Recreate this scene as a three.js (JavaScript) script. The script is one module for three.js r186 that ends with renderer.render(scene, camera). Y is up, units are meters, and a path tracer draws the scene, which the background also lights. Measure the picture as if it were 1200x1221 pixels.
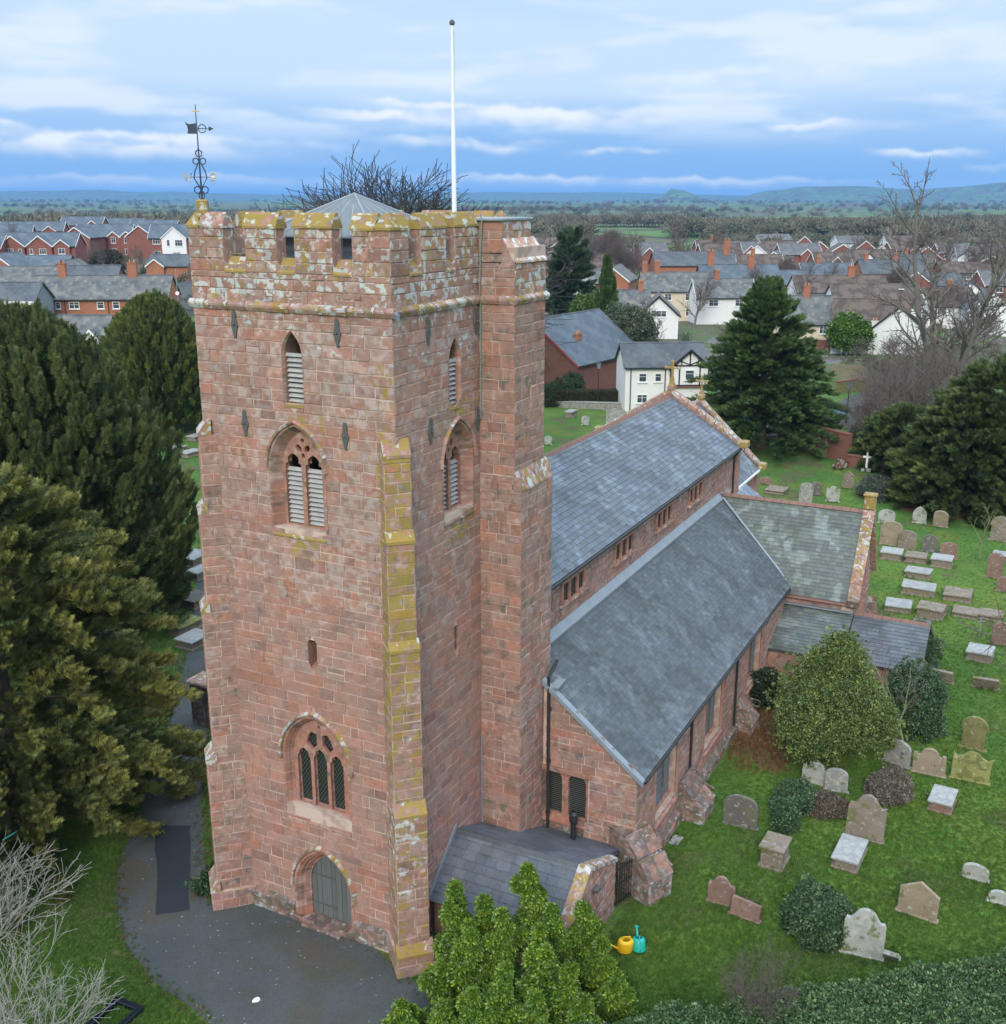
import * as THREE from 'three';
import { mergeGeometries } from 'three/addons/utils/BufferGeometryUtils.js';

// ---------------------------------------------------------------- camera, sky, sun, exposure
const scene = new THREE.Scene();
const V3 = (x, y, z) => new THREE.Vector3(x, y, z);
const EYE = V3(-26.956, 25.263, 17.421), YAW = -27.0994 * Math.PI / 180, PITCH = -16.1241 * Math.PI / 180, FPX = 1298.83;
const FW = V3(Math.cos(YAW) * Math.cos(PITCH), Math.sin(PITCH), Math.sin(YAW) * Math.cos(PITCH));
const RT = V3(-Math.sin(YAW), 0, Math.cos(YAW)), UPV = new THREE.Vector3().crossVectors(RT, FW);
const camera = new THREE.PerspectiveCamera(2 * Math.atan(610.5 / FPX) * 180 / Math.PI, 1006 / 1024, 0.3, 30000);
camera.position.copy(EYE);
camera.lookAt(EYE.clone().add(FW));
const renderer = new THREE.WebGLRenderer({ antialias: true });
renderer.toneMapping = THREE.LinearToneMapping;
renderer.toneMappingExposure = 1.58;
renderer.shadowMap.enabled = true;
renderer.shadowMap.type = THREE.PCFSoftShadowMap;

// pixel of the photograph -> point: on a level, or at a distance along the view axis
const rayOf = (px, py) => FW.clone().addScaledVector(RT, (px - 600) / FPX).addScaledVector(UPV, -(py - 610.5) / FPX);
const at = (px, py, dep) => EYE.clone().addScaledVector(rayOf(px, py), dep);
function onLevel(px, py, y = 0) { const d = rayOf(px, py); return EYE.clone().addScaledVector(d, (y - EYE.y) / d.y); }
function depthOf(p) { return p.clone().sub(EYE).dot(FW); }

function mulberry(a) { return () => { a |= 0; a = a + 0x6D2B79F5 | 0; let t = Math.imul(a ^ a >>> 15, 1 | a); t = t + Math.imul(t ^ t >>> 7, 61 | t) ^ t; return ((t ^ t >>> 14) >>> 0) / 4294967296; }; }
let rnd = mulberry(11);
const rr = (a, b) => a + (b - a) * rnd();
const clamp = (x, a = 0, b = 1) => Math.min(b, Math.max(a, x));
const sstep = (a, b, x) => { const t = clamp((x - a) / (b - a)); return t * t * (3 - 2 * t); };
const mix = (a, b, t) => a + (b - a) * t;
const mix3 = (a, b, t) => [mix(a[0], b[0], t), mix(a[1], b[1], t), mix(a[2], b[2], t)];

// value noise (tileable when period given)
function h2(x, y, s) { let h = Math.imul(x, 374761393) ^ Math.imul(y, 668265263) ^ Math.imul(s, 974711); h = Math.imul(h ^ h >>> 13, 1274126177); h ^= h >>> 16; return (h >>> 0) / 4294967296; }
function vn(x, y, s = 0, per = 0) {
  if (!per) { const xi = Math.floor(x), yi = Math.floor(y), fx = x - xi, fy = y - yi, u = fx * fx * (3 - 2 * fx), v = fy * fy * (3 - 2 * fy), a = h2(xi, yi, s), b = h2(xi + 1, yi, s), c = h2(xi, yi + 1, s), d = h2(xi + 1, yi + 1, s); return a + (b - a) * u + (c - a) * v + (a - b - c + d) * u * v; }
  const xi = Math.floor(x), yi = Math.floor(y), fx = x - xi, fy = y - yi;
  const w = (k) => per ? ((k % per) + per) % per : k;
  const x0 = w(xi), x1 = w(xi + 1), y0 = w(yi), y1 = w(yi + 1);
  const u = fx * fx * (3 - 2 * fx), v = fy * fy * (3 - 2 * fy);
  const a = h2(x0, y0, s), b = h2(x1, y0, s), c = h2(x0, y1, s), d = h2(x1, y1, s);
  return a + (b - a) * u + (c - a) * v + (a - b - c + d) * u * v;
}
function fbm(x, y, s = 0, oct = 4, per = 0) { let t = 0, a = 0.5, n = 0; for (let i = 0; i < oct; i++) { t += a * vn(x, y, s + i * 17, per); n += a; a *= 0.5; x *= 2; y *= 2; per *= 2; } return t / n; }

// the sky: a high overcast sheet, blue-grey distance below it and thin white bars of cloud
{
  const W = 4096, H = 2048, data = new Float32Array(W * H * 4), BLUE = [0.185, 0.345, 0.585], PALE = [0.40, 0.515, 0.645], WHITE = [0.59, 0.63, 0.675];
  const skyAt = (az, el, fine) => {
    if (el < -1) return [0.14, 0.155, 0.15];
    const rel = az - YAW * 180 / Math.PI, e = Math.max(el, 0);          // azimuth from the middle of the view
    const wob = fbm(az / 14 + 900, e / 2.5, 3, 4) - 0.5, ee = e + wob * 1.6;
    let c = mix3([0.29, 0.44, 0.635], BLUE, sstep(0.3, 1.3, e + wob));
    c = mix3(c, [0.245, 0.395, 0.61], sstep(2.0, 3.4, ee)); c = mix3(c, PALE, sstep(3.2, 5.6, ee)); c = mix3(c, [0.43, 0.525, 0.64], sstep(7, 22, ee));
    const q = fbm(az / 6 + 50, e / 1.1 + 7, 21, fine ? 6 : 3), q2 = fbm(az / 18 + 10, e / 3 + 3, 31, fine ? 5 : 3);
    c = mix3(c, [0.31, 0.445, 0.62], 0.6 * sstep(0.48, 0.7, q2) * sstep(2.5, 5, e) * (1 - sstep(14, 40, e)));
    c = mix3(c, [0.53, 0.595, 0.67], 0.8 * sstep(0.46, 0.7, q) * sstep(2.0, 4.2, e));
    if (e < 9) {
      const bar = (a0, a1, e0, e1, th, s, k) => {
        const x = (rel - a0) / (a1 - a0); if (x < -0.1 || x > 1.1) return;
        const env = sstep(-0.08, 0.22, x) * (1 - sstep(0.6, 1.05, x));
        const line = mix(e0, e1, x) + (fbm(rel / 3.5, s, s, 3) - 0.5) * 0.5 + (fbm(rel / 0.8, e * 0.8 + s, s, 5) - 0.5) * 0.42, d = e - line;
        const m = (d > 0 ? 1 - sstep(0, th * 0.22, d) : 1 - sstep(0, th, -d)) * env * (0.3 + 0.7 * sstep(0.32, 0.62, fbm(rel / 1.8, e * 2.0, s + 40, 5)));
        c = mix3(c, WHITE, clamp(m * k));
      };
      bar(-42, -5.5, 4.0, 2.3, 1.25, 5, 1.25); bar(-36, -9, 3.0, 1.9, 0.7, 6, 0.6); bar(-10, 11.5, 3.9, 4.3, 1.1, 7, 1.05); bar(-8, 3, 4.6, 4.3, 0.9, 16, 0.9); bar(-6, 4, 2.9, 2.5, 0.6, 8, 0.85); bar(3, 9, 2.3, 2.2, 0.3, 18, 0.8);
      bar(12.8, 17.4, 3.3, 3.55, 0.4, 9, 0.9); bar(17.6, 23.5, 2.05, 2.1, 0.45, 10, 0.9); bar(22, 27, 1.4, 1.4, 0.4, 11, 0.8); bar(-5, 20, 1.25, 0.55, 0.5, 12, 0.85); bar(-32, -4, 0.9, 0.9, 0.5, 13, 0.5); bar(5, 20, 5.4, 6.2, 1.3, 14, 0.6);
      for (let k = 0; k < 10; k++) { const a0 = 40 + k * 29, a = a0 - 360 * (a0 > 180), y = 2.2 + 2 * h2(k, 5, 1); bar(a, a + 22, y, y, 1.2, 50 + k, 0.8); }
    }
    const zen = sstep(9, 70, el); return c.map((v) => v * (1 + zen * 1.45));
  };
  const put = (i, j, c) => { const o = (j * W + i) * 4; data[o] = c[0]; data[o + 1] = c[1]; data[o + 2] = c[2]; data[o + 3] = 1; };
  const ang = (i, j) => [((i + 0.5) / W - 0.5) * 360, ((j + 0.5) / H - 0.5) * 180];
  for (let j = 0; j < H; j += 8) for (let i = 0; i < W; i += 8) { // fine where the sky has detail near the view, coarser elsewhere
    const [a, e] = ang(i + 4, j + 4), r = a - YAW * 180 / Math.PI; if (e > -2 && e < 13 && Math.abs(r) < 34) { for (let y = 0; y < 8; y++) for (let x = 0; x < 8; x++) { const [aa, ed] = ang(i + x, j + y); put(i + x, j + y, skyAt(aa, ed, true)); } } else { const c = skyAt(a, e, false); for (let y = 0; y < 8; y++) for (let x = 0; x < 8; x++) put(i + x, j + y, c); }
  }
  const sky = new THREE.DataTexture(data, W, H, THREE.RGBAFormat, THREE.FloatType);
  sky.mapping = THREE.EquirectangularReflectionMapping; sky.magFilter = sky.minFilter = THREE.LinearFilter; sky.needsUpdate = true;
  scene.background = sky; scene.environment = sky;
  scene.backgroundIntensity = 1; scene.environmentIntensity = 1;
}
const sun = new THREE.DirectionalLight(new THREE.Color(1, 0.90, 0.74), 1.5);   // behind the cloud, in the south-west
sun.position.set(-85, 60, 26); sun.target.position.set(10, 0, 0);
sun.castShadow = true; sun.shadow.radius = 45; sun.shadow.mapSize.set(2048, 2048);
Object.assign(sun.shadow.camera, { left: -120, right: 120, top: 120, bottom: -120, near: 1, far: 400 });
scene.add(sun, sun.target);
scene.fog = new THREE.FogExp2(new THREE.Color(0.20, 0.50, 1.0), 0.000085);

// ---------------------------------------------------------------- naming, building helpers
const used = new Map();
function numbered(name) { const n = used.get(name) || 0; used.set(name, n + 1); return n ? name + '_' + String(n).padStart(3, '0') : name; }
function tag(o, label, category, group) { o.userData.label = label; o.userData.category = category; if (group) o.userData.group = group; return o; }
function thing(name, label, category, pos, turn = 0, group) { const g = new THREE.Group(); g.name = numbered(name); if (pos) g.position.copy(pos); g.rotation.y = turn; scene.add(g); return tag(g, label, category, group); }
function finish(o) { o.castShadow = o.receiveShadow = true; return o; }
function mesh(name, geo, mat, parent) { const m = finish(new THREE.Mesh(geo, mat)); m.name = parent === scene || !parent ? numbered(name) : name; (parent || scene).add(m); return m; }
function struct(name, geo, mat) { const m = mesh(name, geo, mat, scene); m.userData.kind = 'structure'; return m; }
function stuff(o) { o.userData.kind = 'stuff'; return o; }

// collects faces; uv in metres
class MB {
  constructor() { this.p = []; this.uv = []; this.c = []; this.hasC = false; }
  tri(a, b, c, ua, ub, uc, col) { this.p.push(a.x, a.y, a.z, b.x, b.y, b.z, c.x, c.y, c.z); this.uv.push(...ua, ...ub, ...uc); if (col) this.hasC = true; const k = col || [1, 1, 1]; this.c.push(...k, ...k, ...k); return this; }
  quad(a, b, c, d, col, uvs) {
    if (!uvs) { const w = a.distanceTo(b), h = a.distanceTo(d), u0 = (a.x + a.z) * 0.71, v0 = a.y; uvs = [[u0, v0], [u0 + w, v0], [u0 + w, v0 + h], [u0, v0 + h]]; }
    this.tri(a, b, c, uvs[0], uvs[1], uvs[2], col); return this.tri(a, c, d, uvs[0], uvs[2], uvs[3], col);
  }
  // box with chamfered edges, from centre, half axes
  box(c, sx, sy, sz, rotY = 0, col, ch = 0) {
    const hx = sx / 2, hy = sy / 2, hz = sz / 2, cs = Math.cos(rotY), sn = Math.sin(rotY);
    const P = (x, y, z) => V3(c.x + x * cs + z * sn, c.y + y, c.z - x * sn + z * cs);
    if (!ch) {
      const v = [P(-hx, -hy, -hz), P(hx, -hy, -hz), P(hx, hy, -hz), P(-hx, hy, -hz), P(-hx, -hy, hz), P(hx, -hy, hz), P(hx, hy, hz), P(-hx, hy, hz)];
      for (const [a, b, d, e] of [[4, 5, 6, 7], [1, 0, 3, 2], [5, 1, 2, 6], [0, 4, 7, 3], [7, 6, 2, 3], [0, 1, 5, 4]]) this.quad(v[a], v[b], v[d], v[e], col);
      return this;
    }
    const q = (f) => this.quad(f[0], f[1], f[2], f[3], col);
    const x = hx, y = hy, z = hz, k = ch;
    q([P(-x + k, -y + k, z), P(x - k, -y + k, z), P(x - k, y - k, z), P(-x + k, y - k, z)]); q([P(x - k, -y + k, -z), P(-x + k, -y + k, -z), P(-x + k, y - k, -z), P(x - k, y - k, -z)]);
    q([P(x, -y + k, z - k), P(x, -y + k, -z + k), P(x, y - k, -z + k), P(x, y - k, z - k)]); q([P(-x, -y + k, -z + k), P(-x, -y + k, z - k), P(-x, y - k, z - k), P(-x, y - k, -z + k)]);
    q([P(-x + k, y, z - k), P(x - k, y, z - k), P(x - k, y, -z + k), P(-x + k, y, -z + k)]); q([P(-x + k, -y, -z + k), P(x - k, -y, -z + k), P(x - k, -y, z - k), P(-x + k, -y, z - k)]);
    for (const s of [-1, 1]) for (const t of [-1, 1]) {
      q([P(-x + k, t * (y - k), s * z), P(x - k, t * (y - k), s * z), P(x - k, t * y, s * (z - k)), P(-x + k, t * y, s * (z - k))]);
      q([P(t * (x - k), -y + k, s * z), P(t * x, -y + k, s * (z - k)), P(t * x, y - k, s * (z - k)), P(t * (x - k), y - k, s * z)]);
      q([P(s * x, t * (y - k), -z + k), P(s * x, t * (y - k), z - k), P(s * (x - k), t * y, z - k), P(s * (x - k), t * y, -z + k)]);
      for (const w of [-1, 1]) this.tri(P(s * x, t * (y - k), w * (z - k)), P(s * (x - k), t * y, w * (z - k)), P(s * (x - k), t * (y - k), w * z), [0, 0], [k, 0], [0, k], col);
    }
    return this;
  }
  // closed prism from a ring of points extruded by vector
  prism(ring, ext, col) {
    const n = ring.length, top = ring.map((p) => p.clone().add(ext));
    const tris = THREE.ShapeUtils.triangulateShape(flat2(ring), []);
    for (const [a, b, c] of tris) {
      const U = (p) => planar(p, ring);
      this.tri(ring[a], ring[b], ring[c], U(ring[a]), U(ring[b]), U(ring[c]), col); this.tri(top[c], top[b], top[a], U(ring[c]), U(ring[b]), U(ring[a]), col);
    }
    for (let i = 0; i < n; i++) { const j = (i + 1) % n; this.quad(ring[i], ring[j], top[j], top[i], col); }
    return this;
  }
  // tube along points with radii
  tube(pts, rad, sides = 5, col) {
    let prev = null; const up0 = V3(0.31, 0.9, 0.27).normalize();
    for (let i = 0; i < pts.length; i++) {
      const t = (pts[Math.min(i + 1, pts.length - 1)].clone().sub(pts[Math.max(i - 1, 0)])).normalize();
      const a = new THREE.Vector3().crossVectors(t, Math.abs(t.dot(up0)) > 0.95 ? V3(1, 0, 0) : up0).normalize(), b = new THREE.Vector3().crossVectors(t, a);
      const ring = []; for (let k = 0; k < sides; k++) { const g = k / sides * Math.PI * 2; ring.push(pts[i].clone().addScaledVector(a, Math.cos(g) * rad[i]).addScaledVector(b, Math.sin(g) * rad[i])); }
      if (prev) for (let k = 0; k < sides; k++) { const k2 = (k + 1) % sides; this.quad(prev[k], prev[k2], ring[k2], ring[k], col); }
      prev = ring;
    }
    return this;
  }
  geo() {
    const g = new THREE.BufferGeometry(); g.setAttribute('position', new THREE.Float32BufferAttribute(this.p, 3)); g.setAttribute('uv', new THREE.Float32BufferAttribute(this.uv, 2));
    if (this.hasC) g.setAttribute('color', new THREE.Float32BufferAttribute(this.c, 3)); g.computeVertexNormals(); return g;
  }
  build(name, mat, parent) { return mesh(name, this.geo(), mat, parent); }
}
function planeAxes(ring) { // newell normal
  const n = V3(0, 0, 0); for (let i = 0; i < ring.length; i++) { const a = ring[i], b = ring[(i + 1) % ring.length]; n.x += (a.y - b.y) * (a.z + b.z); n.y += (a.z - b.z) * (a.x + b.x); n.z += (a.x - b.x) * (a.y + b.y); }
  n.normalize(); const u = Math.abs(n.y) > 0.9 ? V3(1, 0, 0) : new THREE.Vector3().crossVectors(V3(0, 1, 0), n).normalize(); return [u, new THREE.Vector3().crossVectors(n, u)];
}
function flat2(ring) { const [u, v] = planeAxes(ring); return ring.map((p) => new THREE.Vector2(p.dot(u), p.dot(v))); }
function planar(p, ring) { const [u, v] = planeAxes(ring); return [p.dot(u), p.dot(v)]; }

// ---------------------------------------------------------------- textures and materials
function tex(w, h, fn, srgb = true, sizeU = 1, sizeV = sizeU) {
  const d = new Uint8Array(w * h * 4);
  for (let j = 0; j < h; j++) for (let i = 0; i < w; i++) { const c = fn(i / w, j / h, i, j), o = (j * w + i) * 4; const g = srgb ? (x) => 255 * clamp(x <= 0.0031308 ? 12.92 * x : 1.055 * Math.pow(Math.max(x, 0), 1 / 2.4) - 0.055) : (x) => 255 * clamp(x); if (typeof c === 'number') d[o] = d[o + 1] = d[o + 2] = g(c); else { d[o] = g(c[0]); d[o + 1] = g(c[1]); d[o + 2] = g(c[2]); } d[o + 3] = 255; }
  const t = new THREE.DataTexture(d, w, h); t.wrapS = t.wrapT = THREE.RepeatWrapping; t.magFilter = THREE.LinearFilter; t.minFilter = THREE.LinearMipmapLinearFilter; t.generateMipmaps = true; if (srgb) t.colorSpace = THREE.SRGBColorSpace; t.repeat.set(1 / sizeU, 1 / sizeV); t.needsUpdate = true; return t;
}
const grainBump = tex(256, 256, (u, v) => 0.6 * fbm(u * 8, v * 8, 71, 4, 8) + 0.4 * vn(u * 64, v * 64, 3, 64), false, 1.2);
const mottle = (s, lo, hi, k = 6) => tex(256, 256, (u, v) => mix(lo, hi, clamp(0.65 * fbm(u * k, v * k, s, 5, k) + 0.35 * vn(u * 96, v * 96, s + 5, 96))), true, 2.2);
const M = {};
function mat(key, color, o = {}) { const m = new THREE.MeshStandardMaterial({ color: new THREE.Color(...color), roughness: 0.9, metalness: 0, side: THREE.DoubleSide, ...o }); m.name = key; M[key] = m; return m; }
// ---------------------------------------------------------------- church materials
const SAND = [0.37, 0.197, 0.154], MAUVE = [0.325, 0.212, 0.182], RUST = [0.38, 0.178, 0.118], BUFF = [0.42, 0.285, 0.20];
// sandstone with crusts of lichen; field(u, v) gives how common each crust is at a place, the noise gives each its own outline
function stoneMap(wm, hm, ppm, seed, field) {
  return tex(Math.round(wm * ppm), Math.round(hm * ppm), (a, b) => {
    const u = a * wm, v = b * hm;
    const n1 = fbm(u * 1.6, v * 1.9, seed, 5), n2 = fbm(u * 6, v * 8, seed + 3, 4), fine = vn(u * 42, v * 42, seed + 9);
    let c = mix3(SAND, MAUVE, sstep(0.22, 0.78, n1)); c = mix3(c, RUST, 0.4 * sstep(0.48, 0.78, fbm(u * 2.7, v * 2.7, seed + 31, 4)));
    const k = 0.76 + 0.38 * n2 + 0.22 * (fine - 0.5); c = c.map((x) => x * k);
    c = mix3(c, [0.17, 0.12, 0.105], 0.4 * sstep(0.58, 0.8, fbm(u * 3.6, v * 2.2, seed + 51, 4)));
    const f = field(u, v); if (f.soot) c = mix3(c, mix3([0.17, 0.15, 0.135], [0.10, 0.088, 0.08], fine), 0.8 * sstep(0.66 - 0.3 * f.soot, 0.86 - 0.3 * f.soot, fbm(u * 3.3 + 17, v * 3.6, seed + 45, 5)));
    const big = 0.16 * (vn(u * 0.8, v * 0.8, seed + 61) - 0.5);
    if (f.crust > 0.03) c = mix3(c, [0.50, 0.44, 0.43], 0.42 * sstep(0.60 - 0.28 * f.crust, 0.86 - 0.28 * f.crust, fbm(u * 5.5, v * 6, seed + 91, 4) + big));
    if (f.green > 0.03) c = mix3(c, [0.15, 0.14, 0.075], 0.6 * sstep(0.68 - 0.3 * f.green, 0.86 - 0.3 * f.green, fbm(u * 4.5 + 40, v * 4.5, seed + 15, 4) + big));
    if (f.yellow > 0.03) c = mix3(c, mix3([0.36, 0.25, 0.035], [0.24, 0.18, 0.05], fine), 0.85 * sstep(0.70 - 0.42 * f.yellow, 0.80 - 0.42 * f.yellow, fbm(u * 5 + 9, v * 5, seed + 25, 5) + big));
    if (f.white > 0.03) c = mix3(c, mix3([0.56, 0.575, 0.58], [0.40, 0.41, 0.41], fine), 0.9 * sstep(0.70 - 0.34 * f.white, 0.75 - 0.34 * f.white, fbm(u * 5.4, v * 6, seed + 71, 5) + big));
    return c;
  }, true, wm, hm);
}
const near = (u, v, a, b, r, s = r) => Math.exp(-(((u - a) / r) ** 2 + ((v - b) / s) ** 2));
const mapW = stoneMap(8, 24, 44, 5, (u, v) => ({ crust: 0.42 * sstep(9, 15, v) + 0.25 * sstep(18, 21, v) + 0.45 * near(u, v, 5.8, 14.5, 1.6, 2.2), white: 0.22 * sstep(19.5, 21.8, v) * (0.4 + 0.6 * near(u, v, 5.5, 20, 2)) - 0.05, yellow: 0.95 * near(u, v, 7.3, 17, 0.35, 2.5) + 0.7 * near(u, v, 3.9, 14.4, 0.6, 0.3) + 0.5 * near(u, v, 4.3, 18.7, 0.7, 0.5), green: 0.7 * near(u, v, 6.3, 0.5, 1, 0.7) + 0.5 * near(u, v, 2.5, 0.4, 1, 0.5) }));
const mapS = stoneMap(8, 24, 36, 7, (u, v) => ({ crust: 0.3 * sstep(9, 15, v), white: 0.12 * sstep(19.5, 21.8, v), yellow: 0.55 * near(u, v, 4, 14.7, 1.1, 0.8) + 0.45 * near(u, v, 4.3, 18.5, 0.8, 0.4), green: 0.75 * near(u, v, 4, 14.3, 1.2, 0.9) }));
const mapP = stoneMap(8, 4, 60, 9, (u, v) => ({ crust: 0.25, white: 0.33 + 0.22 * near(u, v, 3, 0.9, 3, 0.8), yellow: 0.16, green: 0.25 }));
const mapQ = stoneMap(8, 8, 44, 12, () => ({ crust: 0.16, green: 0.12, soot: 0.25 }));
const mapB = stoneMap(8, 20, 34, 14, (u, v) => ({ crust: 0.25, yellow: 0.66 * sstep(6, 13, v) + 0.3 * (1 - sstep(6, 13, v)), white: 0.03 + 0.4 * near(0, v, 0, 5.5, 1, 0.5), green: 0.4 }));
const mapY = stoneMap(4, 4, 56, 17, () => ({ yellow: 0.88, white: 0.17, green: 0.45 }));
const mapC = stoneMap(4, 4, 56, 19, () => ({ white: 0.34, yellow: 0.3, green: 0.5, crust: 0.5 }));
const mapG = stoneMap(8, 8, 36, 23, () => ({ green: 0.5, crust: 0.42, soot: 0.85, white: 0.05 }));
const stoneMat = (key, map) => mat(key, [1, 1, 1], { map, vertexColors: true, bumpMap: grainBump, bumpScale: 0.012, roughness: 0.94 });
stoneMat('stoneW', mapW); stoneMat('stoneS', mapS); stoneMat('stoneP', mapP); stoneMat('stoneQ', mapQ); stoneMat('stoneB', mapB); stoneMat('stoneY', mapY); stoneMat('stoneC', mapC); stoneMat('stoneG', mapG); M.stoneG.color.setRGB(0.80, 0.83, 0.84);
const mortarTex = tex(256, 256, (u, v) => { const n = fbm(u * 8, v * 8, 44, 5, 8); return mix3([0.53, 0.41, 0.35], [0.38, 0.265, 0.215], sstep(0.4, 0.7, n)); }, true, 3);
mat('mortar', [1, 1, 1], { map: mortarTex, bumpMap: grainBump, bumpScale: 0.01 });
const slateTex = (s, pale) => tex(384, 384, (u, v) => { const n = fbm(u * 5, v * 5, s, 5, 5), n2 = fbm(u * 16, v * 10, s + 4, 4, 2), f = vn(u * 220, v * 220, s + 7, 220); let k = 0.86 + 0.3 * (f - 0.5); let c = [k, k, k]; c = mix3(c, [0.55, 0.53, 0.5], 0.6 * sstep(0.5, 0.62, n)); c = mix3(c, [1.7, 1.75, 1.72], pale * sstep(0.58, 0.7, fbm(u * 9, v * 9, s + 12, 5, 9))); c = mix3(c, [0.95, 1.1, 0.75], 0.4 * sstep(0.55, 0.7, n2)); return c.map((x) => x * 0.55); }, true, 7);
const slateBump = tex(128, 128, (u, v) => fbm(u * 6, v * 6, 81, 4, 6), false, 0.8);
const slateMat = (key, pale, s) => mat(key, [1, 1, 1], { map: slateTex(s, pale), vertexColors: true, bumpMap: slateBump, bumpScale: 0.012, roughness: 0.62 });
slateMat('slateNave', 0.45, 3); slateMat('slateAisle', 0.3, 5); slateMat('slatePale', 0.75, 8); slateMat('slateNew', 0.15, 9);
mat('lead', [0.33, 0.38, 0.43], { roughness: 0.55, metalness: 0.25, map: mottle(9, 0.65, 1.0) });
mat('leadDark', [0.22, 0.25, 0.28], { roughness: 0.6, metalness: 0.2, map: mottle(19, 0.6, 1.0) });
mat('iron', [0.125, 0.135, 0.13], { roughness: 0.75, metalness: 0.3, map: mottle(29, 0.7, 1.0) });
mat('blackIron', [0.022, 0.024, 0.026], { roughness: 0.5 });
mat('louvre', [0.50, 0.50, 0.50], { roughness: 0.85, map: mottle(39, 0.62, 1.0, 9) });
mat('glassDark', [0.018, 0.024, 0.02], { roughness: 0.16 });
mat('glassGrey', [0.20, 0.25, 0.29], { roughness: 0.25 });
mat('came', [0.11, 0.115, 0.11], { roughness: 0.7 });
mat('oak', [0.135, 0.15, 0.145], { roughness: 0.85, map: tex(128, 256, (u, v) => 0.62 + 0.45 * fbm(u * 16, v * 2, 61, 4), true, 0.6, 2.4), vertexColors: true });
mat('whitePaint', [0.78, 0.79, 0.80], { roughness: 0.5 });
mat('ridgeTile', [0.26, 0.145, 0.115], { roughness: 0.85, map: mottle(49, 0.6, 1.05) });

// ---------------------------------------------------------------- masonry
const faceOf = (o, U, N) => ({ o, U, N, P: (u, v, n = 0) => o.clone().addScaledVector(U, u).addScaledVector(N, n).add(V3(0, v, 0)) });
function stoneTone() { const k = rr(0.86, 1.11), t = rnd(); const h = t < 0.14 ? [1.05, 0.92, 0.86] : t < 0.30 ? [0.95, 1.0, 1.02] : t < 0.38 ? [1.0, 1.05, 1.0] : t < 0.43 ? [0.84, 0.81, 0.81] : [1, 1, 1]; return h.map((x) => x * k); }
// one stone: four corners on the face (bottom left, bottom right, top right, top left), proud by d
function stoneInto(mb, f, q, d, ch, col, uo = 0, vo = 0) {
  const cu = (q[0][0] + q[1][0] + q[2][0] + q[3][0]) / 4, cv = (q[0][1] + q[1][1] + q[2][1] + q[3][1]) / 4;
  const ins = q.map(([u, v]) => [u + Math.sign(cu - u) * Math.min(ch, Math.abs(cu - u) * 0.6), v + Math.sign(cv - v) * Math.min(ch, Math.abs(cv - v) * 0.6)]);
  const A = q.map(([u, v]) => f.P(u, v, -0.02)), B = q.map(([u, v]) => f.P(u, v, d - ch)), C = ins.map(([u, v]) => f.P(u, v, d + rr(-0.006, 0.006)));
  const uvq = q.map(([u, v]) => [u + uo, v + vo]), uvi = ins.map(([u, v]) => [u + uo, v + vo]);
  mb.quad(C[0], C[1], C[2], C[3], col, uvi);
  for (let i = 0; i < 4; i++) { const j = (i + 1) % 4; mb.quad(B[i], B[j], C[j], C[i], col, [uvq[i], uvq[j], uvi[j], uvi[i]]); mb.quad(A[i], A[j], B[j], B[i], col, [uvq[i], uvq[j], uvq[j], uvq[i]]); }
}
// fill a region of a face with coursed stones. ops: openings with half(v) -> half width at height v (or null), cu
function courses(f, R, ops, o) {
  const list = []; let v = R.v0;
  while (v < R.v1 - 0.05) {
    let h = rr(o.h0, o.h1); if (v + h > R.v1 - o.h0 * 0.6) h = R.v1 - v; const v1 = v + h, va = v + o.j / 2, vb = v1 - o.j / 2;
    let segs = [[R.u0, R.u1, R.u0, R.u1]];
    for (const op of ops) {
      const w0 = op.half(va), w1 = op.half(vb); if (w0 <= 0 && w1 <= 0) continue;
      const next = [];
      for (const [a, b, at1, bt] of segs) { if (op.cu + Math.max(w0, w1) < a || op.cu - Math.max(w0, w1) > b) { next.push([a, b, at1, bt]); continue; } if (op.cu - w0 > a + 0.04) next.push([a, op.cu - w0, at1, op.cu - w1]); if (op.cu + w0 < b - 0.04) next.push([op.cu + w0, b, op.cu + w1, bt]); }
      segs = next;
    }
    for (const [a, b, a1, b1] of segs) {
      const len = b - a, n = Math.max(1, Math.round(len / rr(o.w0, o.w1))); let cut = [0]; for (let i = 1; i < n; i++) cut.push((i + rr(-0.3, 0.3)) / n); cut.push(1);
      for (let i = 0; i < n; i++) {
        const lo = mix(a, b, cut[i]) + o.j / 2, hi = mix(a, b, cut[i + 1]) - o.j / 2, lo1 = i === 0 ? a1 + o.j / 2 : lo, hi1 = i === n - 1 ? b1 - o.j / 2 : hi;
        // now and then a course splits in two thin ones
        const split = h > o.h1 * 0.86 && rnd() < 0.16 && i > 0 && i < n - 1; const rows = split ? [[va, (va + vb) / 2 - o.j / 2], [(va + vb) / 2 + o.j / 2, vb]] : [[va, vb]];
        for (const [p, q] of rows) {
          let tl = q, tr = q; if (o.top) { tl = Math.min(q, o.top(lo1)); tr = Math.min(q, o.top(hi1)); if (tl < p + 0.03 && tr < p + 0.03) continue; tl = Math.max(tl, p + 0.01); tr = Math.max(tr, p + 0.01); }
          const g = o.wob || 0.006, J = () => rr(-g, g);
          list.push({ q: [[lo + J(), p + J()], [hi + J(), p + J()], [hi1 + J(), tr + J()], [lo1 + J(), tl + J()]], area: (hi - lo) * (q - p), d: rr(0.012, 0.034) * (o.rough || 1), col: stoneTone() });
        }
      }
    }
    v = v1;
  }
  return list;
}
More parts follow.
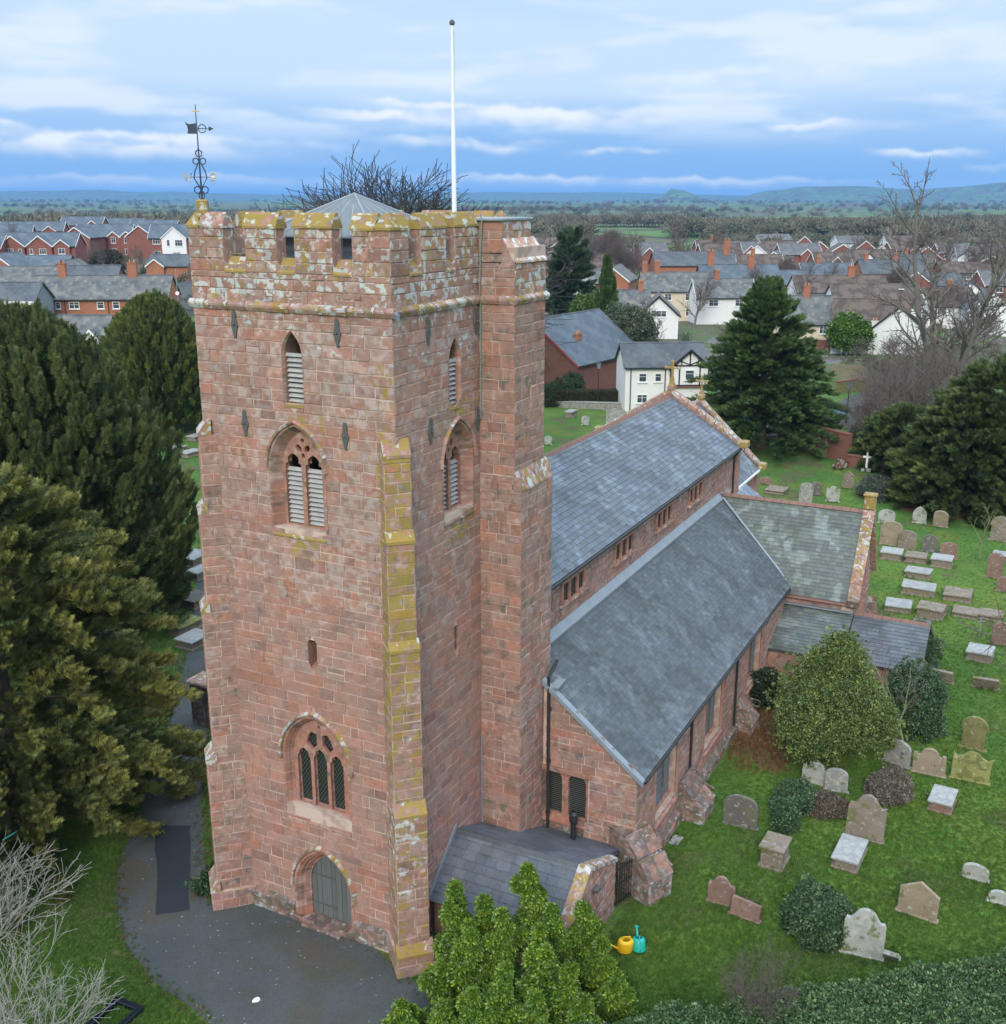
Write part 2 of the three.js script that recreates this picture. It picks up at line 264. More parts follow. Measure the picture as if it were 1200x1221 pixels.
function layStones(parent, f, list, material, nParts, o = {}) {
  const far = (s) => { const p = f.P(s.q[0][0], s.q[0][1]); return s.area / (p.distanceToSquared(EYE)); };
  const order = list.map((s, i) => [far(s), i]).sort((a, b) => b[0] - a[0]), rest = new MB();
  const single = new Set(order.slice(0, nParts).map((x) => x[1]));
  list.forEach((s, i) => { const mb = single.has(i) ? new MB() : rest; stoneInto(mb, f, s.q, s.d, o.ch || 0.014, s.col, o.uo || 0, o.vo || 0); if (mb !== rest) mb.build('stone', material, parent); });
  if (rest.p.length) stuff(rest.build('small_stonework', material, parent));
}
// wall body with arched holes cut through
function wallBody(name, f, outline, holes, thick, parent, material = M.mortar) {
  const sh = new THREE.Shape(outline.map(([u, v]) => new THREE.Vector2(u, v))); for (const h of holes) sh.holes.push(new THREE.Path(h.map(([u, v]) => new THREE.Vector2(u, v))));
  const g = new THREE.ExtrudeGeometry(sh, { depth: thick, bevelEnabled: false }); const m4 = new THREE.Matrix4().makeBasis(f.U, V3(0, 1, 0), f.N); m4.setPosition(f.o.clone().addScaledVector(f.N, -thick)); g.applyMatrix4(m4);
  return mesh(name, g, material, parent);
}
// pointed arch
function arch(cu, a, v0, vs, h) {
  const k = (h * h - a * a) / (2 * a), R = a + k;
  const half = (v, o = 0) => v < v0 - o ? 0 : v <= vs ? a + o : Math.max(0, Math.sqrt(Math.max(0, (R + o) ** 2 - (v - vs) ** 2)) - k);
  const apex = (o = 0) => vs + Math.sqrt((R + o) ** 2 - k * k);
  const outline = (o = 0, n = 9, arcOnly = false, base = v0) => {
    const pts = []; if (!arcOnly) { const m = Math.max(2, Math.round((vs - base) / 0.42)); for (let i = 0; i < m; i++) pts.push([cu - a - o, mix(base, vs, i / m)]); }
    const t1 = Math.acos(clamp(k / (R + o), -1, 1)); for (let i = 0; i <= n; i++) { const t = t1 * i / n; pts.push([cu + k - (R + o) * Math.cos(t), vs + (R + o) * Math.sin(t)]); }
    const left = pts.slice(); for (let i = left.length - 2; i >= 0; i--) pts.push([2 * cu - left[i][0], left[i][1]]);
    return pts;
  };
  return { cu, a, v0, vs, h, half, apex, outline };
}
// sweep a profile [(offset, depth), ...] round an arch; jointed into stones
function sweep(f, ar, prof, o = {}) {
  const mb = new MB(), n = o.n || 7, rows = prof.map(([off]) => ar.outline(off, n, o.arcOnly, o.base ?? ar.v0)); let col = stoneTone();
  for (let i = 0; i < rows[0].length - 1; i++) {
    col = stoneTone().map((x, k) => x * (o.tint || [1, 1, 1])[k]);
    for (let r = 0; r < prof.length - 1; r++) {
      const P = (row, idx, t) => { const p = rows[row][idx], q = rows[row][idx + 1]; const s = t; return f.P(mix(p[0], q[0], s), mix(p[1], q[1], s), prof[row][1]); };
      const g = 0.025; const uvp = (row, t) => { const p = rows[row][i], q = rows[row][i + 1]; return [mix(p[0], q[0], t), mix(p[1], q[1], t)]; };
      mb.quad(P(r, i, g), P(r, i, 1 - g), P(r + 1, i, 1 - g), P(r + 1, i, g), col, [uvp(r, g), uvp(r, 1 - g), uvp(r + 1, 1 - g), uvp(r + 1, g)]);
      const mcol = [1.35, 1.45, 1.5]; mb.quad(P(r, i, 1 - g), P(r, i, 1), P(r + 1, i, 1), P(r + 1, i, 1 - g), mcol, [uvp(r, 1 - g), uvp(r, 1), uvp(r + 1, 1), uvp(r + 1, 1 - g)]); mb.quad(P(r, i, 0), P(r, i, g), P(r + 1, i, g), P(r + 1, i, 0), mcol, [uvp(r, 0), uvp(r, g), uvp(r + 1, g), uvp(r + 1, 0)]);
    }
  }
  return mb;
}
function part(name, parent, label) { const g = new THREE.Group(); g.name = name; parent.add(g); if (label) g.userData.label = label; return g; }
// head of a light with cusps, as a hole outline
function lightHole(cx, v0, vs, hw, h, cusp = 0.3) {
  const ar = arch(cx, hw, v0, vs, h), up = ar.outline(0, 10), n = up.length;
  return up.map(([u, v]) => { if (v <= vs) return [u, v]; const t = (v - vs) / h; const c = cusp * hw * Math.exp(-(((t - 0.42) / 0.13) ** 2)); const dx = cx - u, dy = vs - v, l = Math.hypot(dx, dy) || 1; return [u + dx / l * c, v + dy / l * c]; });
}
const circle = (x, y, r, n = 10, sy = 1, turn = 0) => Array.from({ length: n }, (_, i) => { const t = i / n * Math.PI * 2; const a = Math.cos(t) * r, b = Math.sin(t) * r * sy; return [x + a * Math.cos(turn) - b * Math.sin(turn), y + a * Math.sin(turn) + b * Math.cos(turn)]; });
function plateWithHoles(f, outline, holes, n0, thick, name, material, parent, tone = [1, 1, 1]) {
  const sh = new THREE.Shape(outline.map(([u, v]) => new THREE.Vector2(u, v))); for (const h of holes) sh.holes.push(new THREE.Path(h.map(([u, v]) => new THREE.Vector2(u, v))));
  const g = new THREE.ExtrudeGeometry(sh, { depth: thick, bevelEnabled: true, bevelSize: 0.02, bevelThickness: 0.03, bevelSegments: 1 });
  const m4 = new THREE.Matrix4().makeBasis(f.U, V3(0, 1, 0), f.N); m4.setPosition(f.o.clone().addScaledVector(f.N, n0)); g.applyMatrix4(m4);
  const k = new Float32Array(g.attributes.position.count * 3); for (let i = 0; i < k.length; i++) k[i] = tone[i % 3]; g.setAttribute('color', new THREE.BufferAttribute(k, 3)); return mesh(name, g, material, parent);
}
function louvres(f, u0, u1, v0, v1, n, parent) { // weathered slats tilted outward, one mesh each
  for (let v = v0 + 0.06; v < v1; v += 0.158) { const mb = new MB(), w = 0.075, a = rr(0.55, 0.72); const c = Math.cos(a) * w, s = Math.sin(a) * w; const P = (u, x, y) => f.P(u, v + y, n + x); const q = [[c, -s], [c + 0.012, -s + 0.02], [-c + 0.012, s + 0.02], [-c, s]]; for (let i = 0; i < 4; i++) { const [x0, y0] = q[i], [x1, y1] = q[(i + 1) % 4]; mb.quad(P(u0, x0, y0), P(u1, x0, y0), P(u1, x1, y1), P(u0, x1, y1)); } for (const u of [u0, u1]) mb.quad(P(u, ...q[0]), P(u, ...q[1]), P(u, ...q[2]), P(u, ...q[3])); mb.build('louvre_slat', M.louvre, parent); }
}
function backPane(f, ar, n, name, material, parent) { const sh = new THREE.Shape(ar.outline(0.02, 8).map(([u, v]) => new THREE.Vector2(u, v))); const g = new THREE.ExtrudeGeometry(sh, { depth: 0.02, bevelEnabled: false }); const m4 = new THREE.Matrix4().makeBasis(f.U, V3(0, 1, 0), f.N); m4.setPosition(f.o.clone().addScaledVector(f.N, n)); g.applyMatrix4(m4); return mesh(name, g, material, parent); }
function lattice(f, u0, u1, v0, v1, n, step, parent) { // diamond leading
  const mb = new MB(), t = 0.011; const W = u1 - u0, H = v1 - v0;
  const bar = (a, b) => { const dx = b[0] - a[0], dy = b[1] - a[1], l = Math.hypot(dx, dy); if (l < 0.05) return; const nx = -dy / l * t / 2, ny = dx / l * t / 2; mb.quad(f.P(a[0] - nx, a[1] - ny, n), f.P(b[0] - nx, b[1] - ny, n), f.P(b[0] + nx, b[1] + ny, n), f.P(a[0] + nx, a[1] + ny, n)); };
  const sl = 1.5; for (const s of [1, -1]) for (let k = -H; k < H + W * sl; k += step) { // v = v0 + k -+ sl*(u-u0)
    const pts = []; for (const u of [u0, u1]) { const v = s > 0 ? v0 + k - sl * (u - u0) : v0 + k - sl * (u1 - u); pts.push([u, v]); }
    let [[ua, va], [ub, vb]] = pts; const cut = (lim) => { if ((va - lim) * (vb - lim) < 0) { const q = (lim - va) / (vb - va); return [mix(ua, ub, q), lim]; } }; const lo = cut(v0), hi = cut(v1); let A = [ua, va], B = [ub, vb]; const inside = (p) => p[1] >= v0 - 1e-6 && p[1] <= v1 + 1e-6;
    if (!inside(A)) A = A[1] < v0 ? lo : hi; if (!inside(B)) B = B[1] < v0 ? lo : hi; if (A && B) bar(A, B);
  }
  if (mb.p.length) mb.build('lead_lattice', M.came, parent);
}
// slates laid course over course on a slope: list of quads, the largest in view as meshes of their own
function slateRoof(parent, name, E, U, S, len, slope, gauge, sw, material, nParts, tone, o = {}) {
  const N = new THREE.Vector3().crossVectors(U, S).normalize(); if (N.y < 0) N.negate();
  const body = new MB(); const th = 0.12; const ring = [E, E.clone().addScaledVector(U, len), E.clone().addScaledVector(U, len).addScaledVector(S, slope), E.clone().addScaledVector(S, slope)].map((p) => p.clone().addScaledVector(N, -0.02)); body.prism(ring, N.clone().multiplyScalar(-th), [0.2, 0.22, 0.24]); const roof = body.build(name, material, parent);
  const list = []; const rows = Math.ceil(slope / gauge);
  for (let r = 0; r < rows; r++) {
    const g = gauge * (o.grade ? mix(1.2, 0.85, r / rows) : 1), s0 = r * gauge, s1 = Math.min(slope, s0 + gauge * 1.75); let u = (r % 2) * sw * 0.5 - sw + rr(-0.02, 0.02);
    while (u < len) { const w = sw * rr(0.86, 1.14), a = Math.max(0, u + 0.003), b = Math.min(len, u + w - 0.003); u += w; if (b - a < 0.06) continue; if (o.clip && !o.clip((a + b) / 2, s0)) continue; const k = tone[3] !== undefined ? rr(1 - tone[3], 1 + tone[3]) : rr(0.85, 1.15); const t = rnd(); const h = t < 0.12 ? [1.07, 1.06, 1.02] : t < 0.24 ? [0.96, 0.99, 1.06] : t < 0.27 ? [1.18, 1.2, 1.2] : [1, 1, 1]; list.push({ a, b, s0: s0 + rr(-0.008, 0.008), s1, col: [tone[0] * k * h[0], tone[1] * k * h[1], tone[2] * k * h[2]], lift: rr(0.0, 0.008) }); }
  }
  const P = (u, s, n) => E.clone().addScaledVector(U, u).addScaledVector(S, s).addScaledVector(N, n);
  const emit = (mb, q) => { const t = 0.018, n0 = 0.036 + q.lift, n1 = 0.002; const A = P(q.a, q.s0, n0), B = P(q.b, q.s0, n0), C = P(q.b, q.s1, n1), D = P(q.a, q.s1, n1), A2 = P(q.a, q.s0, n0 - t), B2 = P(q.b, q.s0, n0 - t); mb.quad(A, B, C, D, q.col, [[q.a, q.s0], [q.b, q.s0], [q.b, q.s1], [q.a, q.s1]]); mb.quad(A2, B2, B, A, q.col); mb.tri(A2, A, D, [0, 0], [0, t], [q.s1 - q.s0, 0], q.col); mb.tri(B, B2, C, [0, 0], [0, t], [q.s1 - q.s0, 0], q.col); };
  const order = list.map((q, i) => [(q.b - q.a) / P((q.a + q.b) / 2, q.s0, 0).distanceToSquared(EYE), i]).sort((x, y) => y[0] - x[0]); const single = new Set(order.slice(0, nParts).map((x) => x[1])), rest = new MB();
  list.forEach((q, i) => { if (single.has(i)) { const mb = new MB(); emit(mb, q); mb.build('slate', material, roof); } else emit(rest, q); }); if (rest.p.length) stuff(rest.build('slate_courses', material, roof)); return roof;
}
// ---------------------------------------------------------------- the church
const church = thing('church', 'red sandstone parish church with battlemented west tower and slate roofed nave', 'church', V3(0, 0, 0));
const X = V3(1, 0, 0), Y = V3(0, 1, 0), Z = V3(0, 0, 1), nX = V3(-1, 0, 0), nZ = V3(0, 0, -1);
const TW = 7.5, STR = 22.0;
const fW = faceOf(V3(0, 0, -TW), Z, nX), fS = faceOf(V3(0, 0, 0), X, Z), fN = faceOf(V3(TW + 0.1, 0, -TW), nX, nZ), fE = faceOf(V3(TW + 0.1, 0, 0), nZ, X);
const towerStone = { h0: 0.27, h1: 0.45, w0: 0.45, w1: 0.85, j: 0.027, wob: 0.01 };
const opHalf = (ar, o) => ({ cu: ar.cu, half: (v) => (v < ar.v0 - (o.sill || 0) ? 0 : Math.max(0, v < ar.v0 ? ar.a + o.pad : ar.half(v, o.pad))) });
const aWl = arch(3.82, 0.34, 19.05, 20.55, 0.72), aWb = arch(3.78, 0.80, 14.95, 16.95, 1.15), aWw = arch(3.92, 1.1, 4.72, 6.65, 1.42), aWd = arch(3.97, 0.86, 0.02, 1.45, 1.28);
const aSl = arch(3.62, 0.34, 18.7, 20.15, 0.72), aSb = arch(3.78, 0.76, 15.1, 16.8, 1.1);
const slit = (cu, w, v0, v1) => ({ cu, v0, v1, w, half: (v) => (v > v0 && v < v1 ? w / 2 : 0), hole: [[cu - w / 2, v0], [cu + w / 2, v0], [cu + w / 2, v1], [cu - w / 2, v1]] });
const sW = slit(4.02, 0.34, 10.07, 11.15), sS = slit(3.5, 0.22, 10.1, 11.05);
const SPL = { lancet: 0.05, belfry: 0.24, west: 0.22, door: 0.34 };
{ // west wall of the tower
  const w = wallBody('tower_wall', fW, [[0, -0.5], [TW, -0.5], [TW, STR], [0, STR]], [aWl.outline(SPL.lancet, 7), aWb.outline(SPL.belfry, 7), aWw.outline(SPL.west, 7), aWd.outline(SPL.door, 7), sW.hole], 0.9, church);
  const ops = [opHalf(aWl, { pad: SPL.lancet }), opHalf(aWb, { pad: SPL.belfry + 0.06, sill: 0.3 }), opHalf(aWw, { pad: SPL.west + 0.06, sill: 0.65 }), opHalf(aWd, { pad: SPL.door + 0.06 }), sW];
  layStones(w, fW, courses(fW, { u0: 0.0, u1: TW + 0.03, v0: 0.75, v1: STR - 0.1 }, ops, towerStone), M.stoneW, 320);
  // plinth
  const p = courses(fW, { u0: 0, u1: TW, v0: -0.1, v1: 0.62 }, [opHalf(aWd, { pad: SPL.door + 0.06 })], { ...towerStone, h0: 0.3, h1: 0.38 }); const fP = faceOf(V3(-0.14, 0, -TW), Z, nX); layStones(w, fP, p, M.stoneG, 40);
  for (const [u0, u1] of [[0.3, aWd.cu - aWd.a - 0.42], [aWd.cu + aWd.a + 0.42, TW - 0.2]]) { const mb = new MB(); mb.prism([fW.P(u0, -0.3, 0.13), fW.P(u0, 0.6, 0.13), fW.P(u0, 0.76, 0.01), fW.P(u0, -0.3, 0.01)], Z.clone().multiplyScalar(u1 - u0), [0.9, 0.9, 0.9]); mb.build('plinth', M.stoneG, church); }
}
{ // south wall
  const w = wallBody('tower_wall', fS, [[0.9, -0.5], [7.6, -0.5], [7.6, STR], [0.9, STR]], [aSl.outline(SPL.lancet, 7), aSb.outline(SPL.belfry, 7), sS.hole], 0.9, church);
  const ops = [opHalf(aSl, { pad: SPL.lancet }), opHalf(aSb, { pad: SPL.belfry + 0.06, sill: 0.3 }), sS];
  layStones(w, fS, courses(fS, { u0: 0, u1: 5.33, v0: -0.1, v1: STR - 0.1 }, ops, { ...towerStone, w0: 0.5, w1: 1.0 }), M.stoneS, 220);
}
for (const [f, t] of [[fN, [0, 7.6]], [fE, [0.92, 6.58]]]) { const w = wallBody('tower_wall', f, [[t[0], -0.5], [t[1], -0.5], [t[1], STR], [t[0], STR]], [], 0.9, church); layStones(w, f, courses(f, { u0: t[0], u1: t[1], v0: -0.1, v1: STR - 0.1 }, [], towerStone), M.stoneS, 0); }
// windows of the tower
function lancet(f, ar) {
  const g = part('lancet_window', church); sweep(f, ar, [[SPL.lancet + 0.02, 0.02], [SPL.lancet, 0.03], [0, -0.06], [0, -0.7]]).build('surround', M.stoneQ, g);
  louvres(f, ar.cu - ar.a + 0.01, ar.cu + ar.a - 0.01, ar.v0 + 0.02, ar.vs + 0.02, -0.2, g);
  new MB().prism([f.P(ar.cu - ar.a - 0.05, ar.v0 - 0.1, 0.05), f.P(ar.cu - ar.a - 0.05, ar.v0 - 0.02, 0.05), f.P(ar.cu - ar.a - 0.05, ar.v0 + 0.05, -0.4), f.P(ar.cu - ar.a - 0.05, ar.v0 - 0.1, -0.4)], f.U.clone().multiplyScalar(ar.a * 2 + 0.1), [0.95, 0.95, 0.9]).build('sill', M.stoneY, g);
  new MB().box(f.P(ar.cu, ar.vs + 0.02, -0.17), f === fW ? 0.1 : ar.a * 2, 0.1, f === fW ? ar.a * 2 : 0.1, 0).build('louvre_rail', M.louvre, g);
}
lancet(fW, aWl); lancet(fS, aSl);
function belfry(f, ar, sillMat) {
  const g = part('belfry_window', church), s = SPL.belfry;
  sweep(f, ar, [[s + 0.08, 0.0], [s + 0.07, 0.032], [s, 0.032], [s * 0.55, -0.14], [s * 0.5, -0.16], [0, -0.34], [0, -0.8]], { tint: [1.02, 0.92, 0.88] }).build('surround', M.stoneQ, g);
  sweep(f, ar, [[s + 0.08, 0.02], [s + 0.09, 0.1], [s + 0.15, 0.13], [s + 0.2, 0.02]], { arcOnly: true, n: 8 }).build('hood_mould', M.stoneC, g);
  const n0 = -0.5, lw = 0.315, c1 = ar.cu - 0.40, c2 = ar.cu + 0.40, vt = ar.vs;
  const holes = [lightHole(c1, ar.v0 + 0.05, vt - 0.02, lw, 0.44), lightHole(c2, ar.v0 + 0.05, vt - 0.02, lw, 0.44), circle(ar.cu - 0.16, vt + 0.60, 0.15, 10, 0.72, -0.9), circle(ar.cu + 0.16, vt + 0.60, 0.15, 10, 0.72, 0.9), circle(ar.cu, vt + 0.86, 0.085, 8), circle(ar.cu, vt + 0.36, 0.08, 8, 1.3)];
  plateWithHoles(f, ar.outline(0.02, 9), holes, n0, 0.14, 'tracery', M.stoneQ, g, [1.05, 0.92, 0.86]);
  for (const c of [c1, c2]) louvres(f, c - lw, c + lw, ar.v0 + 0.06, vt - 0.02, n0 + 0.03, g);
  new MB().prism([f.P(ar.cu - ar.a - s, ar.v0 - 0.3, 0.07), f.P(ar.cu - ar.a - s, ar.v0 - 0.24, 0.07), f.P(ar.cu - ar.a - s, ar.v0 + 0.06, -0.5), f.P(ar.cu - ar.a - s, ar.v0 - 0.3, -0.5)], f.U.clone().multiplyScalar((ar.a + s) * 2), [1, 1, 1]).build('sill', sillMat, g);
}
belfry(fW, aWb, M.stoneY); belfry(fS, aSb, M.stoneG);
{ // three-light west window
  const f = fW, ar = aWw, s = SPL.west, g = part('west_window', church, 'three-light traceried window with leaded dark glass');
  sweep(f, ar, [[s + 0.1, 0.0], [s + 0.09, 0.035], [s, 0.035], [s * 0.7, -0.08], [s * 0.62, -0.08], [s * 0.5, -0.16], [0, -0.3], [0, -0.5]], { n: 8, tint: [1.03, 0.9, 0.85] }).build('surround', M.stoneQ, g);
  sweep(f, ar, [[s + 0.1, 0.02], [s + 0.11, 0.12], [s + 0.18, 0.15], [s + 0.24, 0.02]], { arcOnly: true, n: 9 }).build('hood_mould', M.stoneC, g);
  for (const sg of [-1, 1]) new MB().box(f.P(ar.cu + sg * (ar.a + s + 0.17), ar.vs - 0.09, 0.08), 0.16, 0.18, 0.18, 0, [0.9, 0.85, 0.8], 0.04).build('hood_stop', M.stoneG, g);
  const lw = 0.275, cs = [-0.69, 0, 0.69].map((x) => ar.cu + x), vt = ar.vs - 0.1, holes = [];
  cs.forEach((c, i) => holes.push(lightHole(c, ar.v0 + 0.05, vt - (i === 1 ? 0 : 0.06), lw, i === 1 ? 0.42 : 0.40, 0.2)));
  for (const sg of [-1, 1]) { const c = ar.cu + sg * 0.345; holes.push([[c, vt + 0.32], [c + 0.24, vt + 0.55], [c + 0.24 - (sg > 0 ? 0.1 : 0), vt + 0.98 - (sg > 0 ? 0.12 : 0)], [c, vt + 1.1 - 0.05], [c - 0.24 + (sg < 0 ? 0.1 : 0), vt + 0.98 - (sg < 0 ? 0.12 : 0)], [c - 0.24, vt + 0.55]]); }
  holes.push(circle(ar.cu, vt + 1.25, 0.09, 8));
  plateWithHoles(f, ar.outline(0.02, 9), holes, -0.38, 0.12, 'tracery', M.stoneQ, g, [1.06, 0.88, 0.82]); backPane(f, ar, -0.43, 'glass', M.glassDark, g);
  for (const c of cs) lattice(f, c - lw, c + lw, ar.v0 + 0.05, vt + 0.2, -0.4, 0.2, g);
  for (const sg of [-1, 1]) lattice(f, ar.cu + sg * 0.345 - 0.24, ar.cu + sg * 0.345 + 0.24, vt + 0.5, vt + 0.95, -0.4, 0.2, g);
  for (let k = 0; k < 4; k++) { const u0 = ar.cu - ar.a - s + k * (ar.a + s) / 2; new MB().prism([f.P(u0 + 0.008, ar.v0 - 0.65, 0.05), f.P(u0 + 0.008, ar.v0 - 0.58, 0.05), f.P(u0 + 0.008, ar.v0 + 0.06, -0.4), f.P(u0 + 0.008, ar.v0 - 0.65, -0.4)], Z.clone().multiplyScalar((ar.a + s) / 2 - 0.016), stoneTone()).build('sill', M.stoneQ, g); }
}
{ // west door
  const f = fW, ar = aWd, s = SPL.door, g = part('west_door', church, 'weathered grey plank door in a pointed arch');
  sweep(f, ar, [[s + 0.1, 0.0], [s + 0.09, 0.04], [s, 0.04], [s * 0.8, -0.06], [s * 0.72, -0.06], [s * 0.55, -0.2], [s * 0.46, -0.2], [0.04, -0.38], [0, -0.38], [0, -0.75]], { n: 8, tint: [1.03, 0.88, 0.82] }).build('surround', M.stoneQ, g);
  sweep(f, ar, [[s + 0.1, 0.02], [s + 0.11, 0.12], [s + 0.18, 0.15], [s + 0.25, 0.02]], { arcOnly: true, n: 9, tint: [0.95, 0.97, 0.92] }).build('hood_mould', M.stoneC, g);
  const n = 8; for (let i = 0; i < n; i++) { const u0 = ar.cu - ar.a + i * 2 * ar.a / n + 0.007, u1 = ar.cu - ar.a + (i + 1) * 2 * ar.a / n - 0.007; const top = (u) => { let lo = ar.vs, hi = ar.apex(); for (let k = 0; k < 20; k++) { const m = (lo + hi) / 2; if (ar.half(m) > Math.abs(u - ar.cu)) lo = m; else hi = m; } return lo; }; const um = (u0 + u1) / 2, k = rr(0.8, 1.15), d = rr(-0.46, -0.45); new MB().prism([f.P(u0, 0.1, -0.5), f.P(u1, 0.1, -0.5), f.P(u1, top(u1), -0.5), f.P(um, top(um), -0.5), f.P(u0, top(u0), -0.5)], nX.clone().multiplyScalar(0.5 + d), [k, k, k * rr(0.95, 1.05)]).build('plank', M.oak, g); }
  for (const v of [0.55, 1.75]) new MB().box(f.P(ar.cu - 0.3, v, -0.445), 0.02, 0.07, 0.95, 0).build('strap_hinge', M.iron, g);
  new MB().box(f.P(ar.cu, 0.02, -0.1), 0.9, 0.16, 2 * ar.a - 0.02, 0, [0.85, 0.8, 0.8], 0.02).build('door_step', M.stoneG, g);
}
for (const [f, s] of [[fW, sW], [fS, sS]]) { const g = part('slit_window', church); const mb = new MB(), hw = s.w / 2; for (const sg of [-1, 1]) mb.quad(f.P(s.cu + sg * hw, s.v0, 0.02), f.P(s.cu + sg * hw, s.v1, 0.02), f.P(s.cu + sg * hw * 0.6, s.v1, -0.6), f.P(s.cu + sg * hw * 0.6, s.v0, -0.6), [0.9, 0.8, 0.78]); mb.quad(f.P(s.cu - hw, s.v0, 0.02), f.P(s.cu + hw, s.v0, 0.02), f.P(s.cu + hw, s.v0 + 0.3, -0.6), f.P(s.cu - hw, s.v0 + 0.3, -0.6), [0.95, 0.85, 0.8]); mb.quad(f.P(s.cu - hw, s.v1, 0.02), f.P(s.cu + hw, s.v1, 0.02), f.P(s.cu + hw, s.v1, -0.6), f.P(s.cu - hw, s.v1, -0.6), [0.9, 0.8, 0.78]); mb.build('reveal', M.stoneQ, g); }
// iron tie plates
function tiePlate(f, u, v) {
  const sh = new THREE.Shape(); const pts = [[-0.02, -0.46], [0.05, -0.44], [0.07, -0.3], [0.12, -0.16], [0.16, -0.02], [0.12, 0.06], [0.08, 0.2], [0.09, 0.32], [0.04, 0.45], [-0.05, 0.46], [-0.09, 0.34], [-0.08, 0.2], [-0.13, 0.05], [-0.15, -0.04], [-0.1, -0.18], [-0.07, -0.3]]; sh.setFromPoints(pts.map(([a, b]) => new THREE.Vector2(a, b)));
  const g = new THREE.ExtrudeGeometry(sh, { depth: 0.03, bevelEnabled: true, bevelSize: 0.012, bevelThickness: 0.012, bevelSegments: 1 }); g.scale(0.8, 0.92, 1); const m4 = new THREE.Matrix4().makeBasis(f.U, Y, f.N); m4.setPosition(f.P(u, v, 0.035)); g.applyMatrix4(m4); const p = mesh('tie_plate', g, M.iron, church); new MB().box(f.P(u, v, 0.1), 0.07, 0.07, 0.07, 0, null, 0.015).build('bolt', M.iron, p);
}
for (const [u, v] of [[1.66, 21.42], [5.58, 21.36], [1.82, 18.28], [5.72, 18.22]]) tiePlate(fW, u, v); for (const [u, v] of [[1.95, 21.32], [5.02, 21.32], [2.0, 18.18], [5.06, 18.05]]) tiePlate(fS, u, v);
// diagonal buttresses, stepping out downward
function diagonalButtress(cx, cz, dir, stages, name, material, capMat, nParts) {
  const D = dir.clone().normalize(), T = new THREE.Vector3().crossVectors(Y, D).normalize(); const g = part(name, church); const core = new MB();
  for (let i = 0; i < stages.length; i++) {
    const [y1, y0, d, b] = stages[i]; const P = (a, t, y) => V3(cx, y, cz).addScaledVector(D, a).addScaledVector(T, t);
    core.prism([P(-0.9, -b / 2, y0), P(d, -b / 2, y0), P(d, b / 2, y0), P(-0.9, b / 2, y0)], V3(0, y1 - y0, 0));
    const faces = [[faceOf(P(d, -b / 2, 0), T, D), b, 0.0], [faceOf(P(-b / 2 - 0.06, -b / 2, 0), D, T.clone().negate()), d + b / 2 + 0.06, 3], [faceOf(P(d, b / 2, 0), D.clone().negate(), T), d + b / 2 + 0.06, 5]];
    // sloped weathering on top of each stage
    const nd = i ? stages[i - 1][2] : -0.1, rise = (d - nd) * 1.15 + 0.08;
    const cap = new MB(); cap.prism([P(nd - 0.1, -b / 2 - 0.02, y1), P(d + 0.05, -b / 2 - 0.02, y1), P(d + 0.05, -b / 2 - 0.02, y1 + 0.1), P(nd, -b / 2 - 0.02, y1 + 0.1 + rise), P(nd - 0.1, -b / 2 - 0.02, y1 + 0.1 + rise)], T.clone().multiplyScalar(b + 0.04), [1, 1, 1]); cap.build('weathering', capMat, g);
    faces.forEach(([f, w, uo], k) => layStones(g, f, courses(f, { u0: 0, u1: w, v0: y0, v1: y1 }, [], { ...towerStone, w0: 0.42, w1: 0.7 }), material, k === 0 || (k === 1 && nParts > 30) ? Math.ceil(nParts / stages.length) : 0, { uo }));
  }
  core.build('core', M.mortar, g); return g;
}
const stages = [[17.75, 15.1, 0.2, 0.82], [15.1, 11.6, 0.38, 0.86], [11.6, 5.9, 0.55, 0.95], [5.9, 0.75, 0.8, 1.05], [0.75, -0.4, 1.02, 1.25]];
diagonalButtress(0.02, -0.02, V3(-1, 0, 1), stages, 'diagonal_buttress', M.stoneB, M.stoneY, 90);
diagonalButtress(0.02, -TW + 0.02, V3(-1, 0, -1), stages, 'diagonal_buttress', M.stoneQ, M.stoneC, 90);
// string course in blocks, parapet, merlons
function stringCourse(f, u0, u1, y, out) { let u = u0; while (u < u1 - 0.05) { let w = Math.min(rr(0.5, 1.1), u1 - u); if (u1 - u - w < 0.25) w = u1 - u; const d = out + rr(-0.03, 0.03); new MB().prism([f.P(u + 0.008, y - 0.14, 0.01), f.P(u + 0.008, y - 0.12, d - 0.06), f.P(u + 0.008, y + rr(-0.01, 0.01), d), f.P(u + 0.008, y + 0.06, d), f.P(u + 0.008, y + 0.17, 0.02)], f.U.clone().multiplyScalar(w - 0.016), stoneTone()).build('string_course_stone', M.stoneC, church); u += w; } }
stringCourse(fW, -0.13, TW + 0.13, STR, 0.15); stringCourse(fS, 0.02, 5.3, STR, 0.15); stringCourse(fN, -0.13, TW + 0.1, STR, 0.15); stringCourse(fE, 0.02, 6.4, STR, 0.15);
const BASE = STR + 0.12, SILL = 23.32, MER = 24.36, TOPY = 24.82, PT = 0.46;
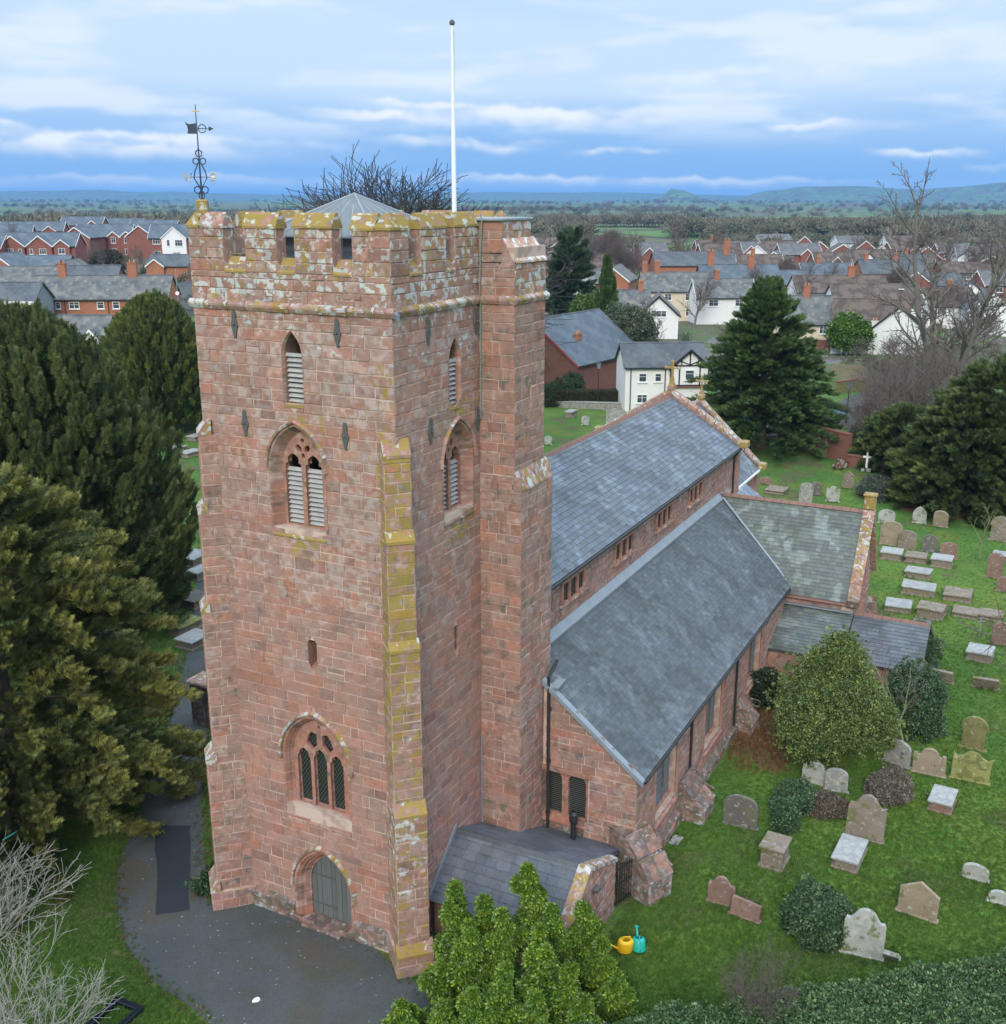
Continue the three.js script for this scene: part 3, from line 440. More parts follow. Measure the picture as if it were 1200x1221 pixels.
function parapet(f, len, merlons, material, nParts, thin0 = 0, thin1 = 0, cl = len) {
  const g = part('parapet', church), out = [[thin0, BASE]]; out.push([len - thin1, BASE]); const ms = merlons.slice().sort((a, b) => b[0] - a[0]);
  for (const [a, b] of ms) { const A = Math.max(a, thin0), B = Math.min(b, len - thin1); if (out[out.length - 1][0] !== B) out.push([B, SILL - 0.05]); else out[out.length - 1] = [B, BASE]; out.push([B, MER], [A, MER], [A, SILL - 0.05]); }
  const uniq = out.filter((p, i) => !i || p[0] !== out[i - 1][0] || p[1] !== out[i - 1][1]); if (uniq[uniq.length - 1][0] === thin0) uniq.pop();
  wallBody('parapet_wall', f, uniq, [], PT, g, M.stoneP);
  layStones(g, f, courses(f, { u0: 0, u1: len, v0: BASE + 0.02, v1: SILL - 0.28 }, [], { ...towerStone, h0: 0.28, h1: 0.4 }), material, nParts, { vo: -BASE });
  for (const [a, b] of merlons) layStones(g, f, courses(f, { u0: a, u1: b, v0: SILL - 0.28, v1: MER }, [], { ...towerStone, h0: 0.3, h1: 0.4, w0: 0.5, w1: 0.9 }), material, 12, { vo: -BASE + 0.7, uo: 1.3 });
  for (let i = 0; i < merlons.length; i++) { // coping: steep weathered slopes to a narrow ridge
    const [a, b] = merlons[i], m = new MB(), ov = 0.05, y = MER + rr(-0.03, 0.03);
    const sec = (u) => [f.P(u, y, ov), f.P(u, y + 0.07, ov), f.P(u, TOPY - 0.05, -PT / 2 + 0.09), f.P(u, TOPY, -PT / 2 + 0.04), f.P(u, TOPY, -PT / 2 - 0.04), f.P(u, y + 0.07, -PT - ov), f.P(u, y, -PT - ov)];
    const ca = a <= 0 ? PT + 0.02 : a - 0.04, cb = b >= cl - 0.01 ? cl - PT - 0.02 : b + 0.04; m.prism(sec(ca), f.U.clone().multiplyScalar(cb - ca), [1, 1, 1]); m.build('merlon_coping', rnd() < 0.9 ? M.stoneY : M.stoneC, g);
    if (i < merlons.length - 1) { const c = merlons[i + 1][0]; const q = new MB(); q.prism([f.P(b + 0.01, SILL - 0.3, 0.05), f.P(b + 0.01, SILL - 0.24, 0.05), f.P(b + 0.01, SILL + 0.16, -PT * 0.6), f.P(b + 0.01, SILL + 0.16, -PT - 0.03), f.P(b + 0.01, SILL - 0.3, -PT - 0.03)], f.U.clone().multiplyScalar(c - b - 0.02), [1, 1, 1]); q.build('embrasure_sill', M.stoneY, g); }
  }
}
parapet(fW, TW, [[0, 1.4], [2.25, 3.45], [4.12, 5.5], [6.2, 7.5]], M.stoneP, 60);
parapet(fS, 5.32, [[0, 1.0], [1.7, 3.18], [3.75, 5.3]], M.stoneP, 40, PT, 0, 99);
parapet(fN, TW + 0.1, [[0, 1.2], [2.1, 3.3], [4.2, 5.4], [6.3, 7.6]], M.stoneP, 0, 0, PT);
parapet(fE, 7.5, [[0.0, 1.2], [2.1, 3.3], [4.2, 5.4], [6.3, 7.5]], M.stoneP, 0, 0, PT);
for (const [x, z] of [[0, 0], [0, -TW], [TW + 0.1, -TW], [TW + 0.1, 0]]) { const cx = x ? x - PT / 2 : PT / 2, cz = z ? z + PT / 2 : -PT / 2, h = PT / 2 + 0.05, q = (k, y) => [V3(cx - k, y, cz + k), V3(cx + k, y, cz + k), V3(cx + k, y, cz - k), V3(cx - k, y, cz - k)], mb = new MB(), R = [q(h, MER - 0.01), q(h, MER + 0.07), q(0.05, TOPY)]; for (let r = 0; r < 2; r++) for (let i = 0; i < 4; i++) { const j = (i + 1) % 4; mb.quad(R[r][i], R[r][j], R[r + 1][j], R[r + 1][i], [1, 1, 1]); } mb.quad(...R[2], [1, 1, 1]); mb.quad(...R[0], [1, 1, 1]); mb.build('corner_coping', M.stoneY, church); }
new MB().prism([V3(-0.1, 21.92, 0.1), V3(-0.02, 21.92, 0.18), V3(-0.34, 21.86, 0.5), V3(-0.42, 21.86, 0.42)], V3(0, 0.16, 0), [0.6, 0.62, 0.62]).build('water_spout', M.leadDark, church);
{ // tower roof: lead flat, slated skirt, dark louvre band, pyramid cap
  const c = V3(3.78, 0, -3.75); new MB().box(V3(c.x, 22.75, c.z), 6.6, 0.2, 6.6).build('tower_flat_roof', M.leadDark, church);
  const cap = part('pyramid_roof', church); const sq = (h, y) => [V3(c.x - h, y, c.z + h), V3(c.x + h, y, c.z + h), V3(c.x + h, y, c.z - h), V3(c.x - h, y, c.z - h)];
  const frus = (a, ya, b, yb, name, m, col) => { const A = sq(a, ya), B = sq(b, yb), mb = new MB(); for (let i = 0; i < 4; i++) { const j = (i + 1) % 4; mb.quad(A[i], A[j], B[j], B[i], col); } mb.quad(B[0], B[1], B[2], B[3], col); mb.build(name, m, cap); };
  frus(2.95, 22.85, 2.0, 23.62, 'slate_skirt', M.slateNew, [0.2, 0.225, 0.25]); frus(1.92, 23.55, 1.92, 24.05, 'louvre_band', M.leadDark); frus(2.3, 24.05, 2.3, 24.1, 'eaves', M.lead); frus(2.28, 24.1, 0.06, 25.36, 'lead_cap', mat('leadRoof', [0.19, 0.215, 0.235], { roughness: 0.6, map: mottle(119, 0.55, 1.0, 4) }));
  const A = sq(2.28, 24.12); for (let i = 0; i < 4; i++) { new MB().tube([A[i], V3(c.x, 25.38, c.z)], [0.045, 0.035], 6).build('hip_roll', M.lead, cap); for (let k = 1; k < 5; k++) { const p = A[i].clone().lerp(A[(i + 1) % 4], k / 5), t = 1 - Math.abs(k / 5 - 0.5) * 0.7; new MB().tube([p, p.clone().lerp(V3(c.x, 25.37, c.z), 0.92 * t)], [0.022, 0.02], 5).build('standing_seam', M.lead, cap); } }
  for (const [x, z] of [[1.3, -1.0], [1.1, -5.2], [0.8, -2.2]]) new MB().tube([V3(x, 22.8, z), V3(x, 25.0 + rr(0, 0.3), z)], [0.012, 0.008], 5).build('lightning_rod', M.lead, church);
}
{ // stair turret on the south-east corner
  const g = part('stair_turret', church); const x0 = 5.32, x1 = 7.69, z1 = 1.32, xb = 7.92, zb = 1.58;
  const slits = [slit(6.55 - x0, 0.16, 18.35, 19.15), slit(6.9 - x0, 0.16, 12.2, 12.9), slit(7.05 - x0, 0.16, 9.7, 10.6)];
  const shell = (xa, xe, za, y0, y1, sl) => { wallBody('turret_wall', faceOf(V3(xa, 0, za), X, Z), [[0, y0], [xe - xa, y0], [xe - xa, y1], [0, y1]], sl.map((s) => s.hole), 0.4, g); for (const x of [xa + 0.15, xe - 0.15]) new MB().box(V3(x, (y0 + y1) / 2, (za - 0.9) / 2), 0.3, y1 - y0, za + 0.1).build('turret_wall', M.mortar, g); new MB().box(V3((xa + xe) / 2, y1 - 0.1, za / 2 - 0.2), xe - xa - 0.62, 0.2, za - 0.45).build('turret_floor', M.mortar, g); };
  shell(x0, x1, z1, 15.8, 23.7, slits.slice(0, 1)); shell(x0, xb, zb, -0.4, 15.6, slits.slice(1));
  const fa = faceOf(V3(x0, 0, 0), Z, nX), fb = faceOf(V3(x0, 0, z1), X, Z), fa2 = faceOf(V3(x0, 0, 0), Z, nX), fb2 = faceOf(V3(x0, 0, zb), X, Z), fc = faceOf(V3(x1, 0, z1), nZ, X), fc2 = faceOf(V3(xb, 0, zb), nZ, X);
  layStones(g, fa, courses(fa, { u0: 0, u1: z1 + 0.03, v0: 16.1, v1: STR - 0.1 }, [], { ...towerStone, w0: 0.4, w1: 0.7 }), M.stoneQ, 60);
  layStones(g, fb, courses(fb, { u0: 0, u1: x1 - x0, v0: 16.1, v1: STR - 0.1 }, slits.slice(0, 1), { ...towerStone, w0: 0.4, w1: 0.8 }), M.stoneQ, 50); layStones(g, fc, courses(fc, { u0: 0, u1: z1, v0: 16.1, v1: STR - 0.1 }, [], towerStone), M.stoneQ, 0);
  layStones(g, fa2, courses(fa2, { u0: 0, u1: zb + 0.03, v0: -0.1, v1: 16.08 }, [], { ...towerStone, w0: 0.4, w1: 0.75 }), M.stoneQ, 110);
  layStones(g, fb2, courses(fb2, { u0: 0, u1: xb - x0, v0: -0.1, v1: 15.55 }, slits.slice(1), { ...towerStone, w0: 0.4, w1: 0.8 }), M.stoneQ, 70); layStones(g, fc2, courses(fc2, { u0: 0, u1: zb, v0: 7, v1: 15.55 }, [], towerStone), M.stoneQ, 0);
  // sloped offset between the two stages
  for (let k = 0; k < 4; k++) { const u0 = x0 + 0.01 + k * (xb - x0) / 4; new MB().prism([V3(u0, 15.55, zb + 0.03), V3(u0, 15.62, zb + 0.03), V3(u0, 16.3, z1), V3(u0, 15.55, z1)], X.clone().multiplyScalar((xb - x0) / 4 - 0.02), stoneTone()).build('weathering', M.stoneC, g); }
  new MB().prism([V3(xb + 0.04, 15.55, 0), V3(xb + 0.04, 15.63, 0), V3(x1, 16.2, 0), V3(x1, 15.55, 0)], Z.clone().multiplyScalar(zb), [1, 1, 1]).build('weathering', M.stoneC, g);
  // upper stage above the string
  stringCourse(faceOf(V3(x0, 0, 0), Z, nX), 0.12, z1 + 0.1, STR, 0.14); stringCourse(faceOf(V3(x0, 0, z1), X, Z), -0.1, x1 - x0 + 0.1, STR, 0.14);
  new MB().box(V3((x0 + x1) / 2, 22.65, (z1 - 0.5) / 2), x1 - x0 - 0.02, 1.1, z1 + 0.46).build('core', M.mortar, g); new MB().box(V3((x0 + 7.45) / 2, 23.85, (0.86 - 0.6) / 2), 7.45 - x0, 1.42, 0.86 + 0.6).build('core', M.mortar, g);
  layStones(g, fa, courses(fa, { u0: 0, u1: z1 + 0.02, v0: BASE, v1: 23.2 }, [], towerStone), M.stoneQ, 12); layStones(g, fb, courses(fb, { u0: 0, u1: x1 - x0, v0: BASE, v1: 23.2 }, [], towerStone), M.stoneP, 14, { vo: -BASE });
  const fa3 = faceOf(V3(x0 - 0.005, 0, 0), Z, nX), fb3 = faceOf(V3(x0, 0, 0.86), X, Z), fc3 = faceOf(V3(7.45, 0, 0.86), nZ, X); layStones(g, fa3, courses(fa3, { u0: 0, u1: 0.9, v0: 23.2, v1: 24.5 }, [], towerStone), M.stoneQ, 8); layStones(g, fb3, courses(fb3, { u0: 0, u1: 7.45 - x0, v0: 23.9, v1: 24.5 }, [], { ...towerStone, h0: 0.28 }), M.stoneP, 8); layStones(g, fc3, courses(fc3, { u0: 0, u1: 0.9, v0: 23.2, v1: 24.5 }, [], towerStone), M.stoneP, 0);
  for (let r = 0; r < 2; r++) for (let k = 0; k < 5; k++) { const ua = x0 + 0.04 + k * 0.475, ya = 23.2 + r * 0.36, za = 1.36 - r * 0.24; new MB().prism([V3(ua, ya, za + 0.03), V3(ua, ya + 0.07, za + 0.03), V3(ua, ya + 0.42, za - 0.25), V3(ua, ya + 0.35, za - 0.27)], X.clone().multiplyScalar(0.455), [1.5, 1.6, 1.6]).build('weathering_slab', M.stoneP, g); }
  new MB().prism([V3(x0 - 0.012, 23.205, z1 + 0.01), V3(x0 - 0.012, 23.95, 0.87), V3(x0 - 0.012, 23.205, 0.87)], X.clone().multiplyScalar(2.36), [1, 1, 1]).build('offset_core', M.stoneQ, g);
  new MB().box(V3(6.36, 24.57, 0.12), 2.35, 0.09, 1.62, 0, null, 0.02).build('lead_cap', M.lead, g);
  new MB().tube([V3(5.22, 24.75, 0.14), V3(5.2, 24.5, 0.2), V3(5.2, 23.5, 0.14), V3(5.17, 22.3, 0.12), V3(5.24, 21.6, 0.12), V3(5.25, 18, 0.1)], [0.025, 0.025, 0.025, 0.025, 0.025, 0.02], 5).build('lightning_conductor', mat('verdigris', [0.16, 0.22, 0.19], { roughness: 0.7 }), g);
  new MB().tube([V3(5.24, 6.0, 0.06), V3(5.24, 2.2, 0.06)], [0.03, 0.03], 5).build('conductor_strip', M.lead, g);
}
// ---------------- nave, aisle, chancel, transept, lean-to, porch
const NZ = -3.6, NE = 36.75, EH = 10.75, RH = 13.55, EZ = 0.95;   // nave centre line, east end, eaves, ridge, south eaves
const AT = 8.5, AB = 4.49, AZ0 = 0.62, AZ1 = 5.67, AX = 7.37;     // aisle roof top, eaves
mat('rubble', [1, 1, 1], { map: mapQ, vertexColors: true, bumpMap: grainBump, bumpScale: 0.012 });
const aisleStone = { h0: 0.24, h1: 0.4, w0: 0.42, w1: 0.85, j: 0.035, wob: 0.014, rough: 1.3 };
{ // nave body
  const hz = EZ - 0.3, nzN = 2 * NZ - hz; new MB().prism([V3(7.6, -0.3, hz - 0.03), V3(7.6, EH + 0.1, hz - 0.03), V3(7.6, RH - 0.25, NZ), V3(7.6, EH + 0.1, nzN), V3(7.6, -0.3, nzN)], X.clone().multiplyScalar(NE - 7.6)).build('nave_wall', M.mortar, church);
  const f = faceOf(V3(0, 0, hz), X, Z), wins = [12.1, 17.9, 23.5, 28.7].map((c) => slit(c, 2.5, 9.3, 10.36)); const g = part('clerestory', church);
  layStones(g, f, courses(f, { u0: 8.1, u1: NE, v0: AT + 0.1, v1: EH - 0.05 }, wins, { ...aisleStone, h0: 0.26, h1: 0.36 }), M.stoneQ, 110);
  for (const s of wins) { const w = part('clerestory_window', church); new MB().box(f.P(s.cu, (s.v0 + s.v1) / 2, -0.02), 2.3, 0.96, 0.04).build('glass', M.glassDark, w); const U = s.cu; const tone = [1.05, 0.9, 0.84];
    for (const [cx, cw] of [[U - 1.16, 0.18], [U - 0.4, 0.12], [U + 0.4, 0.12], [U + 1.16, 0.18]]) new MB().box(f.P(cx, (s.v0 + s.v1) / 2, 0.03), cw, 1.0, 0.16, 0, tone, 0.03).build('mullion', M.stoneQ, w); new MB().box(f.P(U, s.v1 - 0.04, 0.05), 2.6, 0.12, 0.2, 0, tone, 0.02).build('lintel', M.stoneQ, w); new MB().box(f.P(U, s.v0 + 0.02, 0.06), 2.6, 0.14, 0.22, 0, tone, 0.03).build('sill', M.stoneC, w); }
  new MB().prism([V3(8.0, AT - 0.02, hz + 0.02), V3(8.0, AT - 0.18, hz + 0.32), V3(8.0, AT - 0.1, hz + 0.32), V3(8.0, AT + 0.18, hz + 0.04)], X.clone().multiplyScalar(25.4), [1, 1, 1]).build('lead_flashing', M.lead, church);
  const S = V3(0, RH - EH, NZ - EZ); const slope = S.length(); S.normalize(); slateRoof(church, 'nave_roof', V3(7.7, EH, EZ), X, S, NE - 7.75, slope, 0.265, 0.42, M.slateNave, 300, [0.245, 0.295, 0.355, 0.2]);
  const S2 = V3(0, RH - EH, -(NZ - EZ)).normalize(); slateRoof(church, 'nave_roof', V3(7.7, EH, 2 * NZ - EZ), X, S2, NE - 7.75, slope, 0.53, 0.6, M.slateNave, 0, [0.30, 0.35, 0.41, 0.2]);
  for (let x = 7.75; x < NE - 0.3; x += 0.5) new MB().prism([V3(x, RH - 0.08, NZ + 0.17), V3(x, RH + 0.08, NZ + 0.03), V3(x, RH + 0.08, NZ - 0.03), V3(x, RH - 0.08, NZ - 0.17)], V3(0.485, 0, 0), null).build('ridge_tile', M.ridgeTile, church);
  new MB().tube([V3(8.0, EH - 0.06, EZ + 0.07), V3(NE - 0.2, EH - 0.06, EZ + 0.07)], [0.07, 0.07], 6).build('gutter', M.blackIron, church); new MB().tube([V3(NE - 0.6, EH - 0.05, EZ + 0.1), V3(NE - 0.6, EH - 0.5, hz + 0.1), V3(NE - 0.6, 8.0, hz + 0.1), V3(NE - 0.2, 7.6, hz + 0.3)], [0.06, 0.06, 0.06, 0.06], 6).build('downpipe', M.blackIron, church);
}
// gable coping with kneelers and a cross
function gableCoping(x, zc, ridge, zEave, eave, thick, over, crossH) {
  const g = part('gable_coping', church); for (const s of [1, -1]) { const ze = zc + s * (zEave - zc); const n = 8; for (let i = 0; i < n; i++) { const P = (t, u, dy) => V3(x + u, mix(eave, ridge, t) + dy, mix(ze, zc, t)); const a = i / n + 0.004, b = (i + 1) / n - 0.004; const mb = new MB(); const dz = V3(0, mix(eave, ridge, b) - mix(eave, ridge, a), mix(ze, zc, b) - mix(ze, zc, a)); mb.prism([P(a, -thick / 2, 0.05), P(a, -thick / 2, over - 0.1), P(a, 0, over), P(a, thick / 2, over - 0.1), P(a, thick / 2, 0.05)], dz, stoneTone()); mb.build('coping_stone', M.stoneC, g); } new MB().box(V3(x, eave + over * 0.4, ze + s * 0.12), thick + 0.1, 0.42, 0.5, 0, [1, 1, 1], 0.06).build('kneeler', M.stoneY, g); }
  new MB().box(V3(x, ridge + over, zc), thick + 0.08, 0.36, 0.42, 0, [1, 1, 1], 0.08).build('saddle_stone', M.stoneY, g);
  const c = part('gable_cross', church), y = ridge + over + 0.15; const A = new MB(); const s = crossH; A.prism([V3(x - 0.08, y, zc - 0.16 * s), V3(x - 0.08, y, zc + 0.16 * s), V3(x - 0.07, y + 0.45 * s, zc + 0.06 * s), V3(x - 0.07, y + 0.45 * s, zc - 0.06 * s)], V3(0.15, 0, 0), [1, 1, 1]); A.build('stem', M.stoneY, c); const B = new MB(); B.box(V3(x, y + 0.8 * s, zc), 0.13, 0.8 * s, 0.11 * s, 0, [1, 1, 1], 0.02); B.box(V3(x, y + 0.9 * s, zc), 0.14, 0.11 * s, 0.7 * s, 0, [1, 1, 1], 0.02); for (const [dy, dz] of [[1.22, 0], [0.9, 0.36], [0.9, -0.36]]) B.box(V3(x, y + dy * s, zc + dz * s), 0.15, 0.16 * s, 0.16 * s, 0, [1, 1, 1], 0.04); B.build('cross_arms', M.stoneY, c);
}
new MB().prism([V3(NE - 0.1, 7, EZ - 0.1), V3(NE - 0.1, EH + 0.2, EZ - 0.1), V3(NE - 0.1, RH + 0.25, NZ), V3(NE - 0.1, EH + 0.2, 2 * NZ - EZ + 0.1), V3(NE - 0.1, 7, 2 * NZ - EZ + 0.1)], V3(0.5, 0, 0), [1, 1, 1]).build('nave_gable', M.stoneQ, church);
gableCoping(NE + 0.15, NZ, RH + 0.15, EZ + 0.05, EH + 0.05, 0.6, 0.36, 1.15);
{ // chancel
  const x1 = 43.2, e = 8.0, r = 12.0, ze = 0.62; new MB().prism([V3(NE, -0.3, ze - 0.25), V3(NE, e, ze - 0.25), V3(NE, r - 0.2, NZ), V3(NE, e, 2 * NZ - ze + 0.25), V3(NE, -0.3, 2 * NZ - ze + 0.25)], X.clone().multiplyScalar(x1 - NE), [1, 1, 1]).build('chancel_wall', M.stoneQ, church);
  const S = V3(0, r - e, NZ - ze), L = S.length(); S.normalize(); slateRoof(church, 'chancel_roof', V3(NE + 0.4, e, ze), X, S, x1 - NE - 0.5, L, 0.26, 0.38, M.slateNave, 40, [0.30, 0.35, 0.41, 0.2]); slateRoof(church, 'chancel_roof', V3(NE + 0.4, e, 2 * NZ - ze), X, V3(S.x, S.y, -S.z), x1 - NE - 0.5, L, 0.5, 0.6, M.slateNave, 0, [0.30, 0.35, 0.41, 0.2]);
  new MB().prism([V3(x1 - 0.2, -0.3, ze - 0.1), V3(x1 - 0.2, e + 0.2, ze - 0.1), V3(x1 - 0.2, r + 0.2, NZ), V3(x1 - 0.2, e + 0.2, 2 * NZ - ze + 0.1), V3(x1 - 0.2, -0.3, 2 * NZ - ze + 0.1)], V3(0.5, 0, 0), [1, 1, 1]).build('chancel_gable', M.stoneQ, church); gableCoping(x1, NZ, r + 0.1, ze + 0.05, e + 0.05, 0.6, 0.36, 1.0);
  new MB().box(V3((NE + x1) / 2 + 0.3, e - 0.06, ze + 0.07), x1 - NE - 0.6, 0.12, 0.12).build('gutter', M.whitePaint, church);
  // chapel roof between chancel and transept
  const S3 = V3(0, 2.6, -4.0), L3 = S3.length(); S3.normalize(); slateRoof(church, 'chapel_roof', V3(34, 5.5, 4.4), X, S3, 5.2, L3, 0.3, 0.4, M.slateNave, 20, [0.36, 0.43, 0.52, 0.15]); new MB().box(V3(36.6, 2.6, 2.2), 4.9, 5.7, 4.0, 0, [1, 1, 1]).build('chapel_wall', M.stoneQ, church);
}
{ // south aisle
  const zw = AZ1 - 0.25, slp = (AT - AB) / (AZ1 - AZ0); const topAt = (z) => AT - (z - AZ0) * slp;
  const fa = faceOf(V3(AX, 0, 0), Z, nX), fs = faceOf(V3(AX, 0, zw), X, Z);
  const wa = { cu: 2.46, half: (v) => (v > 1.92 && v < 4.06 ? 1.08 : 0) };
  const body = wallBody('aisle_wall', fa, [[0.5, -0.5], [zw, -0.5], [zw, topAt(zw) - 0.16], [0.5, topAt(0.5) - 0.16]], [[[1.42, 1.95], [3.5, 1.95], [3.5, 4.03], [1.42, 4.03]]], 0.7, church);
  layStones(body, fa, courses(fa, { u0: 1.7, u1: zw + 0.03, v0: -0.1, v1: 8 }, [wa], { ...aisleStone, top: (z) => topAt(z) - 0.16 }), M.stoneQ, 130);
  { const g = part('aisle_window', church, 'square-headed two-light window with dark leaded panes'); const T = [1.02, 0.85, 0.78]; new MB().box(fa.P(2.46, 3.0, -0.36), 0.04, 2.1, 2.0).build('glass', M.glassDark, g); const holes = [1.96, 2.96].map((c) => lightHole(c, 2.1, 3.62, 0.38, 0.3, 0)); plateWithHoles(fa, [[1.42, 1.97], [3.5, 1.97], [3.5, 4.02], [1.42, 4.02]], holes, -0.32, 0.12, 'tracery', M.stoneQ, g, T); for (let v = 2.15; v < 3.85; v += 0.085) for (const c of [1.96, 2.96]) new MB().box(fa.P(c, v, -0.33), 0.02, 0.016, 0.76).build('saddle_bar', M.came, g); new MB().prism([fa.P(1.4, 1.88, 0.08), fa.P(1.4, 1.93, 0.08), fa.P(1.4, 2.08, -0.3), fa.P(1.4, 1.88, -0.3)], Z.clone().multiplyScalar(2.14), T).build('sill', M.stoneQ, g); new MB().box(fa.P(2.46, 4.13, 0.02), 0.16, 0.2, 2.3, 0, T, 0.03).build('lintel', M.stoneQ, g); new MB().box(fa.P(2.46, 1.55, 0.01), 0.06, 0.5, 1.9, 0, [0.75, 0.75, 0.72], 0.05).build('relieving_stone', M.stoneG, g); }
  const wins = [slit(3.55, 2.7, 1.45, 4.1), slit(10.05, 2.7, 1.45, 4.1), slit(17.3, 2.7, 1.45, 4.1)];
  const bs = wallBody('aisle_wall', fs, [[0.7, -0.5], [24.2, -0.5], [24.2, 4.3], [0.7, 4.3]], wins.map((w) => w.hole), 0.7, church);
  layStones(bs, fs, courses(fs, { u0: 0, u1: 23.9, v0: 0.55, v1: 4.3 }, wins, aisleStone), M.stoneQ, 170);
  const fp = faceOf(V3(AX, 0, zw + 0.22), X, Z); layStones(bs, fp, courses(fp, { u0: 0.4, u1: 23.4, v0: -0.1, v1: 0.4 }, [], { ...aisleStone, h0: 0.4, h1: 0.5 }), M.stoneG, 30); new MB().prism([V3(AX + 0.3, -0.3, zw + 0.21), V3(AX + 0.3, 0.4, zw + 0.21), V3(AX + 0.3, 0.62, zw + 0.01), V3(AX + 0.3, -0.3, zw + 0.01)], X.clone().multiplyScalar(23.2), [1, 1, 1]).build('plinth', M.stoneG, church);
  for (const s of wins) { const g = part('aisle_window', church, 'tall square-headed window with pale leaded glazing'); const T = [1.04, 0.88, 0.82]; new MB().box(fs.P(s.cu, 2.8, -0.34), 2.66, 2.6, 0.04).build('glass', M.glassGrey, g); for (const u of [-0.45, 0.45]) new MB().box(fs.P(s.cu + u, 2.8, -0.3), 0.09, 2.6, 0.1, 0, [0.5, 0.52, 0.52], 0.02).build('mullion', M.stoneQ, g); for (let v = 1.7; v < 4.0; v += 0.28) new MB().box(fs.P(s.cu, v, -0.31), 2.6, 0.014, 0.02).build('saddle_bar', M.came, g); for (let u = -1.25; u < 1.3; u += 0.15) new MB().box(fs.P(s.cu + u, 2.8, -0.315), 0.009, 2.6, 0.012).build('lead_came', M.came, g); for (const sg of [-1, 1]) new MB().box(fs.P(s.cu + sg * 1.42, 2.78, 0.0), 0.2, 2.66, 0.12, 0, T, 0.04).build('jamb', M.stoneQ, g); new MB().prism([fs.P(s.cu - 1.45, 1.2, 0.12), fs.P(s.cu - 1.45, 1.28, 0.12), fs.P(s.cu - 1.45, 1.52, -0.3), fs.P(s.cu - 1.45, 1.2, -0.3)], X.clone().multiplyScalar(2.9), T).build('sill', M.stoneQ, g); }
  const S = V3(0, AT - AB, AZ0 - AZ1), L = S.length(); S.normalize(); slateRoof(church, 'aisle_roof', V3(AX - 0.12, AB, AZ1), X, S, 33.5 - AX, L, 0.2, 0.3, M.slateAisle, 300, [0.19, 0.222, 0.252, 0.2]);
  const vg = V3(AX - 0.14, AB - 0.02, AZ1 + 0.05); new MB().prism([vg.clone().add(V3(-0.05, -0.12, 0)), vg.clone().add(V3(-0.05, 0.08, 0)), vg.clone().add(V3(0.24, 0.08, 0)), vg.clone().add(V3(0.24, 0.04, 0))], S.clone().multiplyScalar(L - 0.95), null).build('lead_verge', M.lead, church); new MB().box(V3(AX + 0.35, topAt(1.95) + 0.1, 1.95), 0.9, 0.05, 0.5, 0.1).build('lead_apron', M.lead, church);
  new MB().tube([V3(AX, AB - 0.03, AZ1 + 0.08), V3(AX + 23.3, AB - 0.03, AZ1 + 0.08)], [0.06, 0.06], 6).build('gutter', M.blackIron, church);
  for (const u of [6.5, 13.6]) new MB().tube([fs.P(u, AB - 0.1, 0.3), fs.P(u, AB - 0.45, 0.1), fs.P(u, 0.3, 0.1)], [0.055, 0.055, 0.055], 6).build('downpipe', M.blackIron, church);
  new MB().tube([V3(8.0, 8.35, 1.85), V3(AX - 0.12, 7.95, 1.84), V3(AX - 0.14, 7.5, 1.86), V3(AX - 0.12, 0.2, 1.88)], [0.07, 0.07, 0.06, 0.06], 8).build('downpipe', M.blackIron, church); for (const y of [6.6, 4.4, 2.2]) new MB().tube([V3(AX - 0.12, y, 1.88), V3(AX - 0.12, y + 0.12, 1.88)], [0.085, 0.085], 8).build('pipe_collar', M.blackIron, church);
  // buttresses of the aisle
  const butt = (c, dir, b, prof, m) => { const D = dir.clone().normalize(), T = new THREE.Vector3().crossVectors(Y, D); const g = part('aisle_buttress', church); const ring = prof.map(([a, y]) => c.clone().addScaledVector(D, a).addScaledVector(T, -b / 2).add(V3(0, y, 0))); new MB().prism(ring, T.clone().multiplyScalar(b), [1, 1, 1]).build('core', M.stoneG, g);
    const dmax = Math.max(...prof.map((p) => p[0])), ytop = (a) => { let y = 0; for (let i = 0; i < prof.length; i++) { const p = prof[i], q = prof[(i + 1) % prof.length]; if ((a - p[0]) * (a - q[0]) <= 0 && p[0] !== q[0]) y = Math.max(y, mix(p[1], q[1], (a - p[0]) / (q[0] - p[0]))); } return y; };
    const f1 = faceOf(c.clone().addScaledVector(D, dmax).addScaledVector(T, -b / 2), T, D), f2 = faceOf(c.clone().addScaledVector(T, -b / 2), D, T.clone().negate()), f3 = faceOf(c.clone().addScaledVector(T, b / 2).addScaledVector(D, dmax), D.clone().negate(), T); layStones(g, f1, courses(f1, { u0: 0, u1: b, v0: -0.1, v1: ytop(dmax - 0.01) - 0.03 }, [], { ...aisleStone, rough: 2 }), M.stoneG, 20); layStones(g, f2, courses(f2, { u0: 0, u1: dmax, v0: -0.1, v1: 3 }, [], { ...aisleStone, rough: 2, top: (u) => ytop(u) - 0.04 }), M.stoneG, 20); layStones(g, f3, courses(f3, { u0: 0, u1: dmax, v0: -0.1, v1: 3 }, [], { ...aisleStone, rough: 2, top: (u) => ytop(dmax - u) - 0.04 }), M.stoneG, 10);
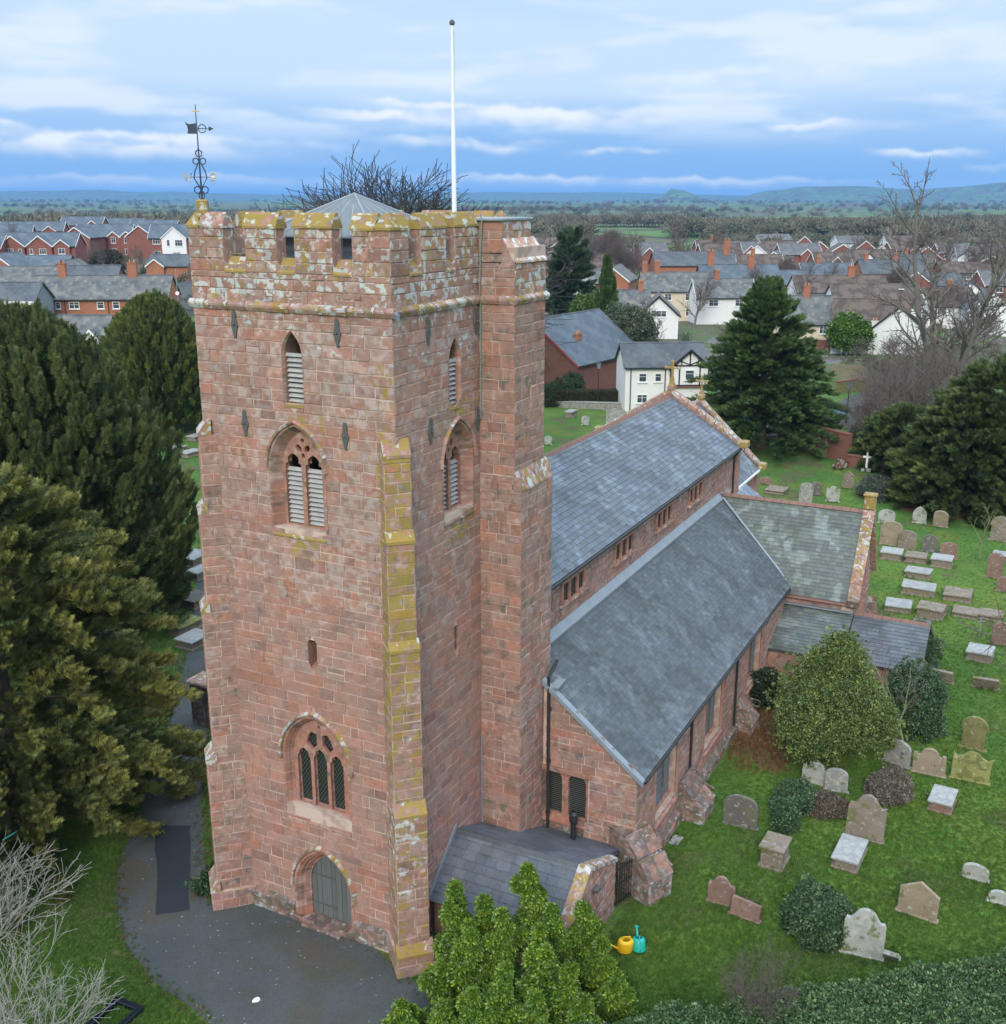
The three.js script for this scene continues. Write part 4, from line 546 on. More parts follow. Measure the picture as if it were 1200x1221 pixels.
    // flat weathering slabs on the slopes
    for (let i = 0; i < prof.length - 1; i++) { const [a0, y0] = prof[i], [a1, y1] = prof[i + 1]; if (Math.abs(a1 - a0) < 0.2 || y0 < 0.3) continue; const dl = V3(0, y1 - y0, 0).addScaledVector(D, a1 - a0), nn = new THREE.Vector3().crossVectors(T, dl).normalize(); if (nn.y < 0) nn.negate(); for (let k = 0; k < 2; k++) { const base = c.clone().addScaledVector(D, a0).addScaledVector(T, -b / 2 - 0.04 + k * (b + 0.08) / 2).add(V3(0, y0, 0)); new MB().prism([base, base.clone().addScaledVector(T, (b + 0.08) / 2 - 0.02), base.clone().addScaledVector(T, (b + 0.08) / 2 - 0.02).addScaledVector(nn, 0.1), base.clone().addScaledVector(nn, 0.1)], dl, stoneTone()).build('weathering', M.stoneG, g); } } };
  butt(V3(AX + 0.25, 0, zw - 0.25), V3(-0.45, 0, 1), 1.25, [[-0.5, -0.3], [1.6, -0.3], [1.6, 0.9], [1.1, 1.6], [1.0, 1.65], [0.3, 2.3], [-0.5, 2.3]]);
  butt(V3(AX + 6.0, 0, zw - 0.1), V3(0, 0, 1), 1.5, [[-0.3, -0.3], [1.25, -0.3], [1.25, 0.55], [0.75, 1.0], [0.65, 1.05], [0.15, 1.75], [-0.3, 1.75]]);
  butt(V3(AX + 14.6, 0, zw - 0.1), V3(0, 0, 1), 1.2, [[-0.3, -0.3], [1.0, -0.3], [1.0, 0.5], [0.6, 0.9], [0.1, 1.5], [-0.3, 1.5]]);
}
{ // transept
  const xr = 33.75, xw = 31.1, xe = 36.4, zg = 9.1, e = 4.4, r = 8.55; const fg = faceOf(V3(xw, 0, zg), X, Z); const topT = (u) => r - Math.abs(u - (xr - xw)) * (r - e) / (xr - xw);
  const aw = arch(2.75, 0.72, 0.9, 3.9, 1.25);
  const w = wallBody('transept_gable', fg, [[0, -0.4], [5.3, -0.4], [5.3, e], [xr - xw, r], [0, e]], [aw.outline(0.12, 7)], 0.6, church); layStones(w, fg, courses(fg, { u0: 0, u1: 5.3, v0: -0.1, v1: r }, [opHalf(aw, { pad: 0.16 })], { ...aisleStone, top: (u) => topT(u) - 0.05 }), M.stoneQ, 60);
  { const g = part('transept_window', church, 'tall pointed window in the transept gable'); sweep(fg, aw, [[0.16, 0.02], [0.12, 0.04], [0, -0.16], [0, -0.4]]).build('surround', M.stoneQ, g); backPane(fg, aw, -0.3, 'glass', M.glassGrey, g); }
  new MB().box(V3(xw + 0.3, 1.9, 6.9), 0.58, 4.8, 4.2, 0, [1, 1, 1]).build('transept_wall', M.stoneQ, church); new MB().box(V3(xe - 0.3, 1.9, 5), 0.58, 4.8, 8.0, 0, [1, 1, 1]).build('transept_wall', M.stoneQ, church);
  for (const s of [1, -1]) { const xo = s > 0 ? xw - 0.25 : xe + 0.25, S = V3(xr - xo, r - (e - 0.3), 0), L = S.length(); S.normalize(); slateRoof(church, 'transept_roof', V3(xo, e - 0.3, s > 0 ? zg - 0.1 : 0.7), s > 0 ? nZ : Z, S, zg - 0.8, L, 0.22, 0.3, M.slatePale, s > 0 ? 200 : 0, [0.235, 0.265, 0.27, 0.2]); }
  for (let z = 0.9; z < zg - 0.4; z += 0.48) new MB().prism([V3(xr - 0.17, r - 0.06, z), V3(xr - 0.03, r + 0.1, z), V3(xr + 0.03, r + 0.1, z), V3(xr + 0.17, r - 0.06, z)], V3(0, 0, 0.465), null).build('ridge_tile', M.ridgeTile, church);
  const g = part('transept_coping', church); for (const s of [1, -1]) { const xo = s > 0 ? xw - 0.2 : xe + 0.2; for (let i = 0; i < 7; i++) { const a = i / 7 + 0.005, b = (i + 1) / 7 - 0.005, P = (t, dz, dy) => V3(mix(xo, xr, t), mix(e - 0.25, r, t) + dy, zg + dz), d = V3(mix(xo, xr, b) - mix(xo, xr, a), (r - e + 0.25) * (b - a), 0); new MB().prism([P(a, -0.3, 0.1), P(a, -0.3, 0.3), P(a, 0, 0.36), P(a, 0.32, 0.26), P(a, 0.32, 0.06)], d, stoneTone()).build('coping_stone', M.stoneC, g); } } new MB().box(V3(xr, r + 0.55, zg), 0.55, 0.75, 0.6, 0, [1, 1, 1], 0.06).build('gable_block', M.stoneY, g); new MB().box(V3(xr, r + 0.98, zg), 0.66, 0.14, 0.72, 0, [1, 1, 1], 0.04).build('gable_block_cap', M.stoneY, g); new MB().box(V3(xw - 0.2, e - 0.25, zg), 0.5, 0.5, 0.62, 0, [0.8, 0.75, 0.7], 0.08).build('kneeler', M.stoneG, g);
  new MB().prism([V3(xw - 0.32, e - 0.44, 5.0), V3(xw - 0.2, e - 0.3, 5.0), V3(xw - 0.12, e - 0.4, 5.0)], V3(0, 0, zg - 5.3), null).build('eaves_board', M.ridgeTile, church);
  // valley lead between aisle and transept
  new MB().tube([V3(33.4, 8.42, 0.95), V3(31.2, 4.55, 5.62)], [0.07, 0.07], 5).build('valley_lead', M.lead, church);
  // lean-to west of the transept
  const top = 3.5, low = 2.05, xo = 27.6, S = V3(31.25 - xo, top - low, 0), L = S.length(); S.normalize(); slateRoof(church, 'lean_to_roof', V3(xo, low, 9.15), nZ, S, 3.75, L, 0.25, 0.34, M.slatePale, 90, [0.225, 0.25, 0.26, 0.2]); new MB().box(V3(31.0, top + 0.05, 7.2), 0.35, 0.06, 3.7).build('lead_flashing', M.lead, church);
  new MB().prism([V3(xo + 0.2, -0.3, 5.45), V3(xo + 0.2, low - 0.12, 5.45), V3(31, top - 0.22, 5.45), V3(31, -0.3, 5.45)], V3(0, 0, 3.6), [1, 1, 1]).build('lean_to_wall', M.stoneQ, church); { const g2 = part('lean_to_window', church); new MB().box(V3(xo + 0.19, 1.0, 7.9), 0.05, 1.3, 1.2).build('glass', M.glassDark, g2); new MB().box(V3(xo + 0.17, 1.7, 7.9), 0.08, 0.12, 1.4, 0, [1, 0.9, 0.85], 0.02).build('lintel', M.stoneQ, g2); }
  // porch south of the lean-to, ridge running south
  const rx = 31.3, ry = 3.45, S2 = V3(2.9, 1.65, 0), L2 = S2.length(); S2.normalize(); for (const s of [1, -1]) slateRoof(church, 'vestry_roof', V3(rx - s * 2.9, ry - 1.65, s > 0 ? 13.1 : 9.2), s > 0 ? nZ : Z, V3(S2.x * s, S2.y, 0), 3.9, L2, 0.25, 0.34, M.slateNew, s > 0 ? 90 : 0, [0.20, 0.23, 0.27, 0.2]); for (let z = 9.2; z < 13; z += 0.48) new MB().prism([V3(rx - 0.16, ry - 0.06, z), V3(rx - 0.03, ry + 0.09, z), V3(rx + 0.03, ry + 0.09, z), V3(rx + 0.16, ry - 0.06, z)], V3(0, 0, 0.465), null).build('ridge_tile', M.ridgeTile, church);
  new MB().prism([V3(rx - 2.6, -0.3, 9.15), V3(rx - 2.6, ry - 1.7, 9.15), V3(rx, ry - 0.18, 9.15), V3(rx + 2.6, ry - 1.7, 9.15), V3(rx + 2.6, -0.3, 9.15)], V3(0, 0, 3.8), [1, 1, 1]).build('vestry_wall', M.stoneQ, church);
  for (const z of [5.8, 2.5]) new MB().prism([V3(xe - 0.1, -0.2, zg - 0.3 - z + 2.5), V3(xe + 0.9, -0.2, zg - 0.3 - z + 2.5), V3(xe + 0.9, 1.6, zg - 0.3 - z + 2.5), V3(xe - 0.1, 2.8, zg - 0.3 - z + 2.5)], V3(0, 0, 0.8), [1, 1, 1]).build('transept_buttress', M.stoneG, church);
}
{ // boiler house between tower and aisle: slate roof, ridge running south, coped gable
  const rx = 3.24, ry = 3.22, ex = 1.25, ey = 1.5, z1 = 5.0; const g = part('annexe', church);
  const S = V3(rx - ex, ry - ey, 0), L = S.length(); S.normalize(); slateRoof(church, 'annexe_roof', V3(ex, ey, z1), nZ, S, z1 - 0.05, L, 0.34, 0.46, M.slateNew, 90, [0.225, 0.255, 0.31, 0.14]); const S2 = V3(-(7.3 - rx), ry - 1.5, 0), L2 = S2.length(); S2.normalize(); slateRoof(church, 'annexe_roof', V3(7.3, 1.5, 0.05), Z, S2, z1 - 0.05, L2, 0.34, 0.46, M.slateNew, 30, [0.225, 0.255, 0.31, 0.14]);
  new MB().prism([V3(rx - 0.14, ry - 0.09, 0.05), V3(rx, ry + 0.05, 0.05), V3(rx + 0.14, ry - 0.03, 0.05)], V3(0, 0, z1 - 0.1), [0.18, 0.2, 0.23]).build('ridge_capping', M.slateNew, g);
  new MB().prism([V3(ex + 0.25, -0.3, 0.1), V3(ex + 0.25, ey, 0.1), V3(rx, ry - 0.2, 0.1), V3(4.4, ry - 0.7, 0.1), V3(4.4, -0.3, 0.1)], V3(0, 0, z1 - 0.2), [1, 1, 1]).build('annexe_wall', M.stoneQ, g);
  const fw = faceOf(V3(ex + 0.25, 0, 0.1), Z, nX); layStones(g, fw, courses(fw, { u0: 0, u1: z1, v0: -0.1, v1: ey - 0.1 }, [], aisleStone), M.stoneQ, 20);
  const zg = z1 + 0.32, fg = faceOf(V3(1.05, 0, zg), X, Z); wallBody('annexe_gable', fg, [[0, -0.4], [4.62, -0.4], [4.62, 2.02], [2.2, 3.1], [0, 1.35]], [], 0.36, g); layStones(g, fg, courses(fg, { u0: 0, u1: 4.62, v0: -0.1, v1: 3.1 }, [], { ...aisleStone, j: 0.02, h0: 0.2, h1: 0.28, w0: 0.35, w1: 0.6, top: (u) => (u > 2.2 ? mix(3.08, 2.0, (u - 2.2) / 2.42) : mix(1.35, 3.08, u / 2.2)) }), M.stoneQ, 50);
  const cp = (a, b) => { const d = V3(b[0] - a[0], b[1] - a[1], 0); new MB().prism([V3(a[0], a[1] - 0.02, zg + 0.06), V3(a[0], a[1] + 0.14, zg + 0.06), V3(a[0], a[1] + 0.2, zg - 0.16), V3(a[0], a[1] + 0.14, zg - 0.42), V3(a[0], a[1] - 0.02, zg - 0.42)], d, stoneTone()).build('coping_stone', M.stoneC, g); }; cp([0.98, 1.36], [2.1, 2.24]); cp([2.11, 2.25], [3.22, 3.12]); cp([3.24, 3.12], [4.45, 2.59]); cp([4.47, 2.58], [5.75, 2.02]);
  new MB().box(V3(3.6, 2.2, zg + 0.12), 0.34, 0.2, 0.2, 0, null, 0.04).build('bulkhead_lamp', M.iron, g);
  new MB().box(V3(5.2, 2.25, 0.1), 4.1, 0.16, 0.06).build('lead_flashing', M.lead, g); new MB().box(V3(5.26, 2.3, 0.85), 0.06, 0.16, 1.7).build('lead_flashing', M.lead, g); new MB().prism([V3(ex + 0.02, ey + 0.02, 0.04), V3(ex + 0.02, ey + 0.24, 0.04), V3(rx, ry + 0.24, 0.04), V3(rx, ry + 0.02, 0.04)], V3(0, 0, 0.05), null).build('lead_flashing', M.lead, g);
  new MB().tube([V3(6.6, 1.4, 3.25), V3(6.6, 2.9, 3.25)], [0.11, 0.11], 10).build('flue', M.blackIron, g); new MB().tube([V3(6.6, 2.5, 3.25), V3(6.6, 2.62, 3.25), V3(6.6, 2.9, 3.25), V3(6.6, 3.0, 3.25)], [0.12, 0.17, 0.17, 0.08], 10).build('flue_cowl', M.blackIron, g);
}
// ---------------------------------------------------------------- where the village stands: ridge middle in the photograph, distance, turn, size
function levelFor(p, py) { const k = (610.5 - py) / FPX, dx = p.x - EYE.x, dz = p.z - EYE.z, A = dx * FW.x + dz * FW.z, B = dx * UPV.x + dz * UPV.z; return EYE.y + (k * A - B) / (UPV.y - k * FW.y); }   // height at which the upright over p meets row py
const HOUSES = [];
function H(px, py, dep, o) { const r = at(px, py, dep); HOUSES.push({ r, dep, ...o, base: r.y - o.hr }); }
const k1299 = (px, dep) => px * dep / FPX;
const BRICK = 'brick', WHITE = 'render', CREAM = 'cream';
// left of the tower
H(62, 375, 150, { a: -0.04, L: 16.5, D: 9, he: 4.4, hr: 8, wall: BRICK, roof: 'slateOld', label: 'long slate roofed house with a small half-timbered dormer, in front of the brick terrace', dormer: [[7.0, 1.7]], wins: [['f', -5, 2.4, 1.2, 1.3], ['f', -1, 2.4, 1.2, 1.3]] });
H(122, 328, 175, { a: 0.05, L: 22, D: 8.5, he: 5.2, hr: 8.4, wall: 'brickOrange', roof: 'slateOld', label: 'orange brick terrace with mottled slate roof and two stout chimneys', chim: [[-6.2, 0, 1.2, 1.9], [4.9, 0, 1.4, 2.0]], wins: [['f', -7.9, 4.0, 1.15, 1.1], ['f', -6.0, 4.0, 0.8, 1.1], ['f', -3.5, 4.0, 1.6, 1.1], ['f', 0.6, 4.0, 1.1, 1.1], ['f', 3.0, 4.0, 1.1, 1.1], ['f', 6.3, 4.0, 1.4, 1.1], ['f', 9.0, 3.9, 1.0, 1.1]], pipes: [-6.8, -4.9, 1.8] });
H(14, 336, 166, { a: 0.04, L: 9, D: 8, he: 4.9, hr: 7.4, wall: 'greyRender', roof: 'slateDark', label: 'grey rendered house with white fascia and wide white windows beside the brick terrace', fascia: true, wins: [['f', -1.4, 3.7, 2.4, 1.3], ['f', 2.1, 3.7, 1.2, 1.3]] });
H(28, 317, 205, { a: 0.03, L: 17, D: 8, he: 5.2, hr: 8.0, wall: BRICK, roof: 'slateOld', label: 'weathered slate roof rising behind the orange brick terrace' });
H(112, 316, 200, { a: 0.03, L: 9.5, D: 7, he: 5, hr: 7.6, wall: BRICK, roof: 'slateDark', label: 'short dark slate roof between the two terrace chimneys' });
H(8, 301, 235, { a: 1.35, L: 8, D: 8.5, he: 4.6, hr: 7.4, wall: 'brickOrange', roof: 'slateBlue', barge: true, label: 'brick gable end with white bargeboards below the red estate row' });
H(52, 304, 240, { a: 0.05, L: 12, D: 8, he: 4.4, hr: 6.6, wall: BRICK, roof: 'slateBlue', label: 'low blue-grey roof with hipped outline below the red estate row' });
H(84, 309, 232, { a: 1.4, L: 7, D: 6, he: 3.6, hr: 5.8, wall: 'brickOrange', roof: 'slateOld', label: 'small orange brick gable under a mossy slate roof' });
H(40, 277, 300, { a: 0.02, L: 25, D: 9, he: 5.9, hr: 9.2, wall: BRICK, roof: 'slateBlue', barge: true, label: 'red brick estate row with three white-edged front gables', gables: [[-4.2, 6.8], [3.2, 6.8], [9.2, 4.2]], wins: [['g0', -0.6, 4.3, 1.9, 1.5], ['g0', 2.2, 4.3, 0.9, 1.4], ['g1', -2.2, 4.3, 0.9, 1.4], ['g1', 0.9, 4.3, 1.9, 1.5], ['g2', 0, 4.4, 1.8, 1.5], ['f', -9.5, 4.3, 1.5, 1.4]] });
H(-18, 280, 295, { a: 0.02, L: 11, D: 9, he: 5.9, hr: 9.0, wall: BRICK, roof: 'slateBlue', barge: true, label: 'red brick estate house with one front gable at the end of the row', gables: [[2.5, 5.2]], wins: [['g0', 0, 4.3, 1.8, 1.4]] });
H(126, 267, 335, { a: 0.0, L: 17, D: 10, he: 6.0, hr: 9.6, wall: BRICK, roof: 'slateBlue', barge: true, label: 'red brick estate house with paired narrow front gables', gables: [[4.0, 4.2], [8.0, 4.2]], wins: [['f', -1.8, 4.8, 2.3, 1.5], ['f', -0.5, 1.4, 2.0, 1.4], ['g0', 0, 5.0, 1.4, 1.8], ['g0', 0, 1.6, 1.4, 1.8], ['g1', 0, 5.0, 1.4, 1.8], ['g1', 0, 1.6, 1.4, 1.8]] });
H(99, 270, 325, { a: 1.38, L: 9, D: 9, he: 6.0, hr: 8.9, wall: BRICK, roof: 'slateBlue', barge: true, label: 'tall red brick gable end with a slit window in the estate', wins: [['l', 0, 5, 0.5, 1.4]] });
H(178, 268, 325, { a: 1.25, L: 10, D: 9.5, he: 6.0, hr: 9.0, wall: BRICK, roof: 'slateBlue', barge: true, label: 'plain brick gable end with long white bargeboard beside the white-fronted house' });
H(208, 267, 318, { a: 0.02, L: 13, D: 9, he: 6.0, hr: 9.6, wall: BRICK, roof: 'slateBlue', barge: true, label: 'estate house with one white boarded front gable', gables: [[0.9, 7.0, WHITE]], wins: [['f', -4.3, 4.8, 2.2, 1.5], ['f', -4.3, 1.4, 2.0, 1.4], ['g0', -1.6, 4.4, 0.9, 1.8], ['g0', 1.4, 4.4, 2.2, 1.8]] });
for (const [px, py, d, L, a] of [[40, 264, 390, 22, 0.1], [100, 258, 420, 16, 0.0], [140, 260, 430, 20, 0.1], [185, 262, 410, 18, -0.1], [14, 268, 380, 14, 0.2]]) H(px, py, d, { a, L, D: 9, he: 6, hr: 9, wall: BRICK, roof: 'slateBlue', barge: true, label: 'blue-grey estate roof rising behind the red brick gables', group: 'far roofs of the brick estate', gables: rnd() < 0.6 ? [[L * 0.3, 4.5]] : [] });
H(205, 303, 260, { a: -0.1, L: 10, D: 7, he: 3.6, hr: 6.0, wall: 'brickOrange', roof: 'slateDark', label: 'brick outbuilding with dark gabled roof beside the street', gables: [[-2.6, 4.2]] });
// right of the tower
H(676, 374, 142, { a: 0.95, L: 16, D: 13.5, he: 4.0, hr: 9.0, wall: 'brickOld', roof: 'slateBlue', red: true, label: 'red brick village hall with steep slate roof and red bargeboards', chim: [[-3.0, 3.6, 0.9, 0.6]] });
H(789, 408, 128, { a: 0.06, L: 9.4, D: 6.5, he: 5.8, hr: 8.0, wall: WHITE, roof: 'slateDark', label: 'white cottage with a black half-timbered front gable', timber: [2.6, 4.4], wins: [['f', -2.7, 4.35, 0.95, 1.05], ['f', -2.7, 1.9, 1.25, 1.05], ['f', -0.9, 4.35, 0.8, 1.0], ['f', 1.4, 1.9, 1.1, 1.05]], pipes: [-4.1, -0.1], plinth: true });
H(786, 350, 185, { a: 1.45, L: 8, D: 6.6, he: 4.2, hr: 7.2, wall: WHITE, roof: 'slateOld', dark: true, label: 'white gabled cottage with a four-light window under dark bargeboards', wins: [['l', 0, 4.2, 2.6, 1.1]] });
H(745, 345, 190, { a: 0.0, L: 8.5, D: 6, he: 4.6, hr: 7.2, wall: WHITE, roof: 'slateOld', label: 'low slate roofed cottage joined to the white gabled cottage', chim: [[2.8, 0, 0.9, 1.4]] });
H(803, 324, 212, { a: 0.02, L: 12.5, D: 8, he: 6.2, hr: 9.4, wall: CREAM, roof: 'slateOld', label: 'off-white two-storey house with grey slate roof and brick chimneys', chim: [[-3.2, 0, 1.0, 1.9], [-5.6, 0, 0.9, 1.6]], wins: [['f', 2.6, 4.9, 1.6, 1.4], ['f', 3.0, 2.0, 2.0, 1.5], ['f', -1.5, 4.9, 1.4, 1.3]] });
H(826, 300, 275, { a: 0.03, L: 20, D: 11, he: 5.8, hr: 8.8, wall: 'brickOrange', roof: 'slateDark', label: 'long orange brick hall with dark slate roof and tall chimneys', chim: [[8.4, 1, 1.4, 3.5]] });
H(880, 315, 238, { a: 0.03, L: 17, D: 9, he: 6.6, hr: 9.8, wall: 'brickOrange', roof: 'slateBlue', label: 'orange brick house with three large white sash windows', chim: [[-6.0, 0, 1.3, 2.8], [2.6, 1, 1.3, 2.6]], wins: [['f', -6.0, 4.9, 1.8, 2.0], ['f', -3.0, 4.9, 1.7, 1.6], ['f', 0.6, 4.9, 2.4, 2.0], ['f', -6.0, 1.5, 2.0, 1.6], ['f', -2.5, 1.5, 2.0, 1.6]] });
H(930, 322, 250, { a: -0.02, L: 14, D: 8, he: 6, hr: 8.8, wall: BRICK, roof: 'slateBlue', label: 'slate roofed range running on from the orange brick house' });
H(957, 352, 172, { a: -0.02, L: 10.5, D: 8, he: 5.2, hr: 9.0, wall: CREAM, roof: 'slateOld', label: 'cream rendered house with plain slate roof rising behind the churchyard conifer', chim: [[0.6, 0, 1.0, 1.5]], plinthBrick: true, wins: [['f', 2.6, 4.0, 1.2, 1.2]] });
H(1040, 356, 168, { a: -0.3, L: 11, D: 9, he: 3.6, hr: 7.6, wall: WHITE, roof: 'tileBrown', label: 'white cottage with brown tiled roof and a white gable chimney', gables: [[4.0, 8.0, WHITE]], chimW: [[0.6, 4.6, 0.8, 1.2]] });
H(1042, 338, 190, { a: 0.0, L: 15, D: 8, he: 4.2, hr: 7.2, wall: WHITE, roof: 'tileBrown', label: 'long brown tiled roof with one small rooflight', roofl: [[4.4, 1.2]] });
H(1000, 328, 225, { a: 0.04, L: 19, D: 8, he: 5.0, hr: 8.0, wall: WHITE, roof: 'tileBrown', label: 'black and white house under a worn brown roof with a broad chimney', chim: [[2.6, 0, 1.3, 1.8]], wins: [['f', -2.4, 3.9, 2.4, 1.4], ['f', 0.8, 3.9, 1.6, 1.4]] });
H(1062, 309, 285, { a: 0.05, L: 17, D: 8, he: 4.8, hr: 8.0, wall: 'brickOrange', roof: 'slateDark', label: 'brick row with dark slate roof and two short chimneys among the brown roofs', chim: [[-6.5, 0, 1.0, 1.3], [1.2, 0, 1.0, 1.3]], wins: [['f', -5, 3.6, 3.4, 1.1], ['f', 5, 3.4, 3.6, 1.1]] });
H(1120, 325, 262, { a: 0.2, L: 10, D: 7, he: 5, hr: 7.6, wall: WHITE, roof: 'slateDark', label: 'white house half hidden by the tall bare tree', wins: [['f', -1, 3.6, 1.4, 1.3], ['f', 2.4, 3.6, 1.4, 1.3]] });
H(1158, 335, 235, { a: 1.2, L: 9, D: 8, he: 4.8, hr: 7.4, wall: WHITE, roof: 'slateDark', label: 'white gable wall between bare trees at the village edge' });
H(1150, 312, 300, { a: 0.05, L: 15, D: 8, he: 3.2, hr: 5.8, wall: BRICK, roof: 'tileBrown', label: 'low bungalow with brown roof and a wide window', wins: [['f', 0, 2.0, 4.6, 1.3]] });
H(662, 297, 300, { a: 0.1, L: 12, D: 9, he: 5.4, hr: 8.2, wall: BRICK, roof: 'tileBrown', label: 'brown roofed house with white-edged gable beside the stair turret', gables: [[3.4, 6.0]], barge: true });
H(652, 283, 380, { a: 0.05, L: 16, D: 9, he: 5.4, hr: 8.4, wall: BRICK, roof: 'tileBrown', barge: true, gables: [[4, 6]], label: 'low brown estate roof beyond the pine tree' });
H(703, 322, 235, { a: 0.1, L: 8, D: 7, he: 5, hr: 7.4, wall: BRICK, roof: 'slateOld', label: 'small brick house with white gable seen over the pointed conifer', wins: [['f', 0, 3.8, 1.6, 1.2]], gables: [[-2, 4, WHITE]] });
H(776, 289, 330, { a: 0.3, L: 9, D: 8, he: 5.4, hr: 8.6, wall: BRICK, roof: 'tileGrey', label: 'brick house with pale blue-grey hipped roof among bare trees', gables: [[-2.6, 4.6]] });
{ const row = [[858, 290, 350], [884, 288, 372], [905, 291, 345], [928, 287, 395], [952, 290, 360], [978, 287, 385], [1003, 290, 362], [1030, 286, 402], [1052, 291, 352], [1080, 288, 380], [1106, 293, 345], [1135, 290, 372], [1165, 294, 345], [1192, 291, 360], [1040, 297, 330], [990, 300, 318], [925, 299, 320], [1178, 303, 318], [1098, 302, 322], [730, 296, 345], [712, 288, 380], [1012, 281, 450], [960, 281, 455], [1070, 281, 460], [1150, 283, 440]];
  for (const [px, py, d] of row) { const L = rr(10, 14), turned = rnd() < 0.4, g = rnd(); H(px, py, d, { a: turned ? rr(1.2, 1.5) : rr(-0.15, 0.2), L, D: rr(7.5, 9), he: rr(4.8, 5.4), hr: rr(7.8, 8.8), wall: g < 0.62 ? BRICK : g < 0.8 ? 'brickOrange' : WHITE, roof: rnd() < 0.6 ? 'tileBrown' : 'tileGrey', barge: true, group: 'estate houses at the field edge', gables: turned || rnd() < 0.4 ? [] : [[L * rr(-0.3, 0.3), rr(4, 6)]], wins: turned ? [['l', 0, 3.8, 1.8, 1.2]] : [['f', -L * 0.28, 3.8, 1.8, 1.2], ['f', L * 0.3, 3.8, 1.6, 1.2], ['f', -L * 0.2, 1.4, 2, 1.3]] }); const h = HOUSES[HOUSES.length - 1]; h.label = (h.wall === WHITE ? 'white rendered' : h.wall === BRICK ? 'red brick' : 'orange brick') + ' estate house with ' + (h.roof === 'tileBrown' ? 'brown' : 'grey') + ' tiled roof, ' + (turned ? 'gable end on' : h.gables.length ? 'one front gable' : 'plain front') + ', at the field edge'; } }
H(922, 279, 520, { a: 0.2, L: 16, D: 9, he: 5, hr: 7.4, wall: WHITE, roof: 'tileGrey', label: 'white farm building standing alone in the green fields' });

for (const [px, py, d, wall, roof, t, what] of [[692, 312, 262, 'brick', 'tileBrown', 0, 'brown roofed brick house tucked behind the pine'], [735, 316, 255, 'brickOrange', 'slateOld', 1, 'brick gable among bare trees behind the low cottage'], [862, 332, 205, 'render', 'slateOld', 0, 'white house with slate roof beside the conifer top'], [1092, 322, 262, 'brick', 'tileBrown', 1, 'brick gable seen through the tall bare tree'], [1128, 343, 214, 'render', 'tileBrown', 0, 'white bungalow with brown roof behind the thickets'], [984, 313, 272, 'brickOrange', 'slateBlue', 0, 'orange brick house behind the black and white house'], [1090, 303, 305, 'brick', 'slateDark', 0, 'red brick house with dark roof above the brick row'], [1195, 322, 255, 'brick', 'tileGrey', 0, 'brick house with grey roof hemmed in by bare trees'], [1180, 347, 205, 'render', 'slateDark', 1, 'white gabled house above the dense edge yew'], [722, 303, 300, 'brick', 'tileBrown', 0, 'plain brown roofed house above the pointed conifer'], [905, 303, 300, 'brickOrange', 'tileBrown', 0, 'brick house with brown roof beyond the orange brick house'], [848, 286, 400, 'brick', 'tileBrown', 0, 'small brick house at the start of the green fields']]) H(px, py, d, { a: t ? 1.3 : rr(-0.1, 0.15), L: rr(9, 13), D: 8, he: 5.0, hr: 8, wall, roof, barge: true, label: what, chim: t ? [] : [[rr(-3, 3), 0, 1, 1.4]], wins: t ? [['l', 0, 3.8, 1.8, 1.2]] : [['f', -2.4, 3.8, 1.8, 1.2], ['f', 2.4, 3.8, 1.6, 1.2]] });
// ---------------------------------------------------------------- terrain: the churchyard is flat, the village stands a little higher
const ANCH = HOUSES.map((h) => [h.r.x, h.r.z, Math.min(h.base, 9)]); for (let i = 0; i < 24; i++) { const t = i / 24 * Math.PI * 2; ANCH.push([15 + Math.cos(t) * 700, Math.sin(t) * 700, 1]); }
for (const [x, z, y] of [[60, 60, 0], [0, 90, 0], [-60, 0, 0], [-40, -60, 0], [20, -60, 0.6], [80, 20, 0.6], [100, 40, 1]]) ANCH.push([x, z, y]);
function hills(x, z) { // far ground: rolling plain, a crag and a long ridge
  const r = Math.hypot(x, z); if (r < 500) return 0; const az = Math.atan2(z, x) * 180 / Math.PI - YAW * 180 / Math.PI; let h = 0;
  const band = (a, w, b) => Math.exp(-(((a - b) / w) ** 2));
  const plain = sstep(700, 3000, r) * (fbm(x / 900 + 50, z / 900, 5, 3) - 0.5) * 26; h += plain - 8 * sstep(700, 1500, r);
  const R9 = Math.exp(-(((r - 9300) / 900) ** 2)), R7 = Math.exp(-(((r - 7600) / 350) ** 2)), R12 = Math.exp(-(((r - 12500) / 1500) ** 2));
  h += R9 * (98 * sstep(10.6, 13.8, az) * (0.9 + 0.3 * (fbm(az * 0.8, 3, 8, 4) - 0.5)) + 22 * sstep(13.5, 15.2, az) * (1 - sstep(17, 19, az)) + 40 * sstep(20, 25, az));
  h += R7 * (62 * band(az, 0.62, 8.55) + 38 * band(az, 0.8, 9.3) + 16 * band(az, 2.2, 9.6));
  h += R12 * (95 * band(az, 9, -20) * (0.75 + 0.5 * fbm(az * 0.5, 7, 9, 3)) + 50 * band(az, 8, -4) * (0.6 + 0.6 * fbm(az * 0.7, 2, 19, 3)) + 70 * band(az, 10, 6));
  if (Math.abs(az) > 40) h += R12 * 60 * fbm(az * 0.2, 1, 29, 3);
  return h;
}
const hCache = new Map();
function ground(x, z) {
  const dx = Math.max(0, Math.abs(x - 21) - 24), dz = Math.max(0, Math.abs(z - 2) - 18), d = Math.hypot(dx, dz); if (d < 4) return 0;
  let s = 0, w = 0; for (const [ax, az, ay] of ANCH) { const q = 1 / (((x - ax) ** 2 + (z - az) ** 2) ** 1.5 + 400); s += q * ay; w += q; }
  return sstep(4, 52, d) * s / w + hills(x, z);
}
